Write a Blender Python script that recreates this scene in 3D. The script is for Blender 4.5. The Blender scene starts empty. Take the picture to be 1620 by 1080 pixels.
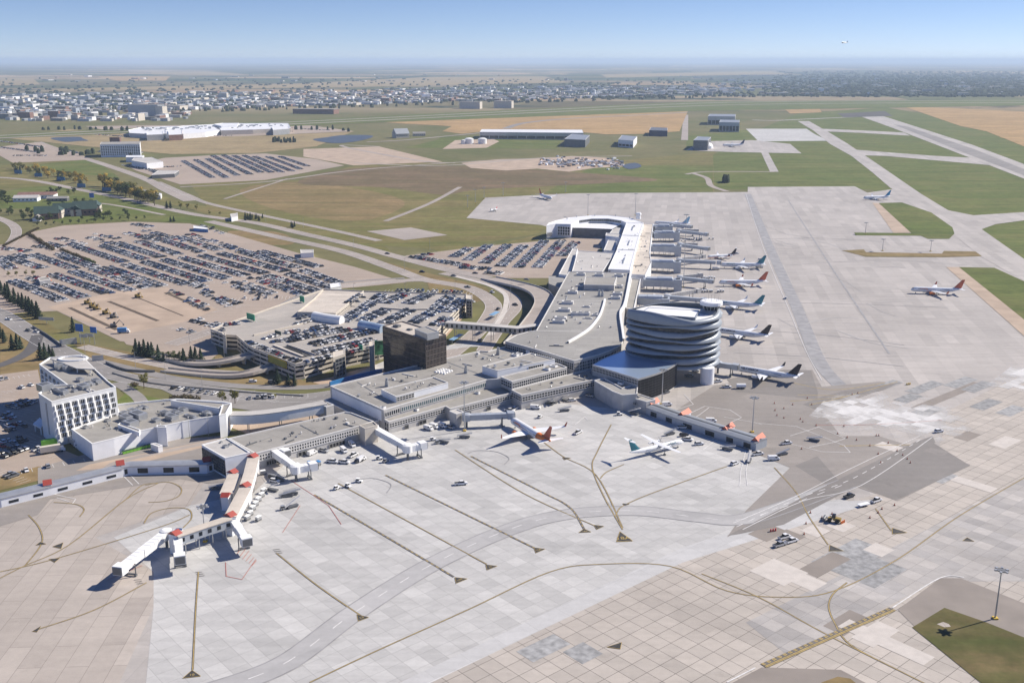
import bpy, bmesh, math, random
from mathutils import Vector, Matrix, geometry
random.seed(7)
R = math.radians
S = bpy.context.scene
C = S.collection
# ---------------------------------------------------------------- camera
F = 1640.0; H = 180.0; PITCH = math.atan(445 / F)
cam_d = bpy.data.cameras.new('camera'); cam = bpy.data.objects.new('camera', cam_d); C.objects.link(cam)
cam_d.sensor_width = 36.0; cam_d.lens = F / 1620 * 36
cam_d.clip_start = 1.0; cam_d.clip_end = 400000
cam.location = (0, 0, H); cam.rotation_euler = (math.pi / 2 - PITCH, 0, 0)
S.camera = cam
# ---------------------------------------------------------------- sky and sun
SUN_AZ, SUN_EL = 23.4, 38.5            # azimuth counted from +X towards +Y
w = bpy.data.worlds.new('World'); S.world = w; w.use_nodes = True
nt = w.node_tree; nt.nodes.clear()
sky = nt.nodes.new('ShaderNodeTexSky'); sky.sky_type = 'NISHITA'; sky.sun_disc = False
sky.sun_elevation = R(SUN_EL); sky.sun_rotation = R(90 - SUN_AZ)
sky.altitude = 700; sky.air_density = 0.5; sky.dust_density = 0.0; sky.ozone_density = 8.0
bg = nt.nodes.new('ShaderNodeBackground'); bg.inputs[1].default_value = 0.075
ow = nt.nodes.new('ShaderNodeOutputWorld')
tint = nt.nodes.new('ShaderNodeVectorMath'); tint.operation = 'MULTIPLY'; tint.inputs[1].default_value = (1.2, 0.93, 0.83)   # sky tint, driven by the mix below
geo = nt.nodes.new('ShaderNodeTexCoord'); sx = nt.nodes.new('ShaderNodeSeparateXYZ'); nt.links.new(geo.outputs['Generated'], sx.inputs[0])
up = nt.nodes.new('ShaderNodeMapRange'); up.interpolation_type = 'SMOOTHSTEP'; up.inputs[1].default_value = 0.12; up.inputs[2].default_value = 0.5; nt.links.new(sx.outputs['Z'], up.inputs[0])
tm_ = nt.nodes.new('ShaderNodeMix'); tm_.data_type = 'VECTOR'; tm_.inputs[4].default_value = (1.2, 0.93, 0.83); tm_.inputs[5].default_value = (0.98, 1.15, 1.42)   # milky low sky; overhead tint added to make shade bluer and brighter
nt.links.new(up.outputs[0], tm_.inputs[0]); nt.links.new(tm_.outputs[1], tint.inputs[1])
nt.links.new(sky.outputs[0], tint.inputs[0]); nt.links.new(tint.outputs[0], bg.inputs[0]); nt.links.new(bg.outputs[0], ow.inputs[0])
sl = bpy.data.lights.new('sun', 'SUN'); sl.energy = 4.1; sl.angle = R(0.5); sl.color = (1.0, 0.92, 0.80)
so = bpy.data.objects.new('sun', sl); C.objects.link(so)
sd = Vector((math.cos(R(SUN_AZ)) * math.cos(R(SUN_EL)), math.sin(R(SUN_AZ)) * math.cos(R(SUN_EL)), math.sin(R(SUN_EL))))
so.rotation_euler = sd.to_track_quat('Z', 'Y').to_euler()
S.view_settings.view_transform = 'Standard'; S.view_settings.look = 'None'
S.view_settings.exposure = 0.80; S.view_settings.gamma = 1.0
S.render.engine = 'CYCLES'
cy = S.cycles
cy.use_denoising = True; cy.max_bounces = 6; cy.diffuse_bounces = 2; cy.glossy_bounces = 2
cy.transmission_bounces = 2; cy.volume_bounces = 2; cy.transparent_max_bounces = 4
cy.sample_clamp_indirect = 3.0
# ---------------------------------------------------------------- where a photo pixel lies in the place
CP, SP = math.cos(PITCH), math.sin(PITCH)
def G(x, y, h=0.0):
    u = (x - 810) / F; v = (540 - y) / F
    t = (h - H) / (-SP + v * CP)
    return Vector((u * t, (CP + v * SP) * t, h))
def GL(pts, h=0.0): return [G(x, y, h) for x, y in pts]
def ZM(pts, x0, y0, k): return [(x0 + x / k, y0 + y / k) for x, y in pts]   # coordinates read off an enlarged crop
# ---------------------------------------------------------------- object helpers
def tag(o, label=None, cat=None, group=None, kind=None):
    if label: o['label'] = label
    if cat: o['category'] = cat
    if group: o['group'] = group
    if kind: o['kind'] = kind
    return o
def empty(name, loc=(0, 0, 0), label=None, cat=None, group=None):
    o = bpy.data.objects.new(name, None); C.objects.link(o); o.location = loc; o.empty_display_size = 1
    return tag(o, label, cat, group)
def copy_tree(o, parent=None):
    c = o.copy(); C.objects.link(c); c.parent = parent
    for ch in o.children: copy_tree(ch, c)
    return c
def base_of(parent):
    v = Vector((0, 0, 0))
    while parent is not None: v = v + Vector(parent.location); parent = parent.parent
    return v
class MB:
    def __init__(s): s.v = []; s.f = []; s.m = []
    def face(s, pts, m=0):
        n = len(s.v); s.v += [tuple(p) for p in pts]; s.f.append(tuple(range(n, n + len(pts)))); s.m.append(m)
    def prism(s, pts, z0, z1, m=0, top=True, bottom=False, mt=None):
        p = [(q[0], q[1]) for q in pts]
        if area2(p) < 0: p = p[::-1]
        n = len(p)
        for i in range(n):
            a, b = p[i], p[(i + 1) % n]
            s.face([(a[0], a[1], z0), (b[0], b[1], z0), (b[0], b[1], z1), (a[0], a[1], z1)], m)
        if top: s.cap(p, z1, m if mt is None else mt)
        if bottom: s.cap(p[::-1], z0, m)
        return s
    def cap(s, p, z, m=0):
        if len(p) <= 4: s.face([(q[0], q[1], z) for q in p], m); return
        up = area2(p) > 0
        for t in geometry.tessellate_polygon([[Vector((q[0], q[1], 0)) for q in p]]):
            tri = [p[i] for i in t]
            if (area2(tri) > 0) != up: tri = tri[::-1]
            s.face([(q[0], q[1], z) for q in tri], m)
    def box(s, c, d, rz=0.0, m=0, taper=1.0):
        cx, cy_, cz = c; dx, dy, dz = d[0] / 2, d[1] / 2, d[2] / 2; ca, sa = math.cos(rz), math.sin(rz)
        P = []
        for z, k in ((-dz, 1.0), (dz, taper)):
            for x, y in ((-dx, -dy), (dx, -dy), (dx, dy), (-dx, dy)):
                x *= k; y *= k
                P.append((cx + x * ca - y * sa, cy_ + x * sa + y * ca, cz + z))
        for q in ((0, 3, 2, 1), (4, 5, 6, 7), (0, 1, 5, 4), (1, 2, 6, 5), (2, 3, 7, 6), (3, 0, 4, 7)): s.face([P[i] for i in q], m)
        return s
    def tube(s, a, b, r0, r1=None, n=8, m=0, cap=True):
        a, b = Vector(a), Vector(b); r1 = r0 if r1 is None else r1
        d = (b - a).normalized(); u = d.orthogonal().normalized(); v = d.cross(u)
        A = [a + (u * math.cos(2 * math.pi * i / n) + v * math.sin(2 * math.pi * i / n)) * r0 for i in range(n)]
        B = [b + (u * math.cos(2 * math.pi * i / n) + v * math.sin(2 * math.pi * i / n)) * r1 for i in range(n)]
        for i in range(n): s.face([A[i], A[(i + 1) % n], B[(i + 1) % n], B[i]], m)
        if cap: s.face(A[::-1], m); s.face(B, m)
        return s
    def loft(s, rings, m=0, closed=True, capa=True, capb=True, mf=None):
        n0 = len(s.v); k = len(rings[0])
        for r in rings: s.v += [tuple(p) for p in r]
        for i in range(len(rings) - 1):
            for j in range(k if closed else k - 1):
                a = n0 + i * k + j; b = n0 + i * k + (j + 1) % k
                s.f.append((a, b, b + k, a + k)); s.m.append(m if mf is None else mf(i, j))
        if capa: s.face(rings[0][::-1], m)
        if capb: s.face(rings[-1], m)
        return s
    def build(s, name, mats, parent=None, smooth=False, world=True):
        me = bpy.data.meshes.new(name)
        off = base_of(parent) if (parent is not None and world) else Vector((0, 0, 0))
        me.from_pydata([(x - off.x, y - off.y, z - off.z) for x, y, z in s.v], [], s.f)
        if not isinstance(mats, (list, tuple)): mats = [mats]
        for m_ in mats: me.materials.append(m_)
        me.polygons.foreach_set('material_index', s.m)
        if smooth:
            bm = bmesh.new(); bm.from_mesh(me); bmesh.ops.remove_doubles(bm, verts=bm.verts, dist=0.001)
            for f in bm.faces: f.smooth = True
            bm.to_mesh(me); bm.free()
        me.update()
        o = bpy.data.objects.new(name, me); C.objects.link(o)
        if parent is not None: o.parent = parent
        return o
def area2(p): return sum(p[i][0] * p[(i + 1) % len(p)][1] - p[(i + 1) % len(p)][0] * p[i][1] for i in range(len(p)))
def smooth_line(p, n=8, closed=False):
    p = [Vector(q) for q in p]; k = len(p); out = []
    for i in range(k if closed else k - 1):
        if closed: a, b, c, d = p[(i - 1) % k], p[i], p[(i + 1) % k], p[(i + 2) % k]
        else: a, b, c, d = p[max(i - 1, 0)], p[i], p[i + 1], p[min(i + 2, k - 1)]
        for j in range(n):
            t = j / n
            out.append(0.5 * ((2 * b) + (c - a) * t + (2 * a - 5 * b + 4 * c - d) * t * t + (3 * b - a - 3 * c + d) * t ** 3))
    if not closed: out.append(p[-1])
    return out
def offset_line(p, d):
    out = []
    for i in range(len(p)):
        a = p[max(i - 1, 0)]; b = p[min(i + 1, len(p) - 1)]
        if 0 < i < len(p) - 1:
            t0 = Vector((p[i] - a).xy).normalized(); t1 = Vector((b - p[i]).xy).normalized(); t = (t0 + t1)
            t = t.normalized() if t.length > 1e-6 else t1
            k = d / max(0.35, t.dot(t1))
        else: t = Vector((b - a).xy).normalized(); k = d
        out.append(Vector((p[i].x - t.y * k, p[i].y + t.x * k, p[i].z)))
    return out
def strip(mb, line, wd, z, m=0):
    L = offset_line(line, wd / 2); Rr = offset_line(line, -wd / 2)
    for i in range(len(line) - 1):
        mb.face([(Rr[i].x, Rr[i].y, z), (Rr[i + 1].x, Rr[i + 1].y, z), (L[i + 1].x, L[i + 1].y, z), (L[i].x, L[i].y, z)], m)
ZC = [0]
def zn():
    ZC[0] = (ZC[0] + 1) % 40; return ZC[0] * 0.0006
def sheet(name, px, z, mat, smooth=0, kind='structure'):
    p = GL(px)
    if smooth: p = smooth_line(p, smooth, True)
    p = [(q.x, q.y) for q in p]
    if area2(p) < 0: p = p[::-1]
    mb = MB(); mb.cap(p, z + zn())
    return tag(mb.build(name, mat), kind=kind)
RL = MB()
def road_dashes(px, o=0.0, dash=4, gap=8, z=.21):
    l = smooth_line(GL(px), 6); l = offset_line(l, o) if o else l
    for a, b in zip(l, l[1:]):
        d = (b - a).length; k = max(1, int(d / (dash + gap)))
        for j in range(k): strip(RL, [a.lerp(b, j / k), a.lerp(b, (j + dash / (dash + gap)) / k)], .25, z)
def road(name, px, wd, z, mat, n=6):
    if name == 'town_road' and wd >= 9: road_dashes(px); [road_dashes(px, s * (wd / 2 - .5), 12, .5) for s in (-1, 1)]
    mb = MB(); strip(mb, smooth_line(GL(px), n), wd, z + zn())
    return tag(mb.build(name, mat), kind='structure')
def text_mesh(name, body, size, mat, parent=None, align='CENTER', mtx=None, ext=0.01):
    cu = bpy.data.curves.new(name, 'FONT'); cu.body = body; cu.size = size; cu.align_x = align; cu.align_y = 'CENTER'; cu.extrude = ext
    t = bpy.data.objects.new(name, cu); C.objects.link(t)
    bpy.context.view_layer.update()
    me = bpy.data.meshes.new_from_object(t.evaluated_get(bpy.context.evaluated_depsgraph_get()))
    bpy.data.objects.remove(t); me.materials.clear(); me.materials.append(mat)
    if mtx is not None: me.transform(mtx)
    o = bpy.data.objects.new(name, me); C.objects.link(o)
    if parent is not None: o.parent = parent
    return o
# ---------------------------------------------------------------- materials
MATS = {}
def M(name, col, rough=0.75, metal=0.0, sc=0.3, amt=0.12, spec=0.4, bump=0.0):
    m = bpy.data.materials.new(name); m.use_nodes = True; t = m.node_tree; b = t.nodes['Principled BSDF']
    b.inputs['Roughness'].default_value = rough; b.inputs['Metallic'].default_value = metal
    b.inputs['Specular IOR Level'].default_value = spec
    tc = t.nodes.new('ShaderNodeTexCoord'); n = t.nodes.new('ShaderNodeTexNoise'); n.inputs['Scale'].default_value = sc
    n.inputs['Detail'].default_value = 5
    t.links.new(tc.outputs['Object'], n.inputs['Vector'])
    r = t.nodes.new('ShaderNodeMapRange'); r.inputs[1].default_value = 0.3; r.inputs[2].default_value = 0.7
    r.inputs[3].default_value = 1 - amt; r.inputs[4].default_value = 1 + amt
    t.links.new(n.outputs['Fac'], r.inputs[0])
    mx = t.nodes.new('ShaderNodeVectorMath'); mx.operation = 'MULTIPLY'; mx.inputs[0].default_value = col[:3]
    t.links.new(r.outputs[0], mx.inputs[1]); t.links.new(mx.outputs[0], b.inputs['Base Color'])
    if bump:
        bp = t.nodes.new('ShaderNodeBump'); bp.inputs['Strength'].default_value = bump
        t.links.new(n.outputs['Fac'], bp.inputs['Height']); t.links.new(bp.outputs[0], b.inputs['Normal'])
    MATS[name] = m
    return m
class NB:                                # small node-writing helper
    def __init__(s, name):
        s.m = bpy.data.materials.new(name); s.m.use_nodes = True; s.t = s.m.node_tree; s.b = s.t.nodes['Principled BSDF']
        s.tc = s.t.nodes.new('ShaderNodeTexCoord').outputs['Object']; MATS[name] = s.m
    def lk(s, a, b): s.t.links.new(a, b)
    def mapping(s, ang=0, scale=(1, 1, 1), loc=(0, 0, 0)):
        n = s.t.nodes.new('ShaderNodeMapping'); n.inputs['Rotation'].default_value = (0, 0, R(-ang)); n.inputs['Scale'].default_value = scale; n.inputs['Location'].default_value = loc
        s.lk(s.tc, n.inputs['Vector']); return n.outputs[0]
    def noise(s, vec, sc, det=5, rough=0.55, lo=0.3, hi=0.7, a=0.0, b=1.0):
        n = s.t.nodes.new('ShaderNodeTexNoise'); n.inputs['Scale'].default_value = sc; n.inputs['Detail'].default_value = det; n.inputs['Roughness'].default_value = rough
        s.lk(vec, n.inputs['Vector']); return s.rng(n.outputs['Fac'], lo, hi, a, b)
    def rng(s, v, lo, hi, a, b):
        r = s.t.nodes.new('ShaderNodeMapRange'); r.clamp = True
        for i, q in enumerate((lo, hi, a, b)): r.inputs[i + 1].default_value = q
        s.lk(v, r.inputs[0]); return r.outputs[0]
    def brick(s, vec, wd, ht, mort, c1, c2, cm, off=0.0, freq=2):
        n = s.t.nodes.new('ShaderNodeTexBrick'); n.offset = off; n.offset_frequency = freq; n.squash = 1.0
        n.inputs['Scale'].default_value = 1.0; n.inputs['Brick Width'].default_value = wd; n.inputs['Row Height'].default_value = ht
        n.inputs['Mortar Size'].default_value = mort; n.inputs['Mortar Smooth'].default_value = 0.3; n.inputs['Bias'].default_value = 0.0
        n.inputs['Color1'].default_value = (*c1, 1); n.inputs['Color2'].default_value = (*c2, 1); n.inputs['Mortar'].default_value = (*cm, 1)
        s.lk(vec, n.inputs['Vector']); return n
    def mul(s, col, fac):
        n = s.t.nodes.new('ShaderNodeVectorMath'); n.operation = 'MULTIPLY'; s.lk(col, n.inputs[0]); s.lk(fac, n.inputs[1]); return n.outputs[0]
    def mix(s, fac, a, b):
        n = s.t.nodes.new('ShaderNodeMix'); n.data_type = 'RGBA'
        for v, i in ((fac, 0), (a, 6), (b, 7)):
            if isinstance(v, (int, float)): n.inputs[i].default_value = v
            elif isinstance(v, tuple): n.inputs[i].default_value = (*v, 1)
            else: s.lk(v, n.inputs[i])
        return n.outputs[2]
    def math(s, op, a, b):
        n = s.t.nodes.new('ShaderNodeMath'); n.operation = op
        for i, v in enumerate((a, b)):
            if isinstance(v, (int, float)): n.inputs[i].default_value = v
            else: s.lk(v, n.inputs[i])
        return n.outputs[0]
    def ramp(s, fac, stops, interp='CONSTANT'):
        n = s.t.nodes.new('ShaderNodeValToRGB'); n.color_ramp.interpolation = interp; e = n.color_ramp.elements
        while len(e) < len(stops): e.new(0.5)
        for i, (p, c) in enumerate(stops): e[i].position = p; e[i].color = (*c, 1)
        s.lk(fac, n.inputs[0]); return n.outputs[0]
    def done(s, col, rough=0.85, spec=0.3):
        s.lk(col, s.b.inputs['Base Color']); s.b.inputs['Roughness'].default_value = rough; s.b.inputs['Specular IOR Level'].default_value = spec
        return s.m
def slab(name, c1, c2, ang, wd, ht, mort=0.1, joint=0.55, lane=0.08, stain=0.12, off=0.0, streak=0.06, lanel=60):
    q = NB(name); v = q.mapping(ang)
    cm = tuple(joint * (a + b) / 2 for a, b in zip(c1, c2))
    col = q.brick(v, wd, ht, mort, c1, c2, cm, off).outputs['Color']
    ln = q.brick(v, lanel, ht, 0.0, (1 - lane,) * 3, (1 + lane,) * 3, (1, 1, 1), 0.37).outputs['Color']
    col = q.mul(col, ln)
    col = q.mul(col, q.noise(q.tc, 0.012, 6, 0.6, 0.3, 0.7, 1 - stain, 1 + stain))
    col = q.mul(col, q.noise(q.mapping(ang, (0.02, 0.25, 1)), 1.0, 4, 0.6, 0.3, 0.7, 1 - streak, 1 + streak))
    col = q.mul(col, q.noise(q.tc, 0.35, 4, 0.7, 0.25, 0.75, 0.93, 1.06))
    col = q.mul(col, q.noise(q.mapping(ang + 20, (1, 1.6, 1)), 0.045, 6, 0.75, 0.58, 0.80, 1.0, 1 - stain * 2.2))
    return q.done(col)
def grass(name, a, b, c, sc=0.01, ang=80):
    q = NB(name)
    a, b, c = [tuple(v * k for v, k in zip(x, (1.27, 1.2, 1.2))) for x in (a, b, c)]
    col = q.mix(q.noise(q.tc, sc, 8, 0.68, 0.38, 0.62), a, b)
    col = q.mix(q.noise(q.mapping(ang, (0.004, 0.05, 1)), 1.0, 6, 0.65, 0.42, 0.66), col, c)
    col = q.mul(col, q.noise(q.mapping(ang - 90, (0.002, 0.09, 1)), 1.0, 3, 0.6, 0.35, 0.65, 0.9, 1.08))
    col = q.mul(col, q.noise(q.tc, 0.12, 5, 0.7, 0.25, 0.75, 0.78, 1.22))
    col = q.mul(col, q.noise(q.tc, 0.022, 6, 0.7, 0.3, 0.7, 0.82, 1.14))
    return q.done(col, 0.95, 0.1)
conc_pale = slab('concrete_pale', (0.478, 0.470, 0.456), (0.42, 0.413, 0.402), 130.5, 6.1, 6.1, 0.06, 0.60, 0.075, 0.09, 0.0, 0.09, 52)
conc_tan = slab('concrete_tan', (0.41, 0.365, 0.325), (0.355, 0.315, 0.28), 93.0, 30, 7.2, 0.09, 0.6, 0.05, 0.08, 0.4)
conc_beige = slab('concrete_beige', (0.445, 0.402, 0.358), (0.395, 0.358, 0.32), 131.0, 6.1, 6.1, 0.11, 0.36, 0.06, 0.12, 0.0, 0.06, 37)
conc_grey = slab('concrete_weathered', (0.41, 0.385, 0.362), (0.325, 0.31, 0.30), 131.0, 6.1, 6.1, 0.07, 0.6, 0.12, 0.16, 0.0, 0.08, 37)
conc_far = slab('concrete_far_apron', (0.405, 0.375, 0.35), (0.355, 0.33, 0.31), 80.5, 24, 7.6, 0.06, 0.8, 0.07, 0.10, 0.0, 0.08, 90)
conc_band = slab('concrete_new_strip', (0.50, 0.495, 0.49), (0.45, 0.445, 0.44), 40.5, 14, 7.0, 0.06, 0.75, 0.05, 0.06, 0.5)
asph_dark = slab('asphalt_apron', (0.285, 0.258, 0.235), (0.255, 0.232, 0.213), 40.5, 60, 9.0, 0.0, 0.9, 0.06, 0.14, 0.5)
asph_road = slab('asphalt_road', (0.25, 0.235, 0.22), (0.225, 0.21, 0.2), 45.0, 80, 6.0, 0.0, 0.9, 0.05, 0.12, 0.5)
asph_new = M('asphalt_new', (0.10, 0.095, 0.095), 0.9, sc=0.2)
road_pale = slab('road_concrete', (0.36, 0.315, 0.28), (0.32, 0.28, 0.25), 45.0, 30, 5.0, 0.0, 0.9, 0.05, 0.12, 0.5)
lot_tan = slab('lot_surface', (0.37, 0.30, 0.245), (0.335, 0.275, 0.225), 44.5, 60, 9.0, 0.0, 0.9, 0.05, 0.10, 0.5)
lot_grey = slab('lot_asphalt', (0.20, 0.185, 0.175), (0.18, 0.165, 0.155), 44.5, 60, 9.0, 0.0, 0.9, 0.05, 0.12, 0.5)
gravel = M('bare_soil', (0.40, 0.31, 0.235), 0.95, sc=0.05, amt=0.16)
soil_dark = M('dug_soil', (0.10, 0.075, 0.055), 0.95, sc=0.4, amt=0.4)
grs = grass('grass_mixed', (0.125, 0.120, 0.045), (0.165, 0.140, 0.062), (0.105, 0.115, 0.036))
grs_green = grass('grass_green', (0.085, 0.110, 0.030), (0.125, 0.132, 0.046), (0.075, 0.105, 0.026))
grs_dry = grass('grass_dry', (0.165, 0.130, 0.060), (0.205, 0.155, 0.080), (0.130, 0.115, 0.050))
grs_brown = grass('scrub_brown', (0.125, 0.100, 0.058), (0.16, 0.12, 0.075), (0.095, 0.088, 0.045))
stubble = grass('stubble_field', (0.345, 0.24, 0.115), (0.29, 0.205, 0.10), (0.235, 0.175, 0.085), 0.006)
stubble_pale = grass('stubble_pale', (0.275, 0.222, 0.125), (0.235, 0.193, 0.11), (0.19, 0.165, 0.09), 0.006)
water = M('pond_water', (0.06, 0.075, 0.095), 0.5, sc=0.02, amt=0.1, spec=0.6)
white = M('painted_white', (0.80, 0.80, 0.79), 0.5, amt=0.05, sc=0.15)
offwhite = M('cladding_white', (0.80, 0.81, 0.83), 0.55, amt=0.06, sc=0.2)
cream = M('precast_cream', (0.55, 0.50, 0.43), 0.8, amt=0.08)
conc_wall = M('concrete_wall', (0.47, 0.455, 0.435), 0.85, amt=0.12, sc=0.25)
conc_dark = M('concrete_darker', (0.30, 0.295, 0.285), 0.85, amt=0.12, sc=0.25)  # darker concrete grey for door frames, canopy and some vents
def roofing(name, c, ang, wd, ht, seam=.72, lane=.07, stain=.16): return slab(name, tuple(v * 1.06 for v in c), tuple(v * .94 for v in c), ang, wd, ht, .10, seam, lane, stain, .4, .07, 30)
roof_grey = roofing('roof_gravel', (0.305, 0.29, 0.265), -35, 14, 7)
roof_dark = roofing('roof_membrane', (0.30, 0.29, 0.272), -9.5, 20, 5, .8)
roof_pale = roofing('roof_pale', (0.47, 0.45, 0.425), -9.5, 12, 5, .82, .05, .12)
roof_white = M('roof_white', (0.80, 0.80, 0.80), 0.45, amt=0.04, sc=0.06)
roof_beige = roofing('roof_beige', (0.53, 0.475, 0.41), -9.5, 12, 6, .82, .06, .14)
metal_sky_blue = M('roof_metal_sky_blue', (0.46, 0.58, 0.74), 0.34, 0.6, sc=0.05, amt=0.04)  # blue of the reflected sky is put into the base colour
metal_band = M('band_metal', (0.275, 0.305, 0.34), 0.45, 0.2, sc=0.3, amt=0.05)
steel = M('galvanised_steel', (0.45, 0.46, 0.47), 0.4, 0.5, amt=0.1)
steel_dk = M('dark_steel', (0.16, 0.165, 0.17), 0.5, 0.3, amt=0.15)
fascia = M('fascia_light', (0.66, 0.645, 0.62), 0.7, amt=0.05)
bridge_grey = M('bridge_grey', (0.40, 0.43, 0.47), 0.5, 0.2, amt=0.06, sc=0.5)
glass = M('glass_dark', (0.026, 0.030, 0.037), 0.15, 0.0, sc=0.4, amt=0.6, spec=0.35)
glass_teal = M('glass_teal', (0.10, 0.15, 0.16), 0.1, 0.0, sc=0.4, amt=0.4, spec=0.9)
glass_bronze = M('glass_bronze', (0.030, 0.022, 0.020), 0.07, 0.0, sc=0.25, amt=0.6, spec=0.8)
bronze = M('bronze_mullion', (0.15, 0.125, 0.11), 0.45, 0.3)
black = M('rubber_black', (0.02, 0.02, 0.021), 0.8)
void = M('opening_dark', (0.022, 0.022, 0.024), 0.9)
red_roof = M('red_roof', (0.33, 0.055, 0.04), 0.55, amt=0.12)
orange_roof = M('orange_roof', (0.50, 0.12, 0.06), 0.55, amt=0.12)
orange = M('orange_paint', (0.75, 0.20, 0.03), 0.4)
red = M('red_paint', (0.50, 0.04, 0.035), 0.4)
yellow = M('yellow_paint', (0.62, 0.42, 0.05), 0.6)
line_y = M('line_yellow', (0.42, 0.30, 0.09), 0.8, sc=0.6, amt=0.25)
line_dk = M('line_backing', (0.13, 0.12, 0.11), 0.8, sc=0.5, amt=0.3)
line_w = M('line_white', (0.62, 0.61, 0.60), 0.8, sc=0.6, amt=0.15)
line_r = M('line_red', (0.42, 0.16, 0.13), 0.8, sc=0.6, amt=0.25)
line_tyre = M('tyre_marks', (0.29, 0.285, 0.29), 0.9, sc=0.15, amt=0.18)
green_sign = M('sign_green', (0.02, 0.30, 0.16), 0.5)
blue_sign = M('sign_blue', (0.03, 0.14, 0.45), 0.5)
teal = M('tail_teal', (0.02, 0.17, 0.22), 0.35)
navy = M('navy_paint', (0.02, 0.03, 0.09), 0.35)
ac_dark = M('tail_charcoal', (0.03, 0.022, 0.024), 0.4)
plane_white = M('aircraft_white', (0.78, 0.79, 0.80), 0.3, amt=0.03)
plane_grey = M('aircraft_grey', (0.50, 0.52, 0.54), 0.4, amt=0.05)
blue_paint = M('blue_paint', (0.05, 0.22, 0.50), 0.4)
lime = M('lime_paint', (0.22, 0.55, 0.06), 0.5)
green_roof = M('roof_green', (0.045, 0.075, 0.062), 0.6, amt=0.15)
brick_red = M('brick_red', (0.21, 0.12, 0.095), 0.85, amt=0.2)
concrete_slabdk = M('slab_patch_dark', (0.235, 0.23, 0.23), 0.9, sc=0.5, amt=0.25)
slab_patch_lt = M('slab_patch_light', (0.52, 0.48, 0.44), 0.9, sc=0.3, amt=0.08)
# ================================================================ GROUND
q = NB('countryside')
near = q.mix(q.noise(q.tc, 0.004, 8, 0.65, 0.35, 0.65), (0.115, 0.122, 0.045), (0.175, 0.153, 0.075))
near = q.mul(near, q.noise(q.tc, 0.05, 6, 0.7, 0.25, 0.75, 0.8, 1.2))
fv = q.mapping(-9.5)
f1 = q.brick(fv, 1600, 800, 0.0, (0, 0, 0), (1, 1, 1), (.5, .5, .5), 0.37).outputs['Color']
fields = q.ramp(f1, [(0, (0.055, 0.075, 0.030)), (0.22, (0.10, 0.105, 0.045)), (0.42, (0.36, 0.265, 0.16)), (0.56, (0.075, 0.085, 0.045)), (0.70, (0.25, 0.20, 0.125)), (0.86, (0.15, 0.13, 0.07))])
f2 = q.brick(fv, 700, 2400, 0.0, (.75, .75, .75), (1.15, 1.15, 1.15), (1, 1, 1), 0.5).outputs['Color']
fields = q.mul(fields, f2)
fields = q.mix(q.noise(q.tc, 0.0011, 7, 0.65, 0.55, 0.60), fields, (0.035, 0.05, 0.03))
fields = q.mul(fields, q.noise(q.tc, 0.01, 5, 0.7, 0.25, 0.75, 0.75, 1.25))
sep = q.t.nodes.new('ShaderNodeSeparateXYZ'); q.lk(q.tc, sep.inputs[0])
col = q.mix(q.rng(sep.outputs['Y'], 3600, 4200, 0, 1), near, fields)
# tree-grown residential land in the far east
city = q.mix(q.noise(q.tc, 0.006, 8, 0.75, 0.40, 0.62), (0.022, 0.038, 0.024), (0.085, 0.095, 0.075))
east = q.math('MULTIPLY', q.rng(sep.outputs['X'], 1500, 2200, 0, 1), q.math('MULTIPLY', q.rng(sep.outputs['Y'], 6000, 6300, 0, 1), q.rng(sep.outputs['Y'], 16000, 12000, 0, 1)))
col = q.mix(east, col, city)
countryside = q.done(col, 0.95, 0.1)
mb = MB(); mb.face([(-90000, -400, 0), (90000, -400, 0), (90000, 110000, 0), (-90000, 110000, 0)])
tag(mb.build('ground', countryside), kind='structure')

# ---- fields, grass, lots (traced where they lie; a few cm apart)
def far(n, px, m, z=0.4): return sheet(n, px, z, m)
# airfield grass
sheet('airfield_grass', [(1130,300),(1128,245),(1200,205),(1262,180),(1400,170),(1760,230),(1760,640),(1517,430),(1380,300)], 0.05, grs_green)
sheet('airfield_grass', [(760,300),(700,255),(560,262),(480,285),(300,290),(330,330),(560,385),(700,395),(850,370),(900,340),(1130,305),(1130,240),(900,262)], 0.04, grs)
sheet('airfield_grass', [(940,262),(1128,262),(1128,305),(860,306)], 0.07, grs_green)
sheet('airfield_grass', [(1130,245),(1210,243),(1220,272),(1130,273)], 0.09, grs_green)
sheet('scrub_ground', [(545,268),(700,262),(900,272),(1040,284),(960,290),(760,300),(700,308),(600,296),(470,290)], 0.09, grs_brown, 4)
sheet('dry_slope', [(380,300),(470,288),(600,305),(640,325),(560,350),(430,330)], 0.08, grs_dry, 4)
sheet('airfield_grass', [(1087,215),(1190,205),(1190,222),(1085,240)], 0.09, grs_green)
sheet('airfield_grass', [(700,215),(890,222),(880,236),(640,234),(690,222)], 0.09, grs_green)
sheet('verge_grass', [(0,305),(60,292),(150,300),(230,320),(330,345),(420,372),(300,352),(210,349),(100,355),(40,330),(0,330)], 0.05, grs_green)
sheet('verge_grass', [(0,300),(0,262),(100,250),(170,280),(240,300),(300,330),(130,290)], 0.06, grs)
sheet('verge_grass', [(40,262),(150,252),(190,282),(100,272)], 0.08, grs_green)
sheet('verge_grass', [(360,366),(430,366),(465,378),(455,388),(400,384)], 0.10, grs_dry, 4)
sheet('verge_grass', [(210,300),(300,322),(470,352),(600,380),(620,400),(480,368),(330,340)], 0.08, grs)
sheet('verge_grass', [(0,455),(60,505),(115,540),(150,565),(200,585),(130,600),(0,600)], 0.06, grs_dry)
sheet('verge_grass', [(0,470),(55,498),(105,530),(160,562),(130,568),(60,540),(0,505)], 0.10, grs)
sheet('verge_grass', [(110,540),(180,552),(300,575),(420,600),(400,612),(260,604),(170,585)], 0.11, grs_dry)
sheet('verge_grass', [(180,640),(200,620),(260,632),(300,640),(280,655)], 0.12, grs_green)
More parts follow.
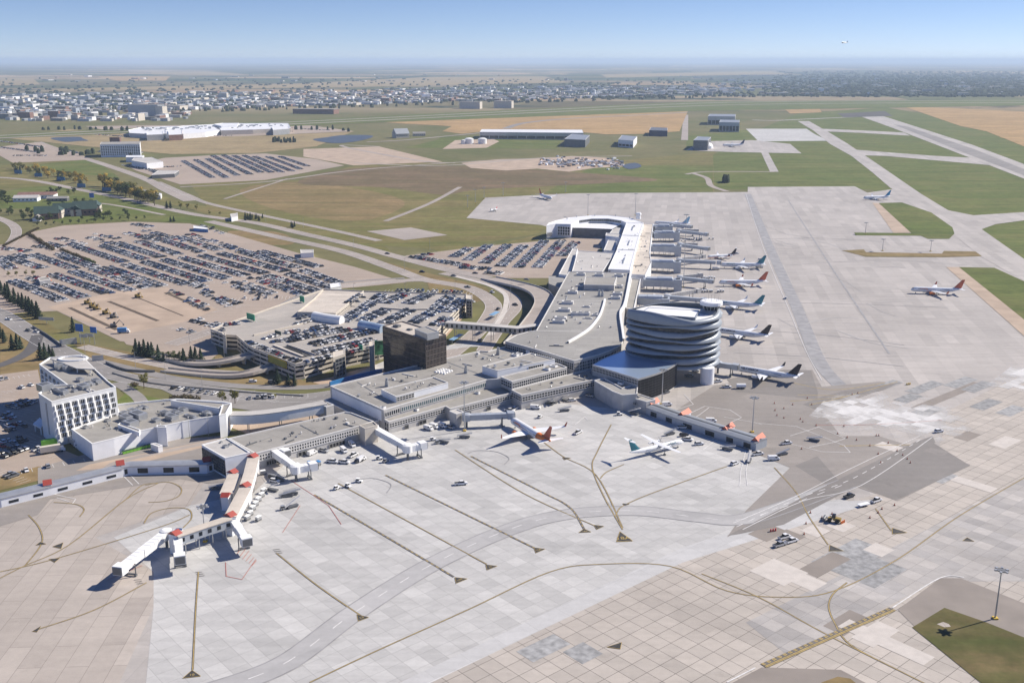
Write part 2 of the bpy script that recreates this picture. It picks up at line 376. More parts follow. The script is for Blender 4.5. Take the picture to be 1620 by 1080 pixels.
sheet('verge_grass', [(180,605),(205,600),(235,636),(215,642)], 0.125, grs_green)
sheet('verge_grass', [(340,560),(430,578),(480,602),(520,590),(520,608),(460,616),(340,604)], 0.12, grs_dry)
sheet('verge_grass', [(660,380),(770,390),(860,370),(940,345),(930,360),(845,382),(700,402)], 0.09, grs)
sheet('verge_grass', [(675,445),(700,440),(735,455),(770,472),(755,478),(680,460)], 0.12, grs_dry)
sheet('verge_grass', [(775,447),(820,455),(842,478),(838,492),(815,480)], 0.12, grs_dry)
sheet('verge_grass', [(560,402),(650,425),(770,455),(780,472),(745,470),(690,447)], 0.11, grs_dry)
far('farm_field', [(585,192),(700,184),(880,178),(1000,176),(1090,172),(1075,208),(1030,212),(960,213),(880,206),(780,207),(730,212),(700,208),(715,200),(640,196)], stubble)
far('farm_field', [(1234,167),(1292,166),(1300,178),(1250,180)], stubble)
far('farm_field', [(1430,169),(1520,172),(1760,184),(1760,236),(1620,232),(1560,208),(1520,200)], stubble)
far('farm_field', [(1580,217),(1760,223),(1760,248),(1650,236)], stubble, 0.5)
far('farm_field', [(0,218),(110,205),(250,215),(420,215),(560,208),(500,232),(400,243),(270,244),(140,232)], stubble_pale, 0.3)
far('farm_field', [(0,123),(50,123),(64,134),(0,136)], stubble_pale); far('farm_field', [(150,121),(270,121),(262,128),(185,128)], stubble)
far('farm_field', [(20,145),(130,140),(200,138),(460,133),(680,122),(860,121),(900,131),(560,138),(330,141)], stubble_pale)
far('farm_field', [(240,114),(330,113),(400,119),(240,118)], stubble_pale); far('farm_field', [(950,118),(1200,113),(1260,117),(960,123)], stubble_pale)
far('dark_field', [(1325,180),(1400,176),(1412,184),(1335,186)], M('ploughed_soil', (0.07,0.062,0.055), 0.95, sc=0.01))
# highway corridor
sheet('highway_grass', [(-200,222),(0,213),(300,199),(600,184),(1100,161),(1700,157),(1700,166),(1100,176),(600,194),(300,207),(0,220),(-200,232)], 0.6, grs_green)
road('highway', [(-200,224),(0,215),(300,201),(600,187),(1100,164),(1400,160),(1760,159)], 24, 0.75, road_pale)
road('highway', [(-200,230),(0,219),(300,204.5),(600,190.5),(1100,168),(1400,163.5),(1760,163)], 24, 0.75, road_pale)
# ponds
for px in ([(80,219),(95,217.5),(125,217),(132,220),(140,223),(125,223.5),(105,225),(88,222)], [(495,221),(515,218),(540,214.5),(575,214),(590,215.5),(585,219),(565,224),(535,227),(510,225)], [(985,262),(1005,258),(1015,264),(995,268)]):
    sheet('pond_water', px, 0.55, water, 3)
# runway and taxiways
sheet('runway', [(1363,185),(1397,184),(1447,200),(1540,230),(1620,260),(1780,322),(1780,350),(1620,283),(1527,247),(1457,220),(1413,203)], 0.31, conc_far)
sheet('runway_asphalt', [(1413,197),(1437,201),(1540,236),(1620,268),(1780,334),(1780,341),(1620,278),(1530,244)], 0.36, asph_road)
sheet('taxiway', [(1262,192),(1280,192),(1310,209),(1340,227),(1362,242),(1390,261),(1457,307),(1500,333),(1540,341),(1620,336),(1700,330),(1700,343),(1620,349),(1575,355),(1553,363),(1620,410),(1760,500),(1760,530),(1620,445),(1553,407),(1510,373),(1408,297),(1380,273),(1347,247),(1313,228),(1287,207)], 0.30, conc_far)
sheet('taxiway', [(1290,203.5),(1360,206.5),(1430,210),(1440,215),(1360,210.5),(1300,208)], 0.29, conc_far)
sheet('taxiway', [(1345,236.5),(1400,241),(1480,247),(1540,250),(1570,262),(1480,254),(1400,247),(1362,246)], 0.29, conc_far)
sheet('remote_apron', [(1180,204),(1276,204),(1288,212),(1310,223),(1200,224)], 0.25, conc_pale)
sheet('remote_apron', [(1110,224),(1190,222),(1250,228),(1268,243),(1160,241),(1085,238)], 0.26, conc_far)
road('service_road', [(1200,222),(1225,272)], 14, 0.22, conc_far); road('service_road', [(1085,182),(1083,222)], 16, 0.22, road_pale)
road('service_road', [(1225,272),(1120,272),(1085,276)], 8, 0.22, road_pale); road('service_road', [(1095,274),(1118,282),(1125,294),(1150,303)], 9, 0.24, road_pale)
road('service_road', [(560,258),(700,262),(860,250),(1000,247)], 9, 0.2, road_pale)
road('service_road', [(285,296),(420,288),(540,272),(640,263),(760,255),(870,250)], 8, 0.23, road_pale)
road('service_road', [(600,232),(540,231),(660,254),(720,258)], 10, 0.22, road_pale)
road('service_road', [(800,204),(830,195),(900,188),(1000,183),(1090,178)], 22, 0.55, asph_road)
road('service_road', [(580,225),(640,222),(735,213),(800,207)], 12, 0.5, road_pale)
road('service_road', [(610,350),(680,322),(728,296)], 7, 0.22, road_pale); road('service_road', [(355,315),(455,283)], 5, 0.22, road_pale)
sheet('dirt_lot', [(480,236),(600,232),(700,256),(560,262),(480,248)], 0.12, gravel)
sheet('dirt_lot', [(700,236),(720,222),(780,220),(790,224),(770,234)], 0.14, gravel)
sheet('dirt_lot', [(730,258),(790,252),(850,251),(905,247),(960,250),(975,256),(1000,263),(940,266),(900,272),(850,267),(800,270),(745,266)], 0.14, gravel)
sheet('dirt_lot', [(580,366),(650,360),(708,372),(640,380)], 0.14, road_pale)
# main apron
sheet('apron', [(-260,840),(0,783),(190,745),(340,735),(600,650),(900,610),(880,540),(960,440),(950,380),(855,356),(738,345),(768,313),(905,306),(1183,304),(1183,296),(1352,295),(1372,305),(1430,297),(1480,325),(1540,365),(1600,425),(1700,480),(1760,560),(2050,1200),(-260,1200)], 0.14, conc_far)
sheet('apron_pale', [(230,1090),(243,960),(243,905),(180,850),(300,800),(400,780),(500,690),(720,620),(1000,650),(1250,735),(1225,800),(1330,790),(1400,805),(1080,877),(630,1080),(600,1100),(400,1110)], 0.17, conc_pale)
sheet('apron_tan', [(-260,850),(0,790),(200,752),(330,752),(300,800),(150,850),(243,905),(243,960),(180,1100),(-260,1200)], 0.18, conc_tan)
sheet('apron_strip', [(590,1100),(1080,866),(1300,795),(1400,790),(1080,890),(640,1100)], 0.20, conc_band)
sheet('apron_beige', [(640,1100),(1080,880),(1300,800),(1330,800),(1390,780),(1480,730),(1500,650),(1620,590),(1760,560),(2050,1200),(1400,1200)], 0.19, conc_beige)
sheet('apron_weathered', [(1180,985),(1300,925),(1500,820),(1640,745),(1850,750),(1900,860),(1620,920),(1480,920),(1250,1040)], 0.22, conc_grey)
sheet('apron_asphalt', [(1060,655),(1130,610),(1285,585),(1300,612),(1390,604),(1425,606),(1300,650),(1330,690),(1390,690),(1535,735),(1420,793),(1340,765),(1150,850),(1180,808),(1250,740),(1100,680)], 0.23, asph_dark)
sheet('apron_asphalt', [(-100,810),(0,795),(190,756),(335,752),(360,735),(380,760),(330,765),(285,758),(80,790),(60,815),(0,833),(-100,855)], 0.235, asph_dark)
sheet('apron_asphalt', [(60,765),(60,740),(200,700),(345,690),(345,738)], 0.15, asph_dark)
def powder(px, nm):
    c = centre_px(px); q = NB(nm); v = q.t.nodes.new('ShaderNodeVectorMath'); v.operation = 'DISTANCE'
    mp = q.t.nodes.new('ShaderNodeMapping'); mp.vector_type = 'TEXTURE'; mp.inputs['Location'].default_value = (c.x, c.y, 0); mp.inputs['Rotation'].default_value = (0, 0, R(-12)); mp.inputs['Scale'].default_value = (48, 38, 1)
    q.lk(q.tc, mp.inputs['Vector']); q.lk(mp.outputs[0], v.inputs[0]); v.inputs[1].default_value = (0, 0, 0)
    bq = q.t.nodes.new('ShaderNodeSeparateColor'); q.lk(q.brick(q.mapping(131), 6.1, 6.1, 0.0, (0, 0, 0), (1, 1, 1), (.5, .5, .5)).outputs['Color'], bq.inputs[0])
    f = q.math('ADD', q.math('ADD', q.math('MULTIPLY', bq.outputs[0], 0.55), -0.27), q.noise(q.tc, 0.035, 7, 0.65, 0.3, 0.7, -0.45, 0.45)); f = q.math('ADD', f, q.rng(v.outputs['Value'], 0.1, 1.15, 0.95, -0.35))
    q.lk(q.rng(f, -0.05, 0.65, 0.0, 0.92), q.b.inputs['Alpha']); return q.done(q.mul(q.mix(0.0, (0.66, 0.65, 0.64), (0, 0, 0)), q.noise(q.tc, 0.3, 4, .6, .3, .7, .9, 1.05)), 0.9)
def centre_px(px): return sum(GL(px), Vector((0, 0, 0))) / len(px)
P1 = [(1270,668),(1310,628),(1400,612),(1480,632),(1540,665),(1540,690),(1450,705),(1340,692)]
sheet('powder_patch', P1, 0.27, powder([(1395,655)], 'powder_resurfacing'))
P2 = [(1560,610),(1600,580),(1700,580),(1760,620),(1640,625)]
sheet('powder_patch', P2, 0.27, powder([(1640,598)], 'powder_by_edge'))
asph_fresh = slab('asphalt_dark_lane', (0.225, 0.207, 0.193), (0.20, 0.186, 0.174), 40.5, 60, 9.0, 0.0, 0.9, 0.06, 0.12, 0.5)
for px in ([(1258,737),(1293,722),(1328,762),(1310,769)], [(1357,768),(1447,712),(1475,700),(1535,737),(1417,792)], [(1150,848),(1330,757),(1447,700),(1475,690),(1480,700),(1357,768),(1240,830),(1170,845)], [(1240,585),(1283,586),(1294,622),(1293,632),(1165,620),(1150,600)], [(1270,640),(1300,628),(1333,619),(1425,605),(1395,618),(1330,632),(1295,650)]): sheet('apron_dark_asphalt', px, 0.25, asph_fresh)
# taxi shoulder and grass islands
sheet('grass_island', ZM([(930,185),(1040,182),(1180,230),(1280,300),(1290,330),(1265,355),(1165,355),(1130,340),(820,338),(815,325),(1085,328)],1080,260,3), 0.34, grs_green)
sheet('island_soil', ZM([(900,183),(930,185),(1088,326),(1000,327)],1080,260,3), 0.32, gravel)
sheet('grass_island', ZM([(755,410),(870,440),(1240,442),(1420,437),(1390,415),(1240,412),(1230,425),(870,418),(860,405)],1080,260,3), 0.34, grs_dry)
sheet('grass_island', [(1517,423),(1573,424),(1630,450),(1780,540),(1780,640),(1620,506)], 0.34, grs_green)
sheet('island_soil', [(1497,423),(1517,423),(1620,506),(1780,640),(1780,680),(1620,532)], 0.32, gravel)
sheet('shoulder_asphalt', [(1420,965),(1487,915),(1520,915),(1760,1010),(1760,1200),(1560,1080),(1445,990)], 0.28, M('shoulder_brown', (0.245,0.215,0.19), 0.9, sc=0.08, amt=0.12))
sheet('grass_island', [(1443,993),(1494,962),(1560,985),(1760,1065),(1760,1200),(1600,1120)], 0.33, grass('grass_corner', (0.085,0.080,0.034), (0.125,0.10,0.05), (0.062,0.078,0.024), 0.08))
sheet('shoulder_asphalt', [(1150,1085),(1205,1056),(1330,1060),(1372,1082),(1400,1120),(1100,1120)], 0.28, MATS['shoulder_brown'])
sheet('grass_island', [(1300,1080),(1325,1071),(1345,1074),(1365,1090),(1290,1095)], 0.33, grs_dry)
sheet('stand_lead_concrete', [(1482,988),(1492,984.5),(1501,988),(1504,992),(1494,993)], 0.345, conc_tan)
# individually replaced slabs, lighter and darker
rs = random.Random(3)
def slab_at(px, ang, a, b, m, z=0.246):
    z += zn() * .5; c = G(*px); u = Vector((math.cos(R(ang)), math.sin(R(ang)), 0)); v = Vector((-u.y, u.x, 0))
    mbp = MB(); mbp.face([tuple(c + u * i * a / 2 + v * j * b / 2 + Vector((0, 0, z))) for i, j in ((-1, -1), (1, -1), (1, 1), (-1, 1))])
    tag(mbp.build('replaced_slab', m), kind='structure')
for px, a, b, m in [((1463,613),30,8,0),((1405,609),22,7,0),((1467,650),20,9,0),((1520,605),26,8,0),((1500,626),70,6,2),((1548,612),26,8,0),((1437,630),18,8,0),((1345,880),30,14,0),((1370,900),22,20,0),((1305,893),22,8,2),((860,1025),16,8,0),((922,1033),9,9,0),((1350,870),7,7,0),((1250,848),8,9,2),((1215,843),14,9,2),((1330,832),9,8,1),((1290,840),9,8,1),((1232,905),15,15,1),((1280,922),9,9,1),((1390,870),9,8,1),((1450,720),40,8,1),((1520,760),30,7,1),((1385,1003),16,8,1),((1340,985),16,8,2),((1400,1015),30,7,1),((1560,640),22,8,0),((1600,650),20,8,0),((1590,700),18,8,1),((1530,690),14,7,2),((1490,755),14,8,0)]:
    slab_at(px, 40.5 + (90 if m == 1 and a > 20 else 0), a, b, [M('slab_d%d' % len(MATS), (0.285*rs.uniform(.9,1.12),)*3, 0.9, sc=0.4, amt=0.3), slab_patch_lt, MATS['shoulder_brown']][m])
# lots and town roads
sheet('parking_lot', [(-60,500),(-60,395),(20,385),(45,368),(100,357),(210,351),(300,354),(370,371),(470,400),(560,422),(642,447),(560,455),(511,458),(400,505),(335,520),(275,545),(190,540),(90,492)], 0.13, lot_tan)
sheet('lot_pavement', [(345,460),(470,425),(640,446),(560,455),(511,458),(440,490),(400,505)], 0.135, lot_grey)
sheet('parking_lot', [(180,520),(420,465),(560,452),(510,458),(333,520),(345,560),(330,572),(200,545)], 0.14, lot_tan)
sheet('parking_lot', [(-60,600),(60,585),(68,625),(84,705),(145,730),(150,735),(60,752),(-60,770)], 0.13, lot_tan)
sheet('verge_grass', [(-60,770),(60,738),(125,737),(120,745),(0,776),(-60,790)], 0.15, grs_dry)
sheet('parking_lot', [(640,405),(760,390),(850,382),(915,375),(960,378),(930,420),(890,470),(870,440),(800,440),(700,425)], 0.13, lot_tan)
sheet('parking_lot', [(200,262),(260,250),(330,246),(420,243),(500,252),(545,262),(420,285),(285,292),(215,270)], 0.15, lot_tan)
sheet('parking_lot', [(135,200),(470,196),(560,208),(380,216),(220,218)], 0.42, lot_tan)
sheet('parking_lot', [(-20,235),(60,225),(130,245),(140,253),(20,258)], 0.2, lot_tan)
road('town_road', [(-60,328),(0,346),(24,360),(22,378),(0,396),(-60,415)], 11, 0.12, road_pale)
road('town_road', [(-60,283),(0,281),(60,287),(115,298),(200,315),(300,338),(400,352),(480,370),(560,388),(620,404),(700,425),(773,440)], 13, 0.16, road_pale)
road('town_road', [(250,288),(300,310),(330,322),(420,342),(520,363),(600,381)], 9, 0.15, road_pale)
road('town_road', [(60,225),(110,243),(170,262),(230,283),(262,300),(300,318)], 16, 0.17, road_pale)
road('town_road', [(110,330),(160,322),(260,340)], 6, 0.15, road_pale)
road('town_road', [(330,350),(440,375),(540,397),(617,423),(670,442),(740,455),(778,478),(775,500),(750,530),(700,570)], 13, 0.155, road_pale)
road('town_road', [(700,432),(767,447),(807,467),(815,487),(793,513),(765,555)], 10, 0.165, road_pale)
road('town_road', [(720,437),(790,458),(800,485),(775,530)], 4, 0.17, slab_patch_lt)
road('town_road', [(-60,475),(0,497),(60,535),(110,562),(170,590),(250,607),(380,624),(470,630),(540,622)], 15, 0.16, asph_road)
road('town_road', [(150,570),(260,596),(330,606),(400,612),(500,612),(610,598)], 8, 0.17, asph_road)
road('town_road', [(130,548),(200,565),(300,585),(400,592)], 9, 0.18, road_pale)
road('town_road', [(60,530),(46,556),(0,578),(-60,590)], 8, 0.19, asph_new)
road('town_road', [(185,605),(215,625),(240,650),(300,660)], 7, 0.185, asph_road)
sheet('forecourt_asphalt', [(235,606),(330,625),(520,632),(520,648),(400,650),(330,640),(280,628)], 0.15, asph_road)
road('town_road', [(270,545),(340,522),(430,492),(511,458),(560,451),(640,444),(668,443)], 12, 0.175, road_pale)
road('town_road', [(430,492),(470,470),(540,448),(640,440)], 5, 0.18, asph_road)
sheet('paved_plaza', [(665,490),(715,480),(740,468),(735,500),(700,540),(690,530)], 0.145, M('plaza_tan', (0.42,0.31,0.22), 0.9, sc=0.1))
sheet('paved_plaza', [(495,605),(600,575),(610,590),(520,612)], 0.15, MATS['plaza_tan'])
road('town_road', [(560,600),(640,565),(720,548),(770,545)], 10, 0.15, conc_pale)
road('sidewalk', [(0,800),(150,755),(190,730),(330,700),(345,690)], 4, 0.17, road_pale)
sheet('dirt_lot', [(140,735),(330,697),(345,702),(200,738),(120,745)], 0.16, gravel)
sheet('dirt_lot', [(362,675),(370,665),(500,650),(540,655),(400,690)], 0.16, gravel)
road('taxiway', [(1190,190),(1225,191),(1270,189),(1380,184)], 18, 0.29, conc_far)
# trenches dug in the parking lot
for a, b in [((110,487),(185,522)), ((172,477),(250,508)), ((262,463),(328,492)), ((215,470),(290,500))]:
    road('trench_soil', [a, b], 3.2 if a[0] != 215 else 1.5, 0.2, soil_dark, 2)
sheet('dirt_lot', [(75,486),(180,462),(265,455),(345,490),(290,510),(190,530)], 0.165, gravel)
# ================================================================ BUILDINGS
def centre(pts): return sum((Vector(p) for p in pts), Vector((0, 0, 0))) / len(pts)
def block(root, px, h, wall, roof, z0=0.0, par=0.7, cap=None, names=('wall', 'roof'), smooth=0, world=None, wcap=0.45):
    """walls extruded below a roof outline traced at height h, with a parapet round a roof sheet"""
    p = world if world else GL(px, h)
    if smooth: p = smooth_line(p, smooth, True)
    p = [Vector((q.x, q.y, 0)) for q in p]
    if area2(p) < 0: p = p[::-1]
    b = MB(); b.prism(p, z0, h + par - 0.12, 0, top=False)
    wobj = b.build(names[0], wall, root)
    c = MB(); c.cap([(q.x, q.y) for q in p], h); robj = c.build(names[1], roof, root)
    d = MB(); n = len(p); inn = offset_line(p + [p[0]], wcap); last = offset_line([p[-1], p[0], p[1]], wcap)[1]; inn[0] = last; inn = inn[:n]
    outp = [q.copy() for q in p]
    ol = offset_line(p + [p[0]], -0.06); l2 = offset_line([p[-1], p[0], p[1]], -0.06)[1]; ol[0] = l2; outp = ol[:n]
    for i in range(n):
        j = (i + 1) % n; zt = h + par; zb = zt - 0.5
        d.face([(*outp[i].xy, zb), (*outp[j].xy, zb), (*outp[j].xy, zt), (*outp[i].xy, zt)])
        d.face([(*outp[i].xy, zt), (*outp[j].xy, zt), (*inn[j].xy, zt), (*inn[i].xy, zt)])
        d.face([(*inn[i].xy, zt), (*inn[j].xy, zt), (*inn[j].xy, h), (*inn[i].xy, h)])
    d.build('parapet', cap or fascia, robj)
    return wobj, robj
def facade(root, a, b, z0, z1, n, rows, gm=None, fm=None, fw=0.25, name='window_band', off=0.10, side=None, sub=None):
    """a real grid of dark glass behind projecting mullions along the wall a-b"""
    gm = gm or glass; fm = fm or fascia
    a, b = Vector(a), Vector(b); d = Vector((b - a).xy).normalized(); L = (b - a).xy.length
    nrm = Vector((d.y, -d.x)); mid = (a + b) / 2
    if nrm.dot(-mid.xy) < 0: nrm = -nrm
    if side: nrm = nrm * side
    m = MB()
    def P(s, o, z): return (a.x + d.x * s + nrm.x * o, a.y + d.y * s + nrm.y * o, z)
    def bx(s0, s1, o, za, zb, mi):
        q = [P(s0, o, za), P(s1, o, za), P(s1, o, zb), P(s0, o, zb)]; m.face(q, mi)
        for i in range(4):
            u, v = q[i], q[(i + 1) % 4]
            m.face([u, v, (v[0] - nrm.x * o, v[1] - nrm.y * o, v[2]), (u[0] - nrm.x * o, u[1] - nrm.y * o, u[2])], mi)
    bx(0, L, off, z0, z1, 0)
    for i in range(n + 1):
        s = (L - fw) * i / n; bx(s, s + fw, off + 0.14, z0, z1, 1)
    for j in range(rows + 1):
        z = z0 + (z1 - z0 - fw) * j / rows; bx(0, L, off + 0.11, z, z + fw, 1)
    return m.build(name, [gm, fm], sub or root)
def boxpart(root, name, px, h, d, ang, mat, lift=0.0, sub=None):
    c = G(px[0], px[1], h); return MB().box((c.x, c.y, h + d[2] / 2 + lift), d, R(ang), 0).build(name, mat, sub or root)
def rooftop_units(root, items, ang, mat=None):
    for px, h, d in items:
        c = G(px[0], px[1], h); m = MB(); m.box((c.x, c.y, h + d[2] / 2), d, R(ang), 0)
        m.box((c.x, c.y, h + d[2] + 0.08), (d[0] * 0.6, d[1] * 0.6, 0.16), R(ang), 1)
        m.build('rooftop_unit', [mat or steel, steel_dk], root)
def chimney_fin(root, px, h):
    c = G(px[0], px[1], h); m = MB(); m.box((c.x, c.y, h + 1.6), (2.4, 0.9, 3.2), R(-35), 0, 0.7); m.tube((c.x, c.y, h + 3), (c.x, c.y, h + 4.6), 0.7, 0.7, 8, 0)
    m.build('exhaust_stack', steel, root)
# ---------------- old terminal
ot = empty('terminal_building', G(720, 650), 'long flat roofed grey terminal halls stepping down towards the apron', 'terminal')
block(ot, [(522.5,612),(604,592),(655,580),(706,568),(760,556),(772,557),(800,549),(840,556),(900,573),(858,583),(800,600),(770,602),(633,642),(607,650)], 11.0, conc_wall, roof_grey)
block(ot, [(603,617),(626,628),(709,606),(686,597)], 14.0, offwhite, roof_grey, 10.9, 0.5)
block(ot, [(763,580),(787,587),(878,569),(840,559)], 15.0, offwhite, roof_grey, 10.9, 0.5)
block(ot, [(792,597),(810,604.5),(897,582),(880,575)], 12.2, conc_wall, roof_grey, 7.0, 0.6)
block(ot, [(809,617.5),(825,626),(955,598.5),(935,584)], 7.8, conc_wall, roof_grey, 0, 0.6)
block(ot, [(603,661),(615,668),(705,643.5),(712,647.5),(811,622),(800,612),(765,602),(700,628)], 6.2, conc_wall, roof_grey, 0, 0.55)
wpt = lambda px, h: G(px[0], px[1], h)
pa, pb = wpt((524,612.5),11), wpt((605.5,649),11); dd_ = (pb - pa).normalized(); nn_ = Vector((dd_.y, -dd_.x, 0)); nn_ = nn_ if nn_.dot(-pa) > 0 else -nn_; m_ = MB(); mid_ = (pa + pb) / 2 + nn_ * .12
m_.box((mid_.x, mid_.y, 7.9), ((pb - pa).length * .96, .3, 5.4), math.atan2(dd_.y, dd_.x)); m_.build('cladding_panel', offwhite, ot)
block(ot, [(513,633),(524,629),(607,662),(592,667.5),(555,654)], 5.2, conc_wall, roof_dark, 0, .3, fascia, names=('lower_wall', 'lower_roof'))
facade(ot, wpt((615,668),6.2), wpt((704,643.8),6.2), 3.2, 5.6, 22, 2)
facade(ot, wpt((713,647.3),6.2), wpt((810,622.3),6.2), 3.2, 5.6, 24, 2)
facade(ot, wpt((603.5,661.2),6.2), wpt((614.6,667.6),6.2), 0.6, 5.6, 4, 2)
facade(ot, wpt((825.5,626),7.8), wpt((954,598.7),7.8), 4.4, 7.2, 30, 2)
facade(ot, wpt((809.5,617.8),7.8), wpt((824.6,625.6),7.8), 4.4, 7.2, 5, 2)
facade(ot, wpt((634,641.8),11), wpt((769,602.2),11), 7.6, 10.2, 44, 1, glass_teal)
facade(ot, wpt((608,650),11), wpt((632,642.3),11), 7.6, 10.2, 7, 1)
facade(ot, wpt((810.5,604.4),12.2), wpt((896,582.3),12.2), 8.4, 11.6, 26, 2)
facade(ot, wpt((793,597.4),12.2), wpt((809.6,604.2),12.2), 8.4, 11.6, 5, 2)
facade(ot, wpt((627,627.8),14), wpt((655,620.3),14), 11.4, 13.8, 6, 2)
facade(ot, wpt((836,577.3),15), wpt((860,572.5),15), 11.5, 14.2, 7, 1)
for a, b in [((640,661.5),(646,660)), ((662,655.5),(674,652)), ((735,643),(745,640)), ((770,633),(776,631.5)), ((842,622),(850,620.3)), ((880,614.5),(886,613))]:
    facade(ot, wpt(a, 6.2), wpt(b, 6.2), 0.3, 2.6, 2, 1, void, conc_dark, 0.2, 'service_door')
for a, b in [((565,604),(600,626)), ((610,600),(668,608)), ((706,572),(770,596)), ((755,556),(808,572))]:
    p, q_ = G(*a, 11.05), G(*b, 11.05); m_ = MB(); strip(m_, [p, q_], 0.7, 11.06); m_.build('roof_joint', steel_dk, ot)
for px in [(612,611),(737,590),(788,561)]: chimney_fin(ot, px, 11)
rooftop_units(ot, [((865,585),12.2,(4,2.2,1.1)), ((876,579.5),12.2,(4,3,0.6)), ((606,646),11,(2.5,2,1)), ((658,649),6.2,(3,1.6,1)), ((755,622.5),6.2,(3,1.6,1)), ((815,563),11,(4,2.5,1.2)), ((822,561),11,(4,2.5,1.2)), ((846,559.5),11,(9,6,2.2))], -35, white)
m_ = MB(); cc = G(702, 588, 11)
for i in range(4):
    for j in range(4): m_.box((cc.x + (i - 1.5) * 2.0 * .82 + (j - 1.5) * 1.2, cc.y - (i - 1.5) * 2.0 * .57 + (j - 1.5) * 1.7, 11.4), (1.3, 1.3, 0.8), R(-35), 0, 0.8)
m_.build('skylight', white, ot)
block(ot, [(711,651),(722,655.5),(734,652),(723,647.5)], 7.4, conc_wall, roof_pale, 0, 0.4, names=('stair_block', 'roof'))
# ---------------- glass office block
ob = empty('office_block', G(655, 600), 'dark bronze glass office block rising behind the terminal roof', 'office block')
top = GL([(605.5,516.5),(673,538.5),(705.5,530),(637,509)], 27.8)
block(ob, None, 27.8, glass_bronze, roof_beige, 0, 0.5, bronze, world=top)
for a, b, n in [(top[0], top[1], 34), (top[1], top[2], 14)]:
    facade(ob, Vector((a.x, a.y, 0)), Vector((b.x, b.y, 0)), 0.5, 27.6, n, 9 if n < 20 else 8, glass_bronze, bronze, 0.22 if n > 20 else 0.3, 'curtain_wall', 0.08)
block(ob, [(656,521),(676,529),(694,525),(674,517)], 31.5, steel, roof_dark, 28, 0.3, steel, names=('plant_room', 'roof'))
rooftop_units(ob, [((628,517),27.8,(4,3,1.2)), ((648,522),27.8,(3,2,0.8))], -35, steel_dk)
# ---------------- west concourse
wc = empty('concourse_building', G(470, 710), 'two storey concourse with a grid of square windows beside the jet bridges', 'concourse')
block(wc, [(362,694.5),(546,652.5),(556,654),(591,667.5),(568,675),(404,718.5)], 7.2, conc_wall, roof_grey, 0, 0.6)
facade(wc, wpt((404.5,718.5),7.2), wpt((567,675.2),7.2), 3.4, 6.8, 40, 2, glass, fascia, 0.5)
for a, b in [((420,714.5),(440,709)), ((470,701),(500,693)), ((520,688),(545,681))]:
    facade(wc, wpt(a, 7.2), wpt(b, 7.2), 0.3, 2.7, 5, 1, void, conc_dark, 0.3, 'service_door')
block(wc, [(568,673.5),(577,678.5),(597.5,673),(591,667.5)], 8.6, cream, roof_grey, 0, 0.4, cream, names=('stair_block', 'roof'))
m_ = MB(); strip(m_, [G(475,672,7.3), G(504,687,7.3)], 0.7, 7.3); m_.build('roof_joint', steel_dk, wc)
eb = empty('corner_block', G(357, 740), 'white roofed corner block with a dark glazed side at the concourse end', 'building')
block(eb, [(319,704.5),(356,725.5),(396,716.5),(359,693.5)], 9.4, offwhite, roof_pale, 0, 0.5, white)
facade(eb, wpt((319.5,705),9.4), wpt((355.5,725.4),9.4), 1.2, 8.6, 14, 5, glass, steel_dk, 0.22)
rooftop_units(eb, [((357,707),9.4,(2.5,2,0.9)), ((364,704),9.4,(1.6,1.6,0.8)), ((350,700),9.4,(1.2,1.2,0.6))], -45)
# ---------------- new terminal hall
nt_ = empty('departure_hall', G(900, 500), 'large grey terminal hall with a sweeping curved roof edge over glass', 'terminal')
hall = [(848.5,523),(900,430),(998.5,432),(989,480),(981.5,496),(985,526),(987,539),(982,546.5),(965,555),(946.7,561.5),(927,566.5),(907.8,571),(890,565.5),(872.6,560),(835.5,549.5),(799.5,540),(817,530),(835,525)]
block(nt_, hall, 15.0, conc_wall, roof_dark, 0, 0.35, fascia)
fr = GL([(799.5,540),(835.5,549.5),(872.6,560),(907.8,571)], 15.0)
for a, b in zip(fr, fr[1:]): facade(nt_, a, b, 9.5, 13.6, 12, 3, glass, fascia, 0.2, 'window_band')
fr = smooth_line(GL([(907.8,571),(927,566.5),(946.7,561.5),(965,555),(982,546.5)], 15.0), 2)
for a, b in zip(fr, fr[1:]): facade(nt_, a, b, 6.5, 13.8, 4, 4, glass, fascia, 0.22, 'window_band')
ml = smooth_line(GL([(898.5,543),(916,533),(933.7,520.4),(948,502),(954,487),(957,475)], 15.0), 4)
m_ = MB(); strip(m_, ml, 1.2, 16.4)
for i in range(len(ml) - 1):
    for o in (-.6, .6):
        L_ = offset_line(ml, o); a, b = L_[i], L_[i + 1]; m_.face([(a.x, a.y, 15), (b.x, b.y, 15), (b.x, b.y, 16.4), (a.x, a.y, 16.4)])
m_.build('roof_upstand', white, nt_)
for ln in ([(977,476),(957,476),(877,474)], [(848,523),(900,524),(925,525)]): m_ = MB(); strip(m_, GL(ln, 15.05), 0.6, 15.06); m_.build('roof_joint', fascia, nt_)
ml = smooth_line(GL([(998,432),(989,480),(981.5,497),(985,526),(987,540)], 15.0), 5)
m_ = MB()
for o in (-.7, .7):
    L_ = offset_line(ml, o)
    for a, b in zip(L_, L_[1:]): m_.face([(a.x, a.y, 14.5), (b.x, b.y, 14.5), (b.x, b.y, 16.8), (a.x, a.y, 16.8)])
strip(m_, ml, 1.4, 16.8); m_.build('roof_edge_beam', white, nt_)
block(nt_, [(926,438.5),(976,438.5),(971.5,451.5),(923.5,450.5)], 19.0, conc_wall, roof_grey, 15, 0.3, fascia, names=('plant_room', 'roof'))
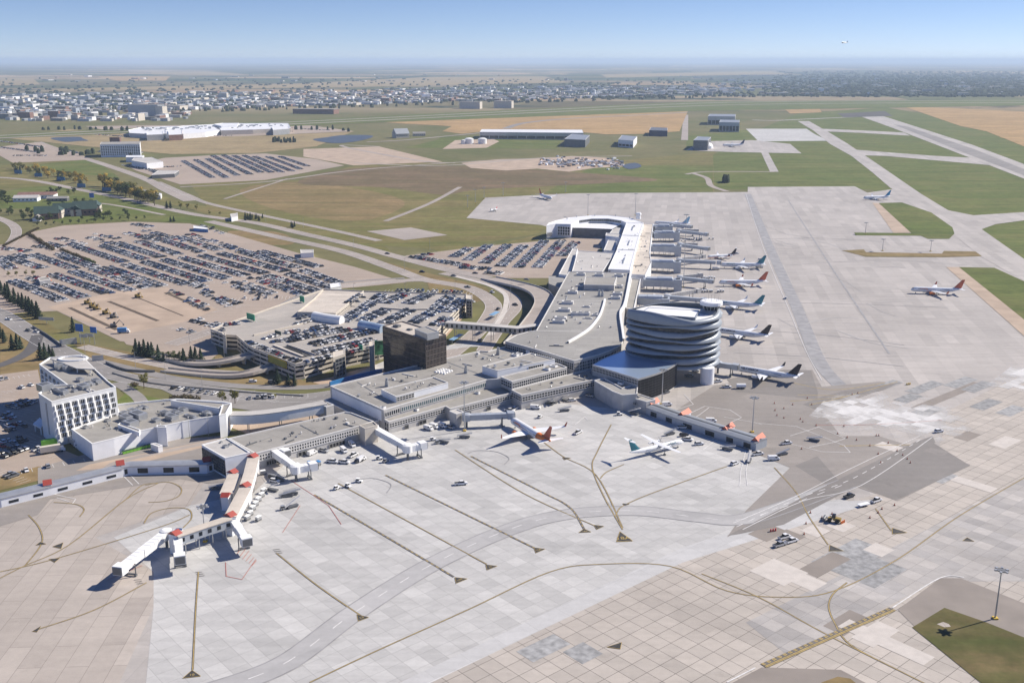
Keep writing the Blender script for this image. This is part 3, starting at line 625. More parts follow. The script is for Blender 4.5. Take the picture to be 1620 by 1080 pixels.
rooftop_units(nt_, [((919,435.5),15,(7,3.5,2)), ((948,436.5),15,(7,3.5,2)), ((979,437.5),15,(7,3.5,2)), ((906,464),15,(7,4,2)), ((898,480.5),15,(8,4,2)), ((893,492),15,(8,4,2)), ((887,505.5),15,(8,4,2)), ((884,510.5),15,(8,4,2)), ((908.5,498),15,(4.5,4,2)), ((918.5,498),15,(4.5,4,2)), ((928,498),15,(4.5,4,2)), ((977,466.5),15,(7,4,2)), ((974,472.5),15,(7,4,2)), ((979,455),15,(6,4,2)), ((928,486),15,(5,2,1)), ((941,499),15,(4,3,1)), ((930,504),15,(6,1.6,.7)), ((917,453),15,(5,3,1.2))], -9.5, fascia)
chimney_fin(nt_, (948,468), 15); chimney_fin(nt_, (953,469), 15)
block(nt_, [(999,441),(1013.5,442.5),(1003,491),(989.5,488)], 10.5, conc_wall, roof_grey, 0, 0.8, white, names=('side_wing', 'roof'))
block(nt_, [(905,429.5),(914,397),(972.5,401),(953,430)], 12.5, conc_wall, roof_pale, 0, 0.4, white, names=('middle_hall', 'roof'))
block(nt_, [(884,434),(906,393),(914,394),(904,426),(899,436)], 9.0, offwhite, roof_pale, 0, 0.4, white, names=('lower_wing', 'roof'))
block(nt_, [(868,437),(898,435),(890,457),(868,449)], 7.0, conc_dark, roof_dark, 0, 0.3, conc_dark, names=('loading_canopy', 'roof'))
# ---------------- pier with the round end
pr = empty('departure_pier', G(1000, 390), 'long white roofed pier ending in a curved ring of gates', 'terminal')
for px, h in [([(962,426),(996.5,427.5),(1005,396),(976,395)], 15.0), ([(976,394.5),(1005,395.5),(1011,373.5),(984,372.5)], 14.6), ([(984,372),(1011,373),(1018,353),(991,352.8)], 14.2)]:
    block(pr, px, h, offwhite, roof_white, 0, 0.3, white)
facade(pr, wpt((962.5,426),15), wpt((995.5,427.3),15), 11.5, 14.2, 12, 1, glass, white, 0.3)
block(pr, [(998,434),(1005,396),(1011,373),(1017,354),(1033.5,354.5),(1028,400),(1030.5,416),(1021,436)], 10.5, offwhite, roof_beige, 0, 0.5, white, names=('gate_wing', 'roof'))
ring_o = [(864.5,357),(868,353),(882,348.5),(901,344.5),(935,341),(962,341),(996,344.5),(1018,352.8)]
ring_i = [(991,352.8),(982.7,349),(962,346),(935,346),(916,348.5),(907,353),(903,355),(879.4,354.5)]
block(pr, ring_o + ring_i, 14.2, offwhite, roof_white, 0, 0.3, white, names=('ring_wall', 'ring_roof'))
facade(pr, wpt((882,355),14.2), wpt((902,356),14.2), 3, 12.5, 5, 3, glass, white, 0.5)
facade(pr, wpt((865.5,357),14.2), wpt((874,356),14.2), 2, 7, 4, 1, glass, white, 0.5)
ri = GL([(982.7,349),(962,346),(935,346),(916,348.5)], 14.2)
for a, b in zip(ri, ri[1:]): facade(pr, a, b, 11.4, 14.0, 8, 1, glass, steel, 0.3)
block(pr, [(902.5,360.5),(969,363),(985,354),(906,353)], 9.5, steel_dk, roof_white, 0, 0.4, steel_dk, names=('courtyard_wall', 'roof'))
block(pr, [(958,377),(972,378),(985,361),(972,360)], 9.0, offwhite, roof_pale, 0, 0.3, white, names=('link_building', 'roof'))
block(pr, [(958,373),(981,376),(983,371),(959,368.5)], 11.0, offwhite, roof_pale, 0, 0.3, white, names=('link_building', 'roof'))
block(pr, [(955,396),(972,397),(976,381),(962,380)], 8.5, offwhite, roof_pale, 0, 0.3, white, names=('link_building', 'roof'))
m_ = MB()
for px in [(897,347),(912,343.6),(941,341.5),(974,342),(996,345.5)]:
    c = G(px[0], px[1], 14.5); m_.tube(c, c + Vector((0, 0, 2.2)), .5, .5, 6)
for px, h in [((987,412),15.3), ((995,384),14.9), ((1001,361),14.5)]:
    c = G(px[0], px[1], h); m_.box((c.x, c.y, h + .2), (1, 26, .5), R(-9.5))
m_.build('roof_vent', steel, pr)
c = G(1010, 346, 14.4); m_ = MB(); m_.tube((c.x, c.y, 14.4), (c.x, c.y, 19), 3, 2.2, 10); m_.tube((c.x, c.y, 19), (c.x, c.y, 21), 3.4, 2.6, 10); m_.build('apron_lookout', white, pr)
glass_hall = M('glass_hall_dark', (.015,.014,.015), .3, spec=.12)  # near-black, less reflective glass for the arrivals hall
bronze_dk = M('mullion_dark', (0.07, 0.07, 0.075), .5)
# ---------------- blue roofed arrivals hall
rh = empty('arrivals_hall', G(1000, 620), 'glazed hall under a broad blue metallic roof beside the wavy tower', 'terminal')
ro = smooth_line(GL([(937.4,577),(1009.6,599.5)], 14.0), 6)
sid = smooth_line(GL([(1009.6,599.5),(1032,593),(1052,585.5),(1070.7,575)], 14.0), 4)[1:]
bk = smooth_line(GL([(1070.7,575),(1048,569),(1022,565),(1003,559),(990,553.5),(975,559),(955,567),(937.4,577)], 14.0), 4)[1:-1]
pts = ro + sid + bk
block(rh, None, 14.0, conc_wall, metal_sky_blue, 0, 0.12, steel, world=pts)
for a, b, n, m1, m2 in [(ro[0], ro[-1], 30, glass, fascia)]: facade(rh, a, b, 10.5, 13.4, n, 2, m1, m2, 0.2)
cv = [ro[-1]] + sid
for a, b in zip(cv, cv[1:]): facade(rh, a, b, 1.0, 13.2, 4, 8, glass_hall, bronze_dk, 0.1, 'curtain_wall')
block(rh, [(940,603),(956,599),(984,614.5),(1006,608.5),(1009,611),(1008,624),(985,626),(969,620)], 9.0, conc_wall, roof_dark, 0, 0.6, fascia, names=('podium_wall', 'podium_roof'))
facade(rh, wpt((955,611),9), wpt((967,618),9), 5.8, 7.6, 5, 1, glass, conc_wall, 0.2)
facade(rh, wpt((991,624.8),9), wpt((1006,623),9), 5.0, 8.2, 8, 2, glass, fascia, 0.2)
rooftop_units(rh, [((982,608),9,(3,2,1.2))], -35, white)
block(rh, [(985.6,625.5),(1022.6,636),(1037,632.5),(1007.8,622.5)], 6.6, conc_wall, roof_grey, 0, 0.4, fascia, names=('gate_lobby_wall', 'gate_lobby_roof'))
facade(rh, wpt((992,628),6.6), wpt((1007,632.5),6.6), 3.6, 5.2, 6, 1, glass, conc_wall, 0.2)
# ---------------- wavy control tower
ct = empty('control_tower', G(1064, 600), 'office tower wrapped in undulating silver bands with a round control cab on top', 'tower')
Z0, Z1 = 9.5, 37.0
base = smooth_line(GL([(994,498),(1028,506),(1062,509.5),(1096,510.5),(1129,505.5),(1139,499),(1132,492),(1100,487.5),(1060,484.5),(1030,484),(1003,490)], Z1), 6, True)
cen = centre(base)
def ringpts(scale_off, zf):
    L_ = offset_line(base + [base[0]], -scale_off); l0 = offset_line([base[-1], base[0], base[1]], -scale_off)[1]; L_[0] = l0
    L_ = L_[:len(base)] if area2(base) > 0 else L_[:len(base)]
    return [(p.x, p.y, zf(i)) for i, p in enumerate(L_)]
sg = 1 if area2(base) > 0 else -1
NBase = len(base)
m_ = MB(); m_.loft([ringpts(-1.6 * sg, lambda i: Z0), ringpts(-1.6 * sg, lambda i: Z1)], 0, capa=False, capb=False); m_.build('glazing', glass, ct)
nf = 7; fh = (Z1 - Z0) / nf
ph = 0.0
for k in range(nf + 1):
    zc = Z0 + k * fh + 0.6; a1, a2, p1, p2 = (0.4, 0.34, k * 1.9, k * 2.7) if 0 < k else (0.1, 0.0, 0, 0)
    th = 0.98 if k < nf else 2.0
    def wv(i, s=1.0): t = 2 * math.pi * i / NBase; return a1 * math.sin(2 * t + p1) + a2 * math.sin(3 * t + p2)
    def tk(i): t = 2 * math.pi * i / NBase; return th * (1.0 + 0.55 * math.sin(2 * t + p2 * 1.3 + 1) * (1 if 0 < k else 0.15))
    def oo(base_o): return base_o * sg
    xs = [p.x for p in base]; xa, xb = min(xs), max(xs)
    def lip(px_, k_): return [(q_[0] + k_ * max(0, (base[i].x - xa) / (xb - xa) - .74) * 2.2, q_[1], q_[2]) for i, q_ in enumerate(px_)]
    rings = [ringpts(oo(-1.7), lambda i: zc + wv(i) - tk(i) * .95), lip(ringpts(oo(0.75), lambda i: zc + wv(i) - tk(i)), 1), lip(ringpts(oo(0.85), lambda i: zc + wv(i) - .8 * tk(i)), 1), ringpts(oo(0.15), lambda i: zc + wv(i) + .5 * tk(i)), ringpts(oo(-0.35), lambda i: zc + wv(i) + .95 * tk(i)), ringpts(oo(-1.7), lambda i: zc + wv(i) + 1.0 * tk(i))]
    m_ = MB(); m_.loft(rings, 0, capa=False, capb=False); m_.build('band', metal_band, ct, smooth=True)
for k in range(nf):                           # mullions between the bands
    for s_ in range(0, NBase, 2):
        pass
m_ = MB(); m_.cap([(p[0], p[1]) for p in ringpts(-1.65 * sg, lambda i: 0)], Z1 + 0.6); m_.build('roof', roof_white, ct)
m_ = MB(); m_.cap([(p[0], p[1]) for p in ringpts(-1.65 * sg, lambda i: 0)][::-1], Z0 + 0.1); m_.build('soffit', steel, ct)
block(ct, [(1026,486.5),(1106,491),(1100,502.5),(1012,495.5)], Z1 + 2.6, metal_band, roof_white, Z1 + .5, 0.15, metal_band, names=('plant_room', 'roof'))
cb = G(1118, 606); cr = 4.0
m_ = MB(); m_.tube((cb.x, cb.y, 0), (cb.x, cb.y, Z0 + .2), cr, cr, 28); m_.build('column', offwhite, ct, smooth=False)
c2 = G(1124.5, 493, Z1 + 1)
def circ(r, z, n=28): return [(c2.x + r * math.cos(2 * math.pi * i / n), c2.y + r * math.sin(2 * math.pi * i / n), z) for i in range(n)]
m_ = MB(); m_.loft([circ(7.0, Z1 + .5), circ(6.0, Z1 + 1.8), circ(4.3, Z1 + 2.6)], 0, capa=False); m_.build('cab_base', metal_band, ct)
m_ = MB(); m_.loft([circ(4.2, Z1 + 2.6), circ(5.4, Z1 + 5.2)], 0, capa=False, capb=False)
cabg = m_.build('cab_glass', glass, ct)
m_ = MB()
for i in range(14):
    a = 2 * math.pi * i / 14; m_.tube((c2.x + 4.25 * math.cos(a), c2.y + 4.25 * math.sin(a), Z1 + 2.6), (c2.x + 5.45 * math.cos(a), c2.y + 5.45 * math.sin(a), Z1 + 5.2), .09, .09, 4)
m_.build('mullion', white, cabg)
m_ = MB(); m_.loft([circ(5.4, Z1 + 5.1), circ(6.6, Z1 + 5.5), circ(6.5, Z1 + 7.3), circ(5.6, Z1 + 7.7)], 0, capa=True, capb=True); cr_ = m_.build('cab_roof', offwhite, ct)
m_ = MB()
for i in range(7): a = i * .9; m_.tube((c2.x + 4 * math.cos(a), c2.y + 4 * math.sin(a), Z1 + 7.6), (c2.x + 4 * math.cos(a), c2.y + 4 * math.sin(a), Z1 + 10 + (i % 3)), .1, .05, 4)
m_.build('aerial', steel_dk, cr_)
# ---------------- parking garage
PK = empty('parking_garage', G(480, 590), 'three storey open parking garage with cars parked on its roof decks', 'parking garage')
DK = 9.0
deck_px = [(333,522),(511,459),(575.5,461.5),(738,466.5),(737,474),(692,523),(600,547),(584.5,549.5),(525.5,562.5),(481,575.5),(466.5,577.5),(399.5,551.5),(390,546),(374,532),(357,531)]
dk = GL(deck_px, DK); dk = [Vector((p.x, p.y, 0)) for p in dk]
if area2(dk) < 0: dk = dk[::-1]
m_ = MB(); m_.cap([(p.x, p.y) for p in dk], DK); m_.build('roof_deck', slab('deck_concrete', (0.40,0.365,0.325), (0.355,0.33,0.30), 45, 18, 8, 0.08, 0.7, 0.06, 0.14, 0.0), PK)
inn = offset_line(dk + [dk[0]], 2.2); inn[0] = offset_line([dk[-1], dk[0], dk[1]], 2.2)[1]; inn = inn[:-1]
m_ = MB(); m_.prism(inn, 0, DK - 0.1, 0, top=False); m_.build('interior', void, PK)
for lv, (za, zb) in enumerate(((0.0, 1.3), (2.6, 4.2), (5.6, 7.0), (8.1, 9.9))):
    m_ = MB(); n = len(dk)
    il = offset_line(dk + [dk[0]], .3); il[0] = offset_line([dk[-1], dk[0], dk[1]], .3)[1]
    for i in range(n):
        a, b = dk[i], dk[(i + 1) % n]; c_, d_ = il[i], il[(i + 1) % n]
        m_.face([(a.x, a.y, za), (b.x, b.y, za), (b.x, b.y, zb), (a.x, a.y, zb)]); m_.face([(a.x, a.y, zb), (b.x, b.y, zb), (d_.x, d_.y, zb), (c_.x, c_.y, zb)])
        m_.face([(c_.x, c_.y, zb), (d_.x, d_.y, zb), (d_.x, d_.y, za), (c_.x, c_.y, za)]); m_.face([(c_.x, c_.y, za), (d_.x, d_.y, za), (b.x, b.y, za), (a.x, a.y, za)])
    m_.build('spandrel', cream, PK)
m_ = MB(); n = len(dk)
for i in range(n):
    a, b = dk[i], dk[(i + 1) % n]; L_ = (b - a).length; k = max(1, int(L_ / 8))
    for j in range(k):
        p = a.lerp(b, j / k); t = (b - a).normalized(); nn = Vector((-t.y, t.x, 0)); p = p + nn * .5
        m_.box((p.x, p.y, 4.4), (.5, .6, 8.8), math.atan2(t.y, t.x))
m_.build('columns', cream, PK)
block(PK, [(531,497),(575.5,461.5),(540,459.5),(511,459),(496,474),(470,495),(497,495.5)], DK + 2.6, cream, roof_beige, DK, 0.9, cream, names=('upper_deck_wall', 'upper_deck'))
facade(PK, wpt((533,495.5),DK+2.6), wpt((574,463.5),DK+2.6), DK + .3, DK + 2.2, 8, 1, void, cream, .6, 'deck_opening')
for px, h, nm in [([(527,557),(546,553),(546,560),(527,566)], 13.0, 'stair_tower'), ([(584,541),(592,539),(592,547),(584,550)], 15.5, 'stair_tower'), ([(737,466),(747,467),(747,474),(737,473)], 13.5, 'stair_tower'), ([(352,525),(357,527),(357,531),(352,529)], 12.0, 'stair_tower')]:
    block(PK, px, h, cream, cream, 0, 0.3, cream, names=(nm, 'roof'))
facade(PK, wpt((530,566.3),13), wpt((545.5,560.8),13), 1.0, 12.0, 3, 5, glass, steel, .25, 'stair_glazing')
facade(PK, wpt((738,473.2),13.5), wpt((746.5,474),13.5), 1.0, 12.5, 2, 5, glass, cream, .3, 'stair_glazing')
# skywalk tubes lying on the decks
def tube_walk(px, h, r, mat, nm):
    p = GL(px, h); m = MB(); rings = []
    for i, q in enumerate(p):
        t = (p[min(i + 1, len(p) - 1)] - p[max(i - 1, 0)]).normalized(); s = Vector((-t.y, t.x, 0))
        rings.append([q + s * r * math.cos(a) + Vector((0, 0, r * math.sin(a))) for a in [math.pi * j / 8 for j in range(9)]] + [q + s * -r + Vector((0, 0, -h + DK + .05)), q + s * r + Vector((0, 0, -h + DK + .05))])
    m.loft(rings); return m.build(nm, mat, PK)
tube_walk([(497,500),(515,503.5),(541,507)], DK + 2.0, 3.2, white, 'roof_walkway')
tube_walk([(570,514),(588,517),(606,521)], DK + 2.0, 3.2, M('walkway_bluegrey', (0.42,0.52,0.62), .3, .3), 'roof_walkway')
for px, wd in [([(401,529),(431,522),(470,513),(497,505)], 1.0), ([(433,545),(480,563)], 1.6), ([(454,544),(500,560)], .5), ([(607,486),(640,488.5),(688,487.5)], 1.4)]:
    p = GL(px, DK + .9); m_ = MB()
    for o in (-wd / 2, wd / 2):
        L_ = offset_line(p, o)
        for a, b in zip(L_, L_[1:]): m_.face([(a.x, a.y, DK), (b.x, b.y, DK), (b.x, b.y, DK + .95), (a.x, a.y, DK + .95)])
    strip(m_, p, wd, DK + .95); m_.build('ramp_wall', cream, PK)
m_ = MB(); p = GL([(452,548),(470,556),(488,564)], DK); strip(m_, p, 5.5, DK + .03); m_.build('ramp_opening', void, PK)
def garage_sign(px, h, wd, ht, mat, lab):
    c = G(px[0], px[1], h); r = empty('parking_sign', (c.x, c.y, h), lab, 'sign', 'panel signs on the parking garage')
    a = R(-42); MB().box((c.x, c.y, h + ht / 2 + .6), (wd, .4, ht), a).build('panel', mat, r)
    mm = MB()
    for o in (-.35, .35): mm.box((c.x + math.cos(a) * wd * o, c.y + math.sin(a) * wd * o, h + .3), (.25, .25, .6), a)
    mm.build('post', steel_dk, r); return r
garage_sign((397,507), DK, 9, 4.2, green_sign, 'wide green panel on the garage roof facing the big parking lot')
garage_sign((478,478.5), DK, 5, 4.2, green_sign, 'smaller green panel at the upper deck edge of the garage')
garage_sign((440,530), DK, 6.5, 2.2, green_roof, 'dark green panel low between car rows on the garage roof')
garage_sign((571,554.5), DK, 3, 3, green_sign, 'dark green box panel on the garage parapet near the office block')
sg_ = empty('banner', G(440, 575), 'long yellow banner hung on the garage front above the ramp', 'banner')
a, b = wpt((425,561.8),DK), wpt((454,573),DK)
facade(sg_, a, b, 5.2, 9.4, 1, 1, M('banner_olive', (0.28,0.26,0.05), .7), yellow, .25, 'cloth', .35)
bb = empty('billboard', G(596, 560), 'tall green billboard panel between the garage and the office block', 'billboard')
c = wpt((597,549), 9); m_ = MB(); m_.box((c.x, c.y, 8.5), (8, .5, 9), R(12)); m_.build('panel', M('billboard_green', (0.07,0.26,0.11), .5, sc=.35, amt=.8), bb); m_ = MB(); m_.box((c.x, c.y + .6, 4), (.6, .6, 8), R(12)); m_.build('post', steel, bb)
# ramps up into the garage
def flyover(name, px, hs, wd, lab, mat=road_pale, side=cream, legs=3, up=.95):
    p = smooth_line([G(x, y, h) for (x, y), h in zip(px, hs)], 5)
    r = empty(name, (p[0].x, p[0].y, 0), lab, 'ramp'); m = MB(); L_ = offset_line(p, wd / 2); Rr = offset_line(p, -wd / 2)
    for i in range(len(p) - 1): m.face([Rr[i], Rr[i + 1], L_[i + 1], L_[i]])
    m.build('roadway', mat, r); m = MB()
    for Q, s in ((L_, .25), (Rr, -.25)):
        K = offset_line(Q, s); V = Vector
        for i in range(len(p) - 1):
            for A, B in ((Q, Q), (K, K)): m.face([A[i] + V((0, 0, -.9)), A[i + 1] + V((0, 0, -.9)), A[i + 1] + V((0, 0, up)), A[i] + V((0, 0, up))])
            m.face([Q[i] + V((0, 0, up)), Q[i + 1] + V((0, 0, up)), K[i + 1] + V((0, 0, up)), K[i] + V((0, 0, up))])
    for i in range(len(p) - 1): m.face([L_[i] + V((0, 0, -.9)), L_[i + 1] + V((0, 0, -.9)), Rr[i + 1] + V((0, 0, -.9)), Rr[i] + V((0, 0, -.9))])
    m.build('barrier', side, r)
    for k in range(1, legs + 1):
        q_ = p[int(len(p) * k / (legs + 1))]
        if q_.z > 1.6: MB().box((q_.x, q_.y, (q_.z - .9) / 2), (1, wd * .6, q_.z - .9), R(45)).build('pier', side, r)
    return r
flyover('garage_ramp', [(240,560),(300,573),(345,572),(385,564),(410,556)], [.5, 1.5, 3.0, 4.5, 5.4], 7, 'curving concrete ramp rising to the upper garage entrance')
flyover('garage_ramp', [(260,585),(330,592),(380,592),(420,582),(445,572)], [.4, .8, 1.8, 3.4, 4.4], 7, 'lower concrete ramp curving up to the garage beside the yellow banner')
flyover('elevated_road', [(773,440),(815,449),(840,456),(855,464),(862,476),(858,490),(846,508),(833,525),(815,545)], [.3, 2.5, 4.5, 6, 7, 7.2, 7.2, 7.2, 7.2], 15, 'elevated roadway curving round to the departure hall doors', road_pale, conc_wall, 5)
# ---------------- footbridges and covered walks
def corridor(name, pts, wd, z0, z1, wall, roofm, lab, cat, group=None, legs=0, win=None, over=.25, gable=.0, ridge=None):
    p = [Vector(q) for q in pts]; r = empty(name, (p[0].x, p[0].y, 0), lab, cat, group)
    L_ = offset_line(p, wd / 2); Rr = offset_line(p, -wd / 2); m = MB(); n = len(p)
    for i in range(n - 1):
        for A, B in ((Rr[i], Rr[i + 1]), (L_[i + 1], L_[i])): m.face([(A.x, A.y, z0), (B.x, B.y, z0), (B.x, B.y, z1), (A.x, A.y, z1)])
        m.face([(L_[i].x, L_[i].y, z0), (L_[i + 1].x, L_[i + 1].y, z0), (Rr[i + 1].x, Rr[i + 1].y, z0), (Rr[i].x, Rr[i].y, z0)])
    for i, j in ((0, 1), (n - 1, n - 2)): m.face([(L_[i].x, L_[i].y, z0), (Rr[i].x, Rr[i].y, z0), (Rr[i].x, Rr[i].y, z1), (L_[i].x, L_[i].y, z1)])
    m.build('wall', wall, r)
    Lo = offset_line(p, wd / 2 + over); Ro = offset_line(p, -wd / 2 - over); m = MB()
    prof = [(1, z1 - .1), (1, z1 + .25), (.5, z1 + .3 + gable), (0, z1 + .3 + gable * 1.4), (-.5, z1 + .3 + gable), (-1, z1 + .25), (-1, z1 - .1)]
    rings = [[((Lo[i] + Ro[i]) / 2 + (Lo[i] - Ro[i]) / 2 * s).xy.to_3d() + Vector((0, 0, z)) for s, z in prof] for i in range(n)]
    m.loft(rings, 0); m.build('roof', roofm, r)
    if ridge:
        m = MB(); strip(m, p, wd * .12, z1 + .42 + gable * 1.4); m.build('ridge', ridge, r)
    if win:
        m = MB(); za, zb, gap = win
        for Q, s in ((L_, .06), (Rr, -.06)):
            K = offset_line(Q, s)
            for a, b in zip(K, K[1:]):
                k = max(1, int((b - a).length / gap))
                for j in range(k):
                    u = a.lerp(b, (j + .3) / k); v = a.lerp(b, (j + .7) / k)
                    m.face([(u.x, u.y, za), (v.x, v.y, za), (v.x, v.y, zb), (u.x, u.y, zb)])
        m.build('window_strip', glass, r)
    if legs and z0 > .8:
        tot = sum((b - a).length for a, b in zip(p, p[1:])); acc = 0; nxt = tot / (legs + 1) / 2
        for a, b in zip(p, p[1:]):
            l = (b - a).length
            while nxt <= acc + l:
                q_ = a.lerp(b, (nxt - acc) / l); t = (b - a).normalized(); s_ = Vector((-t.y, t.x, 0)); m = MB()
                for o in (-.36, .36): m.tube((q_.x + s_.x * wd * o, q_.y + s_.y * wd * o, 0), (q_.x + s_.x * wd * o, q_.y + s_.y * wd * o, z0), .22, .22, 6)
                m.build('support', steel, r); nxt += tot / (legs + 1)
            acc += l
    return r
def gable_house(px, h, wd, ln, ang, mat, lab, grp, rise=1.7):
    c = G(px[0], px[1], h); r = empty('stair_head', (c.x, c.y, 0), lab, 'stair head', grp); a = R(ang); u = Vector((math.cos(a), math.sin(a), 0)); v = Vector((-u.y, u.x, 0))
    MB().box((c.x, c.y, h / 2), (ln * .86, wd * .86, h), a).build('wall', offwhite, r); m = MB(); V = lambda i, j, z: c + u * i * ln / 2 + v * j * wd / 2 + Vector((0, 0, z - h))
    m.face([V(-1, -1, h), V(1, -1, h), V(1, 0, h + rise), V(-1, 0, h + rise)]); m.face([V(1, 1, h), V(-1, 1, h), V(-1, 0, h + rise), V(1, 0, h + rise)])
    m.face([V(-1, 1, h), V(-1, -1, h), V(-1, 0, h + rise)]); m.face([V(1, -1, h), V(1, 1, h), V(1, 0, h + rise)]); m.face([V(-1, -1, h), V(-1, 1, h), V(1, 1, h), V(1, -1, h)])
    m.build('roof', mat, r); return r
corridor('skywalk', smooth_line(GL([(366,653.5),(400,653),(440,648.5),(480,642),(514,636)], 9.5), 3), 6, 4.6, 9.3, offwhite, roof_pale, 'curved white enclosed skywalk between the hotel annex and the terminal', 'skywalk', legs=2)
MB_ = block(ot, [(506,640),(516,644),(528,640.5),(518,636.5)], 8.5, conc_wall, roof_grey, 0, .3, names=('link_block', 'roof'))
corridor('covered_walkway', GL([(-60,793),(0,785),(75,767),(190,738.5)], 4.0), 6, 0.1, 4.0, offwhite, steel, 'long grey roofed covered walkway running along the apron edge below the hotel', 'walkway', 'covered apron walkways', win=(1.2, 2.4, 9), gable=.3)
corridor('covered_walkway', GL([(190,737),(205,734),(325,731.5),(333,729)], 4.2), 6, 0.1, 4.2, offwhite, steel, 'short covered walkway joining the glazed corner block', 'walkway', 'covered apron walkways', win=(1.0, 3.4, 9), gable=.3)
for px, lab in [((75,764), 'red gabled stair head halfway along the walkway below the hotel'), ((190,733), 'red gabled stair head where the two covered walkways meet'), ((327,727.5), 'red gabled stair head against the glazed corner block')]:
    gable_house(px, 4.9, 5.0, 3.6, 25, red_roof, lab, 'red gabled stair heads')
corridor('covered_walkway', GL([(1032,642),(1080,659),(1150,681),(1205,698)], 4.0), 9, 0.1, 4.0, bridge_grey, M('walk_roof_grey', (0.30,0.32,0.345), .5, .3, amt=.06), 'blue grey roofed covered walkway reaching out from the arrivals hall', 'walkway', 'covered apron walkways', win=(.5, 3.0, 10), gable=.5, ridge=steel_dk)
for px, lab in [((1033,637), 'orange gabled stair head at the hall end of the grey walkway'), ((1083,654), 'orange gabled stair head second along the grey walkway from the hall'), ((1152,676.5), 'orange gabled stair head third along the grey walkway from the hall'), ((1200,693.5), 'orange gabled stair head at the open end of the grey walkway')]:
    gable_house(px, 4.4, 4.0, 9.0, 55, orange_roof, lab, 'orange gabled stair heads', 2.0)
JG = 'gate walkways west of the concourse'
corridor('gate_walkway', GL([(401,722),(395,748),(388,770)], 8.0), 4.6, 4.4, 8.0, offwhite, roof_beige, 'pale raised gate walkway leaving the concourse corner', 'walkway', JG, legs=3)
corridor('gate_walkway', GL([(388,772),(375,797),(364,818)], 8.0), 4.6, 4.4, 8.0, offwhite, roof_beige, 'second pale raised gate walkway beyond the middle red gable', 'walkway', JG, legs=3)
corridor('gate_walkway', GL([(364,819),(320,833),(278,847)], 8.0), 3.8, 4.6, 8.0, bridge_grey, roof_beige, 'grey raised gate walkway leading to the farthest pair of jet bridges', 'walkway', JG, legs=3, win=(5.6, 7.2, 3))
corridor('gate_walkway', GL([(371,750),(358,781)], 6.0), 5.2, .2, 6.0, steel, roof_beige, 'short enclosed walkway with a red end beside the corner block', 'walkway', JG)
for px, lab in [((400,721), 'small red gable roof over the walkway at the concourse'), ((388,767), 'small red gable roof midway along the pale walkways'), ((364,814), 'small red gable roof where the grey gate walkway branches'), ((277,843), 'small red gable roof above the farthest pair of jet bridges'), ((368,746), 'small red gable roof beside the white corner block'), ((357,783), 'red end cap on the short enclosed walkway')]:
    gable_house(px, 8.3 if px[0] != 357 and px[0] != 368 else 6.2, 4.6, 3.4, 0 if px[0] == 357 else 60, red_roof, lab, 'small red gable roofs on the gate walkways', 1.3)
fb = corridor('footbridge', GL([(706,509),(760,513),(818,518),(850,514)], 11.0), 6, 7.4, 11.0, steel, roof_pale, 'glazed footbridge crossing the roads from the garage to the terminal', 'footbridge', legs=4, win=(8.2, 10.4, 3))
# ---------------- jet bridges
JBG = 'jet bridges'
def jet_bridge(p0, p1, lab, mat=white, h=4.2, wd=3.2, dirn=None, two=True, zh=2.9, rot=True):
    a, b = G(p0[0], p0[1], h), G(p1[0], p1[1], h); d = (b - a); L_ = d.xy.length; t = Vector((d.x, d.y, 0)).normalized(); ang = math.atan2(t.y, t.x)
    r = empty('jet_bridge', (a.x, a.y, 0), lab, 'jet bridge', JBG)
    if rot:
        m = MB(); m.tube((a.x, a.y, h - .2), (a.x, a.y, h + zh + .3), wd * .72, wd * .72, 14); m.tube((a.x, a.y, h + zh + .3), (a.x, a.y, h + zh + .7), wd * .72, wd * .4, 14); m.build('rotunda', mat, r)
        m = MB(); m.tube((a.x, a.y, 0), (a.x, a.y, h), .6, .6, 8); m.build('rotunda_column', steel_dk, r)
    for k, (s0, s1, ww) in enumerate(((0.03, .56, wd), (.5, .92, wd * .86)) if two else ((.03, .92, wd),)):
        q0, q1 = a + t * L_ * s0, a + t * L_ * s1; c = (q0 + q1) / 2; m = MB(); ll = (q1 - q0).length
        m.box((c.x, c.y, h + zh / 2), (ll, ww, zh - .1 * k), ang)
        for i in range(int(ll / 2.6)):
            q_ = q0 + t * (i + .5) * 2.6; m.box((q_.x, q_.y, h + zh / 2), (.14, ww + .16, zh + .14 - .1 * k), ang)
        m.build('tunnel', mat, r)
    c = b; m = MB(); m.box((c.x, c.y, h + 1.6), (3.6, wd * 1.25, 3.4), ang); cab_ = m.build('cab', mat, r)
    m = MB(); e = c + t * 1.9; m.box((e.x, e.y, h + 1.6), (.5, wd * 1.1, 2.7), ang); m.build('cab_opening', steel_dk, cab_)
    q_ = a + t * L_ * .8; s_ = Vector((-t.y, t.x, 0)); m = MB()
    for o in (-1, 1): m.tube((q_.x + s_.x * o * 1.9, q_.y + s_.y * o * 1.9, .7), (q_.x + s_.x * o * 1.9, q_.y + s_.y * o * 1.9, h + 1), .25, .25, 6); m.tube((q_.x + s_.x * (o * 1.9 - .3), q_.y + s_.y * (o * 1.9 - .3), .62), (q_.x + s_.x * (o * 1.9 + .3), q_.y + s_.y * (o * 1.9 + .3), .62), .6, .6, 10)
    m.box((q_.x, q_.y, .9), (.7, 4.2, .5), ang); m.build('wheel_leg', steel_dk, r); return r
jet_bridge((366,824), (390,861), 'white jet bridge reaching down from the branching red gable')
jet_bridge((281,851), (285,889), 'white jet bridge pointing straight away from the farthest red gable')
jet_bridge((263,850), (191,906), 'longest white jet bridge with a windowed cab over the tan concrete')
jet_bridge((430,717), (468,745), 'white jet bridge bending out from the concourse near blue carts', rot=False)
jet_bridge((468,747), (495,742), 'stubby white jet bridge arm ending beside blue carts', two=False)
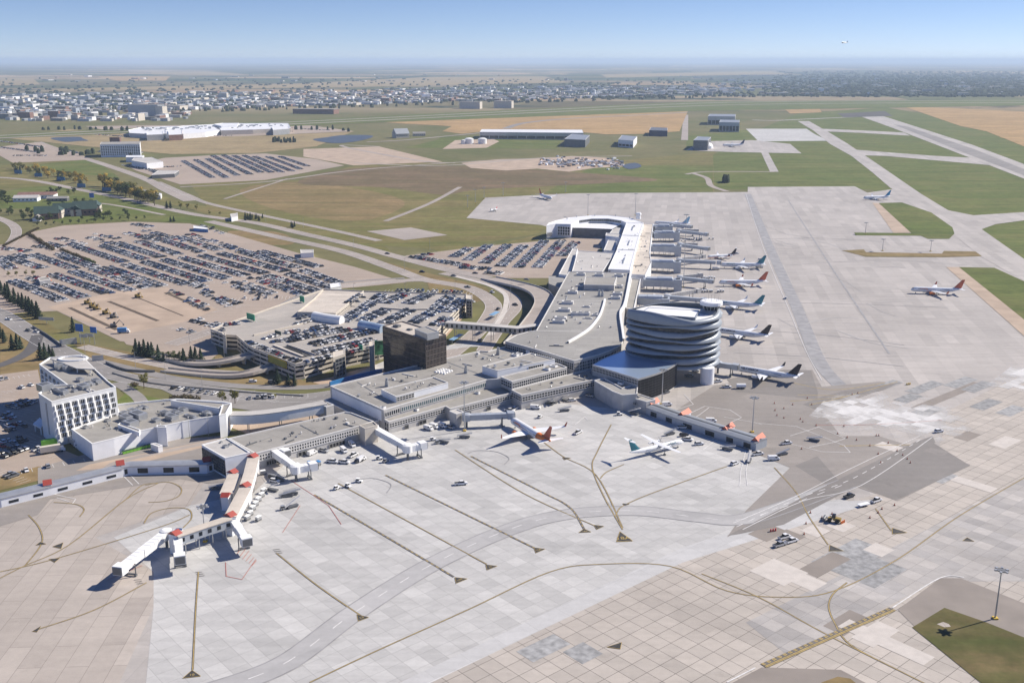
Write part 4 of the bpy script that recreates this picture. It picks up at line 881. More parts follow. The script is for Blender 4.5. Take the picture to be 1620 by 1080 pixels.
jet_bridge((592,683), (645,713), 'white jet bridge descending from the cream stair block')
jet_bridge((645,714), (668,709), 'stubby white arm of the jet bridge near two baggage tugs', two=False)
jet_bridge((738,664), (808,661), 'grey jet bridge docked to the airliner with an orange tail', bridge_grey)
jet_bridge((1136,580), (1163,584), 'short grey jet bridge docked to the airliner under the tower', bridge_grey, two=False)
jet_bridge((430,710), (452,721), 'small white arm of a jet bridge beside the concourse windows', two=False, wd=2.8, rot=False)
gates = [((1034,358),(1060,357.5),(1092,361),None,'farthest'), ((1033,368),(1071,368),(1117,373),(1102,367),'second farthest'), ((1030,388),(1073,390),(1119,396),(1100,389),'third farthest'),
         ((1026,413),(1072,415),(1137,418),(1112,408),'fourth farthest'), ((1018,441),(1073,443),(1125,448),(1107,438),'fifth farthest'), ((1009,469),(1053,473),(1113,478),(1103,463),'nearest')]
for a, b, c, d, nm in gates:
    p = GL([a, ((a[0] + b[0]) / 2, (a[1] + b[1]) / 2 - .5), b], 9.0)
    corridor('gate_bridge', p, 9, 3.6, 9.0, bridge_grey, bridge_grey, nm + ' broad grey gate bridge standing out from the white pier', 'gate bridge', 'gate bridges along the pier', legs=4, gable=.5, over=.5)
    q_ = G(b[0], b[1], 9); g_ = [o for o in bpy.data.objects if o.name.startswith('gate_bridge') and o.type == 'EMPTY'][-1]
    MB().box((q_.x, q_.y, 5), (6, 9.6, 10), R(-9.5)).build('stair_tower', bridge_grey, g_); MB().box((q_.x, q_.y, 10.4), (3, 4, .8), R(-9.5)).build('roof_hatch', steel_dk, g_)
    for fx_ in (.3, .62): w_ = p[0].lerp(p[-1], fx_); MB().box((w_.x, w_.y, 9.4 + fx_), (14, 8.6, 1.2 + fx_), R(-9.5), 0, .8).build('roof_hump', bridge_grey, g_)
    jet_bridge((b[0] + 3, b[1]), c, 'grey jet bridge at the ' + nm + ' gate bridge of the pier', bridge_grey, 4.6, 3.6)
    if d: jet_bridge((b[0] + 2, b[1] - 2), d, 'paler jet bridge angled up from the ' + nm + ' gate bridge', conc_wall, 4.4, 3.4)
# ---------------- hotel
ho = empty('hotel', G(110, 690), 'white L shaped hotel slab with rows of staggered dark windows', 'hotel')
HH = 22.0
hp = GL([(81.7,637.5),(183.5,614),(171.5,605),(149,584),(129,563),(79,567),(62,578),(106,610),(80,611),(61,624)], HH)
block(ho, None, HH, white, roof_grey, 0, 0.8, white, world=hp)
def hotel_window(a, b, s, z, wd, ht):
    a, b = Vector(a), Vector(b); d = Vector((b - a).xy).normalized(); L_ = (b - a).xy.length; nrm = Vector((d.y, -d.x))
    if nrm.dot(-a.xy) < 0: nrm = -nrm
    m = MB(); c = Vector(a.xy) + d * s * L_; ang = math.atan2(d.y, d.x)
    e = c + nrm * .05; m.box((e.x, e.y, z), (wd, .1, ht), ang, 0)
    for o in (-.17, .2): f_ = c + nrm * .1 + d * wd * o; m.box((f_.x, f_.y, z), (.14, .16, ht), ang, 1)
    f_ = c + nrm * .35 - d * (wd / 2 + .45); m.box((f_.x, f_.y, z), (.9, .7, ht + .2), ang + .35, 1)
    return m.build('window', [glass, white], ho)
rr = random.Random(5)
for j in range(6):
    for i in range(8): hotel_window(hp[0], hp[1], .09 + i * .117 + (j % 3) * .012, 19.4 - j * 2.9, 2.5, 2.0)
for j in range(6):
    for i in range(6):
        if j < 3: hotel_window(hp[6], hp[7], .1 + i * .15, 19.4 - j * 2.9, 2.3, 1.9)
hotel_window(hp[9], hp[0], .55, 12, .6, 16)
c = G(103, 571, HH + 2.2)
m_ = MB(); cp = GL([(79,567.5),(129,563.5),(150,584.5),(121,583)], HH + 2.6)
m_.prism(cp, HH + 2.3, HH + 2.9, 0, True, True); m_.build('roof_canopy', roof_pale, ho)
m_ = MB()
for i in range(20):
    a0, a1 = 2 * math.pi * i / 20, 2 * math.pi * (i + 1) / 20; cc = G(116, 567.5, HH + 3)
    f0 = lambda a, r: (cc.x + r * 8 * math.cos(a), cc.y + r * 5 * math.sin(a))
    m_.face([(*f0(a0, 1), HH + 2.91), (*f0(a1, 1), HH + 2.91), (*f0(a1, 1), HH + 3.6), (*f0(a0, 1), HH + 3.6)]); m_.face([(*f0(a0, 1), HH + 3.6), (*f0(a1, 1), HH + 3.6), (*f0(a1, .85), HH + 3.6), (*f0(a0, .85), HH + 3.6)]); m_.face([(*f0(a0, .85), HH + 2.91), (*f0(a1, .85), HH + 2.91), (*f0(a1, .85), HH + 3.6), (*f0(a0, .85), HH + 3.6)])
m_.build('oculus_rim', white, ho)
m_ = MB()
for px in [(84,570),(122,582.5),(143,583),(128,565.5)]: q_ = G(*px, HH + 2.3); m_.tube((q_.x, q_.y, HH), (q_.x, q_.y, HH + 2.35), .3, .3, 6)
m_.build('canopy_post', white, ho)
rooftop_units(ho, [((95,583),HH,(4,4,3)), ((107,585),HH,(4,4,2.6)), ((127,602.5),HH,(4,2.5,1.6)), ((100,622),HH,(6,3,2)), ((112,613),HH,(3,2,1.4)), ((132,614),HH,(6,4,2)), ((140,610),HH,(3,3,2)), ((153,606),HH,(5,3,2.2)), ((72,617),HH,(6,6,3.4)), ((90,619),HH,(8,2,1.2)), ((138,616),HH,(3,2,1.2)), ((146,609),HH,(3,2,1.2)), ((118,619),HH,(3,2,1))], -40)
c = G(60, 672, 0); cp = empty('entrance_canopy', (c.x, c.y, 0), 'pale flat canopy over the hotel entrance on the lot side', 'canopy')
m_ = MB(); m_.prism(GL([(52,670),(63,660),(70,668),(64,676)], 5), 4.3, 5, 0, True, True); m_.build('roof', offwhite, cp); m_ = MB()
for px in [(55,670),(64,675)]: q_ = G(*px, 4.3); m_.tube((q_.x, q_.y, 0), (q_.x, q_.y, 4.3), .3, .3, 6)
m_.build('post', white, cp)
an = empty('hotel_annex', G(240, 700), 'long low white annex with ribbed cladding and rooftop machinery beside the hotel', 'annex')
block(an, [(113,681),(145.5,704.5),(180,696),(221.5,684),(263,675),(300,667),(346,659.5),(352,663),(366.5,640),(352,637),(280,633),(262,634),(200,640),(184,642),(188,655)], 7.8, offwhite, roof_grey, 0, 1.0, white)
block(an, [(270,634.5),(346,647),(352,643),(366,638.5),(280,632.5)], 10.5, offwhite, roof_grey, 7.5, .6, white, names=('raised_wall', 'raised_roof'))
block(an, [(346.5,658),(357.5,655),(366.5,638.5),(352,641)], 11.6, offwhite, roof_grey, 0, .5, white, names=('end_tower', 'end_roof'))
block(an, [(248,672.5),(263,674),(263,676.5),(248,676)], 9.6, offwhite, roof_grey, 0, .3, white, names=('wall_fin', 'fin_roof'))
block(an, [(220,684.5),(222,680),(190,669),(186,672)], 9.4, offwhite, roof_grey, 7.5, .3, white, names=('screen_wall', 'screen_roof'))
rooftop_units(an, [((200,665),7.8,(7,4,2.6)), ((219,662),7.8,(9,5,3.4)), ((208,674),7.8,(6,5,3)), ((197,655),7.8,(4,3,1.4)), ((212,651),7.8,(8,3,1.2)), ((228,645),7.8,(6,2,1)), ((247,666),7.8,(4,3,1.4)), ((272,663),7.8,(6,4,2.4)), ((262,655),7.8,(6,3,1.6)), ((277,654),7.8,(5,3,1.6)), ((290,650.5),7.8,(5,3,1.8)), ((327,656),7.8,(4,3,1.8)), ((302,660),7.8,(9,2,1)), ((284,655),7.8,(3,3,1.2)), ((220,647),7.8,(3,3,1)), ((136,676.5),7.8,(3,2,1)), ((170,666),7.8,(3,2,1))], -38)
dh = G(245, 705, 0); block(an, [(238,702),(250,706.5),(257,704.5),(246,700.5)], 3.2, offwhite, roof_pale, 0, .2, white, names=('porch', 'porch_roof'))
def inside(x, y, p):
    c = False
    for i in range(len(p)):
        a, b = p[i], p[i - 1]
        if (a.y > y) != (b.y > y) and x < (b.x - a.x) * (y - a.y) / (b.y - a.y) + a.x: c = not c
    return c
def clutter(root, px, h, n, ang, pipes=3):
    p = GL(px, h); x0, x1, y0, y1 = min(q.x for q in p), max(q.x for q in p), min(q.y for q in p), max(q.y for q in p); k = 0; rq = random.Random(int(h * 100) + len(px) + n)
    while k < n:
        x, y = rq.uniform(x0, x1), rq.uniform(y0, y1)
        if not inside(x, y, p): continue
        k += 1; m = MB(); t = rq.random()
        if t < .5: m.tube((x, y, h), (x, y, h + rq.uniform(.5, 1.3)), .3, .3, 6, 0); m.tube((x, y, h + .9), (x, y, h + 1.1), .5, .3, 6, 0)
        elif t < .8: s_ = rq.uniform(.8, 1.8); m.box((x, y, h + s_ * .35), (s_, s_ * .8, s_ * .7), R(ang))
        else: m.box((x, y, h + .25), (rq.uniform(3, 9), .5, .45), R(ang + rq.choice((0, 90))))
        m.build('roof_vent', rq.choice([steel, steel_dk, fascia, conc_dark]), root)
clutter(ot, [(530,611),(655,584),(770,557),(800,551),(840,558),(760,578),(610,616),(605,646)], 11.0, 34, -35)
clutter(ot, [(612,617),(628,625),(700,606),(686,599)], 14.5, 8, -35); clutter(ot, [(770,580),(787,585),(868,570),(840,561)], 15.5, 8, -35)
clutter(wc, [(370,694),(546,655),(580,667),(404,715)], 7.2, 22, -35); clutter(ot, [(815,617),(826,623),(945,597),(930,588)], 7.8, 12, -35)
clutter(nt_, [(860,520),(905,434),(990,436),(975,500),(975,540),(905,562),(810,540)], 15.0, 46, -9.5)
clutter(nt_, [(908,427),(915,399),(968,403),(950,427)], 12.5, 10, -9.5); clutter(pr, [(1002,430),(1017,358),(1030,358),(1022,430)], 10.5, 26, -9.5); clutter(pr, [(970,424),(993,425),(1015,356),(994,356)], 15.0, 14, -9.5)
clutter(an, [(125,682),(147,700),(255,673),(340,657),(345,648),(270,637),(205,643)], 7.8, 34, -38); clutter(ho, [(70,622),(85,632),(175,614),(150,590),(130,600)], 22.0, 18, -40)
# ---------------- simple pitched or flat buildings
def simple(name, px, h, wall, roof, lab, cat, win=None, group=None, par=.3):
    p = GL(px, h); r = empty(name, (p[0].x, p[0].y, 0), lab, cat, group); block(r, None, h, wall, roof, 0, par, fascia, world=p)
    if win:
        for i, j, z0, z1, n, k in win: facade(r, p[i], p[j], z0, z1, n, k, glass, wall, 1.2 if n > 3 else .4, 'window_band')
    return r
def pitched(name, px, ln, wd, h, rise, ang, wall, roof, lab, cat, group=None, hip=.0):
    c = G(*px); r = empty(name, (c.x, c.y, 0), lab, cat, group); a = R(ang); u = Vector((math.cos(a), math.sin(a), 0)); v = Vector((-u.y, u.x, 0))
    MB().box((c.x, c.y, h / 2), (ln, wd, h), a).build('wall', wall, r); V = lambda i, j, z: c + u * i * ln / 2 * 1.04 + v * j * wd / 2 * 1.08 + Vector((0, 0, z)); m = MB(); k = 1 - hip
    m.face([V(-1, -1, h), V(1, -1, h), V(k, 0, h + rise), V(-k, 0, h + rise)]); m.face([V(1, 1, h), V(-1, 1, h), V(-k, 0, h + rise), V(k, 0, h + rise)]); m.face([V(-1, 1, h), V(-1, -1, h), V(-k, 0, h + rise)]); m.face([V(1, -1, h), V(1, 1, h), V(k, 0, h + rise)])
    m.build('roof', roof, r)
    for i in range(int(ln / 5)):
        for s in (-1, 1): q_ = c + u * (-ln / 2 + 2.5 + i * 5) + v * s * (wd / 2 + .04); MB().box((q_.x, q_.y, h * .55), (1.8, .1, 1.5), a).build('window', glass, r)
    return r
for i, (px, ln, wd, h, rs_, ang, wl, lab) in enumerate([((75,346),26,16,7,8,20,brick_red,'gabled wing with a steep dark green roof at the near end of the inn'), ((92,344),16,12,9,4,100,cream,'cream gable wing beside the steep green roofed inn end'), ((107,339),30,14,8,6,15,cream,'middle wing of the inn under a long green roof'), ((122,341),14,12,8,5,105,cream,'second cream gable projecting from the inn'), ((136,340),26,18,8,9,20,brick_red,'tall dark gabled hall at the road end of the inn'), ((152,336),22,12,9,5,105,cream,'cream wing of the inn nearest the road bend'), ((60,349),14,8,4,3,100,offwhite,'small pale outbuilding beside the inn')]):
    pitched('inn_wing', px, ln, wd, h, rs_, ang, wl, green_roof if i != 6 else roof_grey, lab, 'inn', 'gabled inn wings')
pitched('restaurant', (60,313), 46, 22, 5, 3, 8, offwhite, brick_red, 'low building with a reddish roof among trees beyond the inn', 'building')
pitched('restaurant', (43,318), 30, 16, 5, 3, 8, offwhite, roof_pale, 'low pale roofed building next to the reddish roof beyond the inn', 'building')
pitched('pavilion', (92,318), 26, 10, 4, 2.5, 5, steel_dk, roof_dark, 'dark low pavilion near parked cars beyond the inn', 'building')
simple('service_hut', [(364,339),(376,337),(376,342),(366,344)], 5, offwhite, roof_pale, 'small pale service building beside the bare lot and dark trees', 'hut')
simple('kiosk', [(475,395),(496,395),(496,400),(476,401)], 4.5, offwhite, roof_pale, 'pale toll kiosk at the corner of the big parking lot', 'kiosk')
simple('kiosk', [(522,449),(538,447),(540,453),(523,456)], 5, white, roof_white, 'white equipment hut at the far end of the garage', 'kiosk')
simple('kiosk', [(60,440),(75,437),(80,442),(63,445)], 4, steel, roof_grey, 'grey shelter among the rows of the big parking lot', 'kiosk')
simple('shed', [(216,300),(232,301),(231,304),(215,303)], 5, white, roof_white, 'white shed behind the row of yellow trees', 'shed')
simple('shed', [(232,303),(256,306),(254,310),(231,307)], 5, white, roof_white, 'longer white shed beside the yellow trees', 'shed')
simple('shuttle_bus', [(306,357),(328,360),(329,363),(306,361)], 3.4, blue_paint, white, 'white and blue shuttle bus on the far edge of the big lot', 'bus')
# far airport and roadside buildings
simple('warehouse', [(759,209),(923,210.5),(921,205.5),(762,204.8)], 16, steel, roof_white, 'very long warehouse with a bright white roof beside tan fields', 'warehouse', [(0,1,.5,9,11,1)])
simple('hangar', [(893,220),(926,221.5),(933,214),(905,212)], 16, steel_dk, MATS['walk_roof_grey'], 'blue grey hangar in front of the long white warehouse', 'hangar')
simple('hangar', [(978,221),(1002,223),(1008,216),(984,214)], 15, offwhite, MATS['walk_roof_grey'], 'pale walled hangar standing alone on green grass', 'hangar', [(0,1,1,8,4,1)])
simple('hangar', [(1027,206),(1056,207),(1056,202.5),(1030,201.5)], 14, navy, steel_dk, 'dark blue flat hangar at the edge of the tan field', 'hangar')
simple('hangar', [(1120,184),(1163,184.5),(1164,181),(1123,180.5)], 24, steel, MATS['walk_roof_grey'], 'large grey hangar far up the taxiway, farther of a pair', 'hangar', [(0,1,1,14,7,1)])
simple('hangar', [(1138,193.5),(1170,194),(1170,190),(1140,189.5)], 24, bridge_grey, MATS['walk_roof_grey'], 'blue grey hangar with tall doors, nearer of the pair up the taxiway', 'hangar', [(0,1,1,16,6,1)])
simple('hangar', [(1097,222),(1120,222.5),(1125,217),(1104,216)], 20, steel_dk, MATS['walk_roof_grey'], 'dark hangar beside the parked wide airliner', 'hangar')
def lathe(name, px, prof, mat, lab, cat, n=18, group=None, roofm=None):
    c = G(*px); r = empty(name, (c.x, c.y, 0), lab, cat, group); m = MB(); m.loft([[(c.x + q_ * math.cos(2 * math.pi * i / n), c.y + q_ * math.sin(2 * math.pi * i / n), z) for i in range(n)] for q_, z in prof], 0, capa=False, capb=False); m.build('shell', mat, r)
    return r
lathe('dome', (1118,235), [(14,0),(13,6),(9,11),(4,13),(.1,13.5)], white, 'white domed shelter in front of the dark hangar', 'dome')
for px, lab in [((733,228),'small white fuel tank beside two larger tanks'), ((742,227.5),'left of the two large white fuel tanks on bare soil'), ((763,227.5),'large white fuel tank farther from the pond')]:
    t_ = lathe('fuel_tank', px, [(10,0),(10,11),(5,13),(.1,13.5)] if px[0] > 735 else [(5,0),(5,9),(.1,10)], white, lab, 'tank', 20, 'white fuel tanks')
pitched('farm_house', (634,218), 34, 24, 10, 12, 30, cream, MATS['walk_roof_grey'], 'house with a tall grey roof near the pond and service road', 'house'); pitched('farm_shed', (663,215), 30, 14, 6, 4, 10, cream, roof_grey, 'low shed on the grass next to the tall roofed house', 'shed')
simple('roadside_hotel', [(158,229),(221,228),(222,224),(160,225)], 24, offwhite, roof_grey, 'white hotel block with a brown panel on open tan ground', 'hotel', [(0,1,3,22,18,6)])
c = G(186, 239); rb = MB().box((c.x, c.y - 6, 14), (22, 6, 28), R(-8)); rb.build('brown_panel', brick_red, bpy.data.objects['roadside_hotel'])
simple('shop_building', [(208,254),(232,258.5),(258,256),(240,249),(212,250)], 10, offwhite, roof_pale, 'pale flat building beside the distant packed parking lot', 'building')
simple('shop_building', [(199,249),(225,249),(228,246),(200,246)], 9, offwhite, roof_white, 'white roofed shop behind the pale flat building', 'building')
simple('rental_office', [(240,277),(276,275),(283,270),(250,270)], 6, steel_dk, roof_pale, 'low dark walled office at the corner of the distant parking lot', 'building')
mall = empty('outlet_mall', G(330, 210), 'sprawling white roofed shopping mall on tan ground', 'mall')
for px, h, wm in [([(203,206),(222,202),(262,200.5),(290,200),(287,208),(265,212),(233,212.5),(205,211)], 10, bridge_grey), ([(262,204),(290,199.5),(340,197),(350,206),(325,210),(290,212.5),(262,212)], 11, offwhite), ([(336,199),(345,196),(380,195.5),(420,195.5),(456,195.5),(460,203),(400,205.5),(350,207)], 11, cream), ([(338,197),(352,195),(378,195),(375,199),(350,200)], 15, offwhite), ([(232,209),(258,208),(258,213),(232,214)], 13, steel), ([(430,201),(456,200),(458,204),(432,206)], 13, steel), ([(266,207),(288,206),(288,213),(267,214)], 13, brick_red)]:
    block(mall, px, h, wm, roof_white, 0, .8, white)
rs = random.Random(12)
for i in range(60):
    mm = MB()
    x = rs.uniform(225, 450); y = 204 - (x - 225) * .03 + rs.uniform(-1.5, 3); q_ = G(x, y, 11); mm.box((q_.x, q_.y, 12.2), (rs.uniform(4, 9), rs.uniform(4, 8), 2.4), .2); mm.build('rooftop_unit', steel, mall)

# ================================================================ AIRCRAFT
def ring(x, z, ry, rz, n=16): return [(x, ry * math.cos(2 * math.pi * i / n), z + rz * math.sin(2 * math.pi * i / n)) for i in range(n)]
def surf(root_le, root_c, tip_le, tip_c, th, vertical=False):
    def sec(le, c, t):
        le = Vector(le); o = []
        for fx, ft in ((0, 0), (.25, .5), (.7, .3), (1, 0), (.7, -.3), (.25, -.5)):
            o.append(le + Vector((-fx * c, ft * t, 0)) if vertical else le + Vector((-fx * c, 0, ft * t)))
        return o
    return [sec(root_le, root_c, th * root_c), sec(tip_le, tip_c, th * .8 * tip_c)]
def airliner(nose, tail, lab, fin=teal, eng=plane_white, aft=None, L=39.5, span=35.8, r=1.9, winglet=None, title=None, tcol=navy, h=3.6, belly=None, prop=False, ttail=False, alt=0.0, rear=False, name='airliner', body=None):
    a, b = G(*nose, h), G(*tail, h); d = (a - b); d.z = 0; t = d.normalized(); ang = math.atan2(t.y, t.x); cc = a - t * L * .5
    root = empty(name, (cc.x, cc.y, alt), lab, 'aircraft', 'aircraft at the airport'); W = dict(parent=root, world=False)
    zc = h; body = body or plane_white; X = lambda f: L * (.5 - f)
    prof = [(0, .04, -.35), (.006, .28, -.3), (.02, .52, -.22), (.045, .78, -.1), (.08, .95, -.02), (.12, 1, 0), (.35, 1, 0), (.62, 1, 0), (.70, .97, .03), (.78, .84, .14), (.86, .64, .3), (.93, .42, .46), (.98, .22, .58), (1, .1, .62)]
    rings = [ring(X(f), zc + dz * r, k * r, k * r * 1.04) for f, k, dz in prof]
    m = MB(); n = 16
    def mf(i, j):
        z = math.sin(2 * math.pi * (j + .5) / n)
        if aft and i >= 8 and (z > -.55 or i > 10): return 1
        if belly and z < -.5: return 2
        return 0
    m.loft(rings, 0, mf=mf); m.build('fuselage', [body, aft or body, belly or body], smooth=True, **W)
    m = MB()
    for s in (-1, 1):
        x0, x1, k = X(.13), X(.74), 1.005
        for i in range(1):
            a0, a1 = .18, .34
            m.face([(x0, s * r * k * math.cos(a0), zc + r * 1.04 * k * math.sin(a0)), (x1, s * r * k * math.cos(a0) * .97, zc + r * 1.04 * k * math.sin(a0) + .05), (x1, s * r * k * math.cos(a1) * .97, zc + r * 1.04 * k * math.sin(a1)), (x0, s * r * k * math.cos(a1), zc + r * 1.04 * k * math.sin(a1))])
    m.build('cabin_windows', glass, **W)
    m = MB()
    for s in (-1, 1): m.face([(X(.022), s * r * .1, zc + r * .36), (X(.03), s * r * .55, zc + r * .3), (X(.046), s * r * .68, zc + r * .42), (X(.04), s * r * .1, zc + r * .72)])
    m.build('cockpit_windows', glass, **W)
    zw = zc - r * .55 if not prop else zc + r * .95
    for s in (-1, 1):
        if prop: rl, rc, tl, tc = (X(.40), 0, zw), L * .10, (X(.415), s * span / 2, zw + .4), L * .045
        else: rl, rc, tl, tc = (X(.34), s * r * .4, zw), L * .20, (X(.34) - span * .245, s * span / 2, zw + span * .045), L * .045
        m = MB(); m.loft(surf(rl, rc, tl, tc, .11)); wg = m.build('wing', plane_white if not prop else body, **W)
        if not prop:
            m = MB(); m.loft(surf((tl[0], tl[1], tl[2]), tc, (tl[0] - tc * .8, tl[1] + s * .55, tl[2] + span * .065), tc * .45, .10)); m.build('winglet', winglet or plane_white, wg, world=False)
        if rear: ex, ey, ez, er, el = X(.74), s * (r + 1.0), zc + .3, .75, L * .10
        elif prop: ex, ey, ez, er, el = X(.345), s * span * .15, zw - .35, .62, L * .20
        else: ex, ey, ez, er, el = X(.325), s * span * .16, zw - 1.15 + .3, 1.05, L * .115
        m = MB(); m.loft([[(x, ey + er * k * math.cos(q_), ez + er * k * math.sin(q_)) for q_ in [2 * math.pi * i / 14 for i in range(14)]] for x, k in ((ex, .9), (ex - el * .12, 1), (ex - el * .6, .92), (ex - el, .55))], 0)
        e_ = m.build('engine', eng, **W)
        m = MB(); m.tube((ex + .02, ey, ez), (ex + .03, ey, ez), er * .78, er * .78, 12); m.build('intake', black, e_, world=False)
        if prop:
            m = MB(); m.tube((ex, ey, ez), (ex + .7, ey, ez), .3, .05, 8)
            for k in range(6): q_ = k * math.pi / 3; m.loft([[(ex + .3, ey + o * math.sin(q_) * .12 + math.cos(q_) * rr_, ez + math.sin(q_) * rr_ - o * math.cos(q_) * .12) for o in (-1, 1)] + [(ex + .36, ey + math.cos(q_) * rr_, ez + math.sin(q_) * rr_)] for rr_ in (.25, 2.0)])
            m.build('propeller', steel_dk, e_, world=False)
        zt = zc + r * .55 if not ttail else zc + r + L * .155
        fx = X(.885) if not ttail else X(.955)
        m = MB(); m.loft(surf((fx, s * .2, zt), L * .10 if not ttail else L * .07, (fx - span * .1 * (0.35 if prop else 1), s * span * .19 if not ttail else s * span * .14, zt + span * .015), L * .035, .1)); m.build('tailplane', plane_white, **W)
        gx, gy = (X(.53), s * 2.8) if not prop else (X(.46), s * span * .15)
        m = MB(); m.tube((gx, gy, .5), (gx, gy, zw), .18, .18, 6); m.tube((gx, gy - .5, .52), (gx, gy + .5, .52), .52, .52, 10); m.build('landing_gear', steel_dk, **W)
    m = MB(); m.tube((X(.10), 0, .35), (X(.10), 0, zc - r * .8), .12, .12, 6); m.tube((X(.10), -.3, .36), (X(.10), .3, .36), .36, .36, 8); m.build('nose_gear', steel_dk, **W)
    fh = L * .175
    m = MB(); m.loft(surf((X(.80), 0, zc + r * .62), L * .165, (X(.80) - fh * .98, 0, zc + r * .9 + fh), L * .055, .09, True)); f_ = m.build('tail_fin', fin, **W)
    m = MB(); m.loft(surf((X(.72), 0, zc + r * .85), L * .10, (X(.83), 0, zc + r * 1.25), L * .04, .05, True)); m.build('fin_fillet', aft or body, f_, world=False)
    if title:
        for s in (1, -1):
            sz = r * .95; mt = Matrix.Translation((X(.24), s * (r * .93), zc + r * .52)) @ Matrix.Rotation(math.pi if s > 0 else 0, 4, 'Z') @ Matrix.Rotation(math.pi / 2 - .35, 4, 'X')
            text_mesh('title_lettering', title, sz, tcol, root, 'CENTER', mt)
    root.rotation_euler = (0, 0, ang); return root
OR = dict(fin=orange_roof, eng=orange, winglet=orange_roof, title='sunwing', tcol=orange)
airliner((809,663), (861,695), 'white airliner with an orange tail docked at the grey jet bridge', aft=orange, **OR)
airliner((1140,459), (1510,462), 'x') if 0 else None
airliner((1441,457), (1511,459), 'white airliner with a red orange tail taxiing alone on the open apron', **OR)
airliner((1137,446), (1205,446), 'white airliner with a red orange tail parked at the pier', **OR)
airliner((1139,418), (1194,419), 'white airliner with a tall teal tail at the fourth gate bridge', fin=teal, title='WESTJET', tcol=teal)
airliner((1124,477), (1190,483), 'white airliner with a teal tail partly behind the control tower', fin=teal, title='WESTJET', tcol=teal)
airliner((1132,521), (1204,531), 'white airliner with a charcoal tail just above the last one by the tower', fin=ac_dark, L=37.6, span=35, title='AIR CANADA', tcol=ac_dark)
airliner((1164,581), (1240,594), 'white airliner with a charcoal tail docked beside the tower column', fin=ac_dark, winglet=ac_dark, L=38.7, span=35.1, title='AIR CANADA', tcol=ac_dark)
airliner((1119,406), (1152,404), 'small jet with a dark tail and an orange stripe on its side', fin=ac_dark, L=30, span=24, r=1.4, h=2.8, aft=navy, belly=orange, ttail=True, rear=True)
airliner((1035,352), (1063,353.5), 'white airliner with a pale blue tail at the farthest pier gate', fin=M('tail_pale_blue', (.25,.45,.6), .4))
airliner((1366,312.5), (1414,311), 'white airliner with a blue green tail waiting by the grass at the taxiway', fin=M('tail_blue_green', (.02,.22,.40), .4), belly=blue_paint)
airliner((873,313.5), (846,306), 'white airliner with a red tail parked alone at the far apron edge', fin=red)
airliner((1143,229.5), (1190,229), 'large white airliner with a black tail by the dark far hangar', fin=navy, L=48, span=45, r=2.4, h=4.6)
airliner((776,333), (790,330), 'small white propeller plane with a red tail on the far apron corner', fin=red, L=15, span=18, r=.9, h=2, prop=True, name='light_aircraft')
airliner((1081,697), (1016,713), 'white twin propeller plane with a high wing and teal tail on the open stand', fin=teal, L=32.8, span=28.4, r=1.35, h=3.0, prop=True, ttail=True, name='propeller_airliner', title='WESTJET', tcol=teal)
q_ = airliner((840,900), (800,905), 'airliner flying low in the pale sky above the horizon', L=27, span=25, r=1.5, name='flying_airliner', fin=navy)
u_, v_ = (1336 - 810) / F, (540 - 68) / F; dd = Vector((u_, CP + v_ * SP, -SP + v_ * CP)); q_.location = Vector((0, 0, H)) + dd * 3000 - Vector((0, 0, 3)); q_.rotation_euler = (0, R(-3), R(215))
for ch in list(q_.children):
    if 'gear' in ch.name: bpy.data.objects.remove(ch)
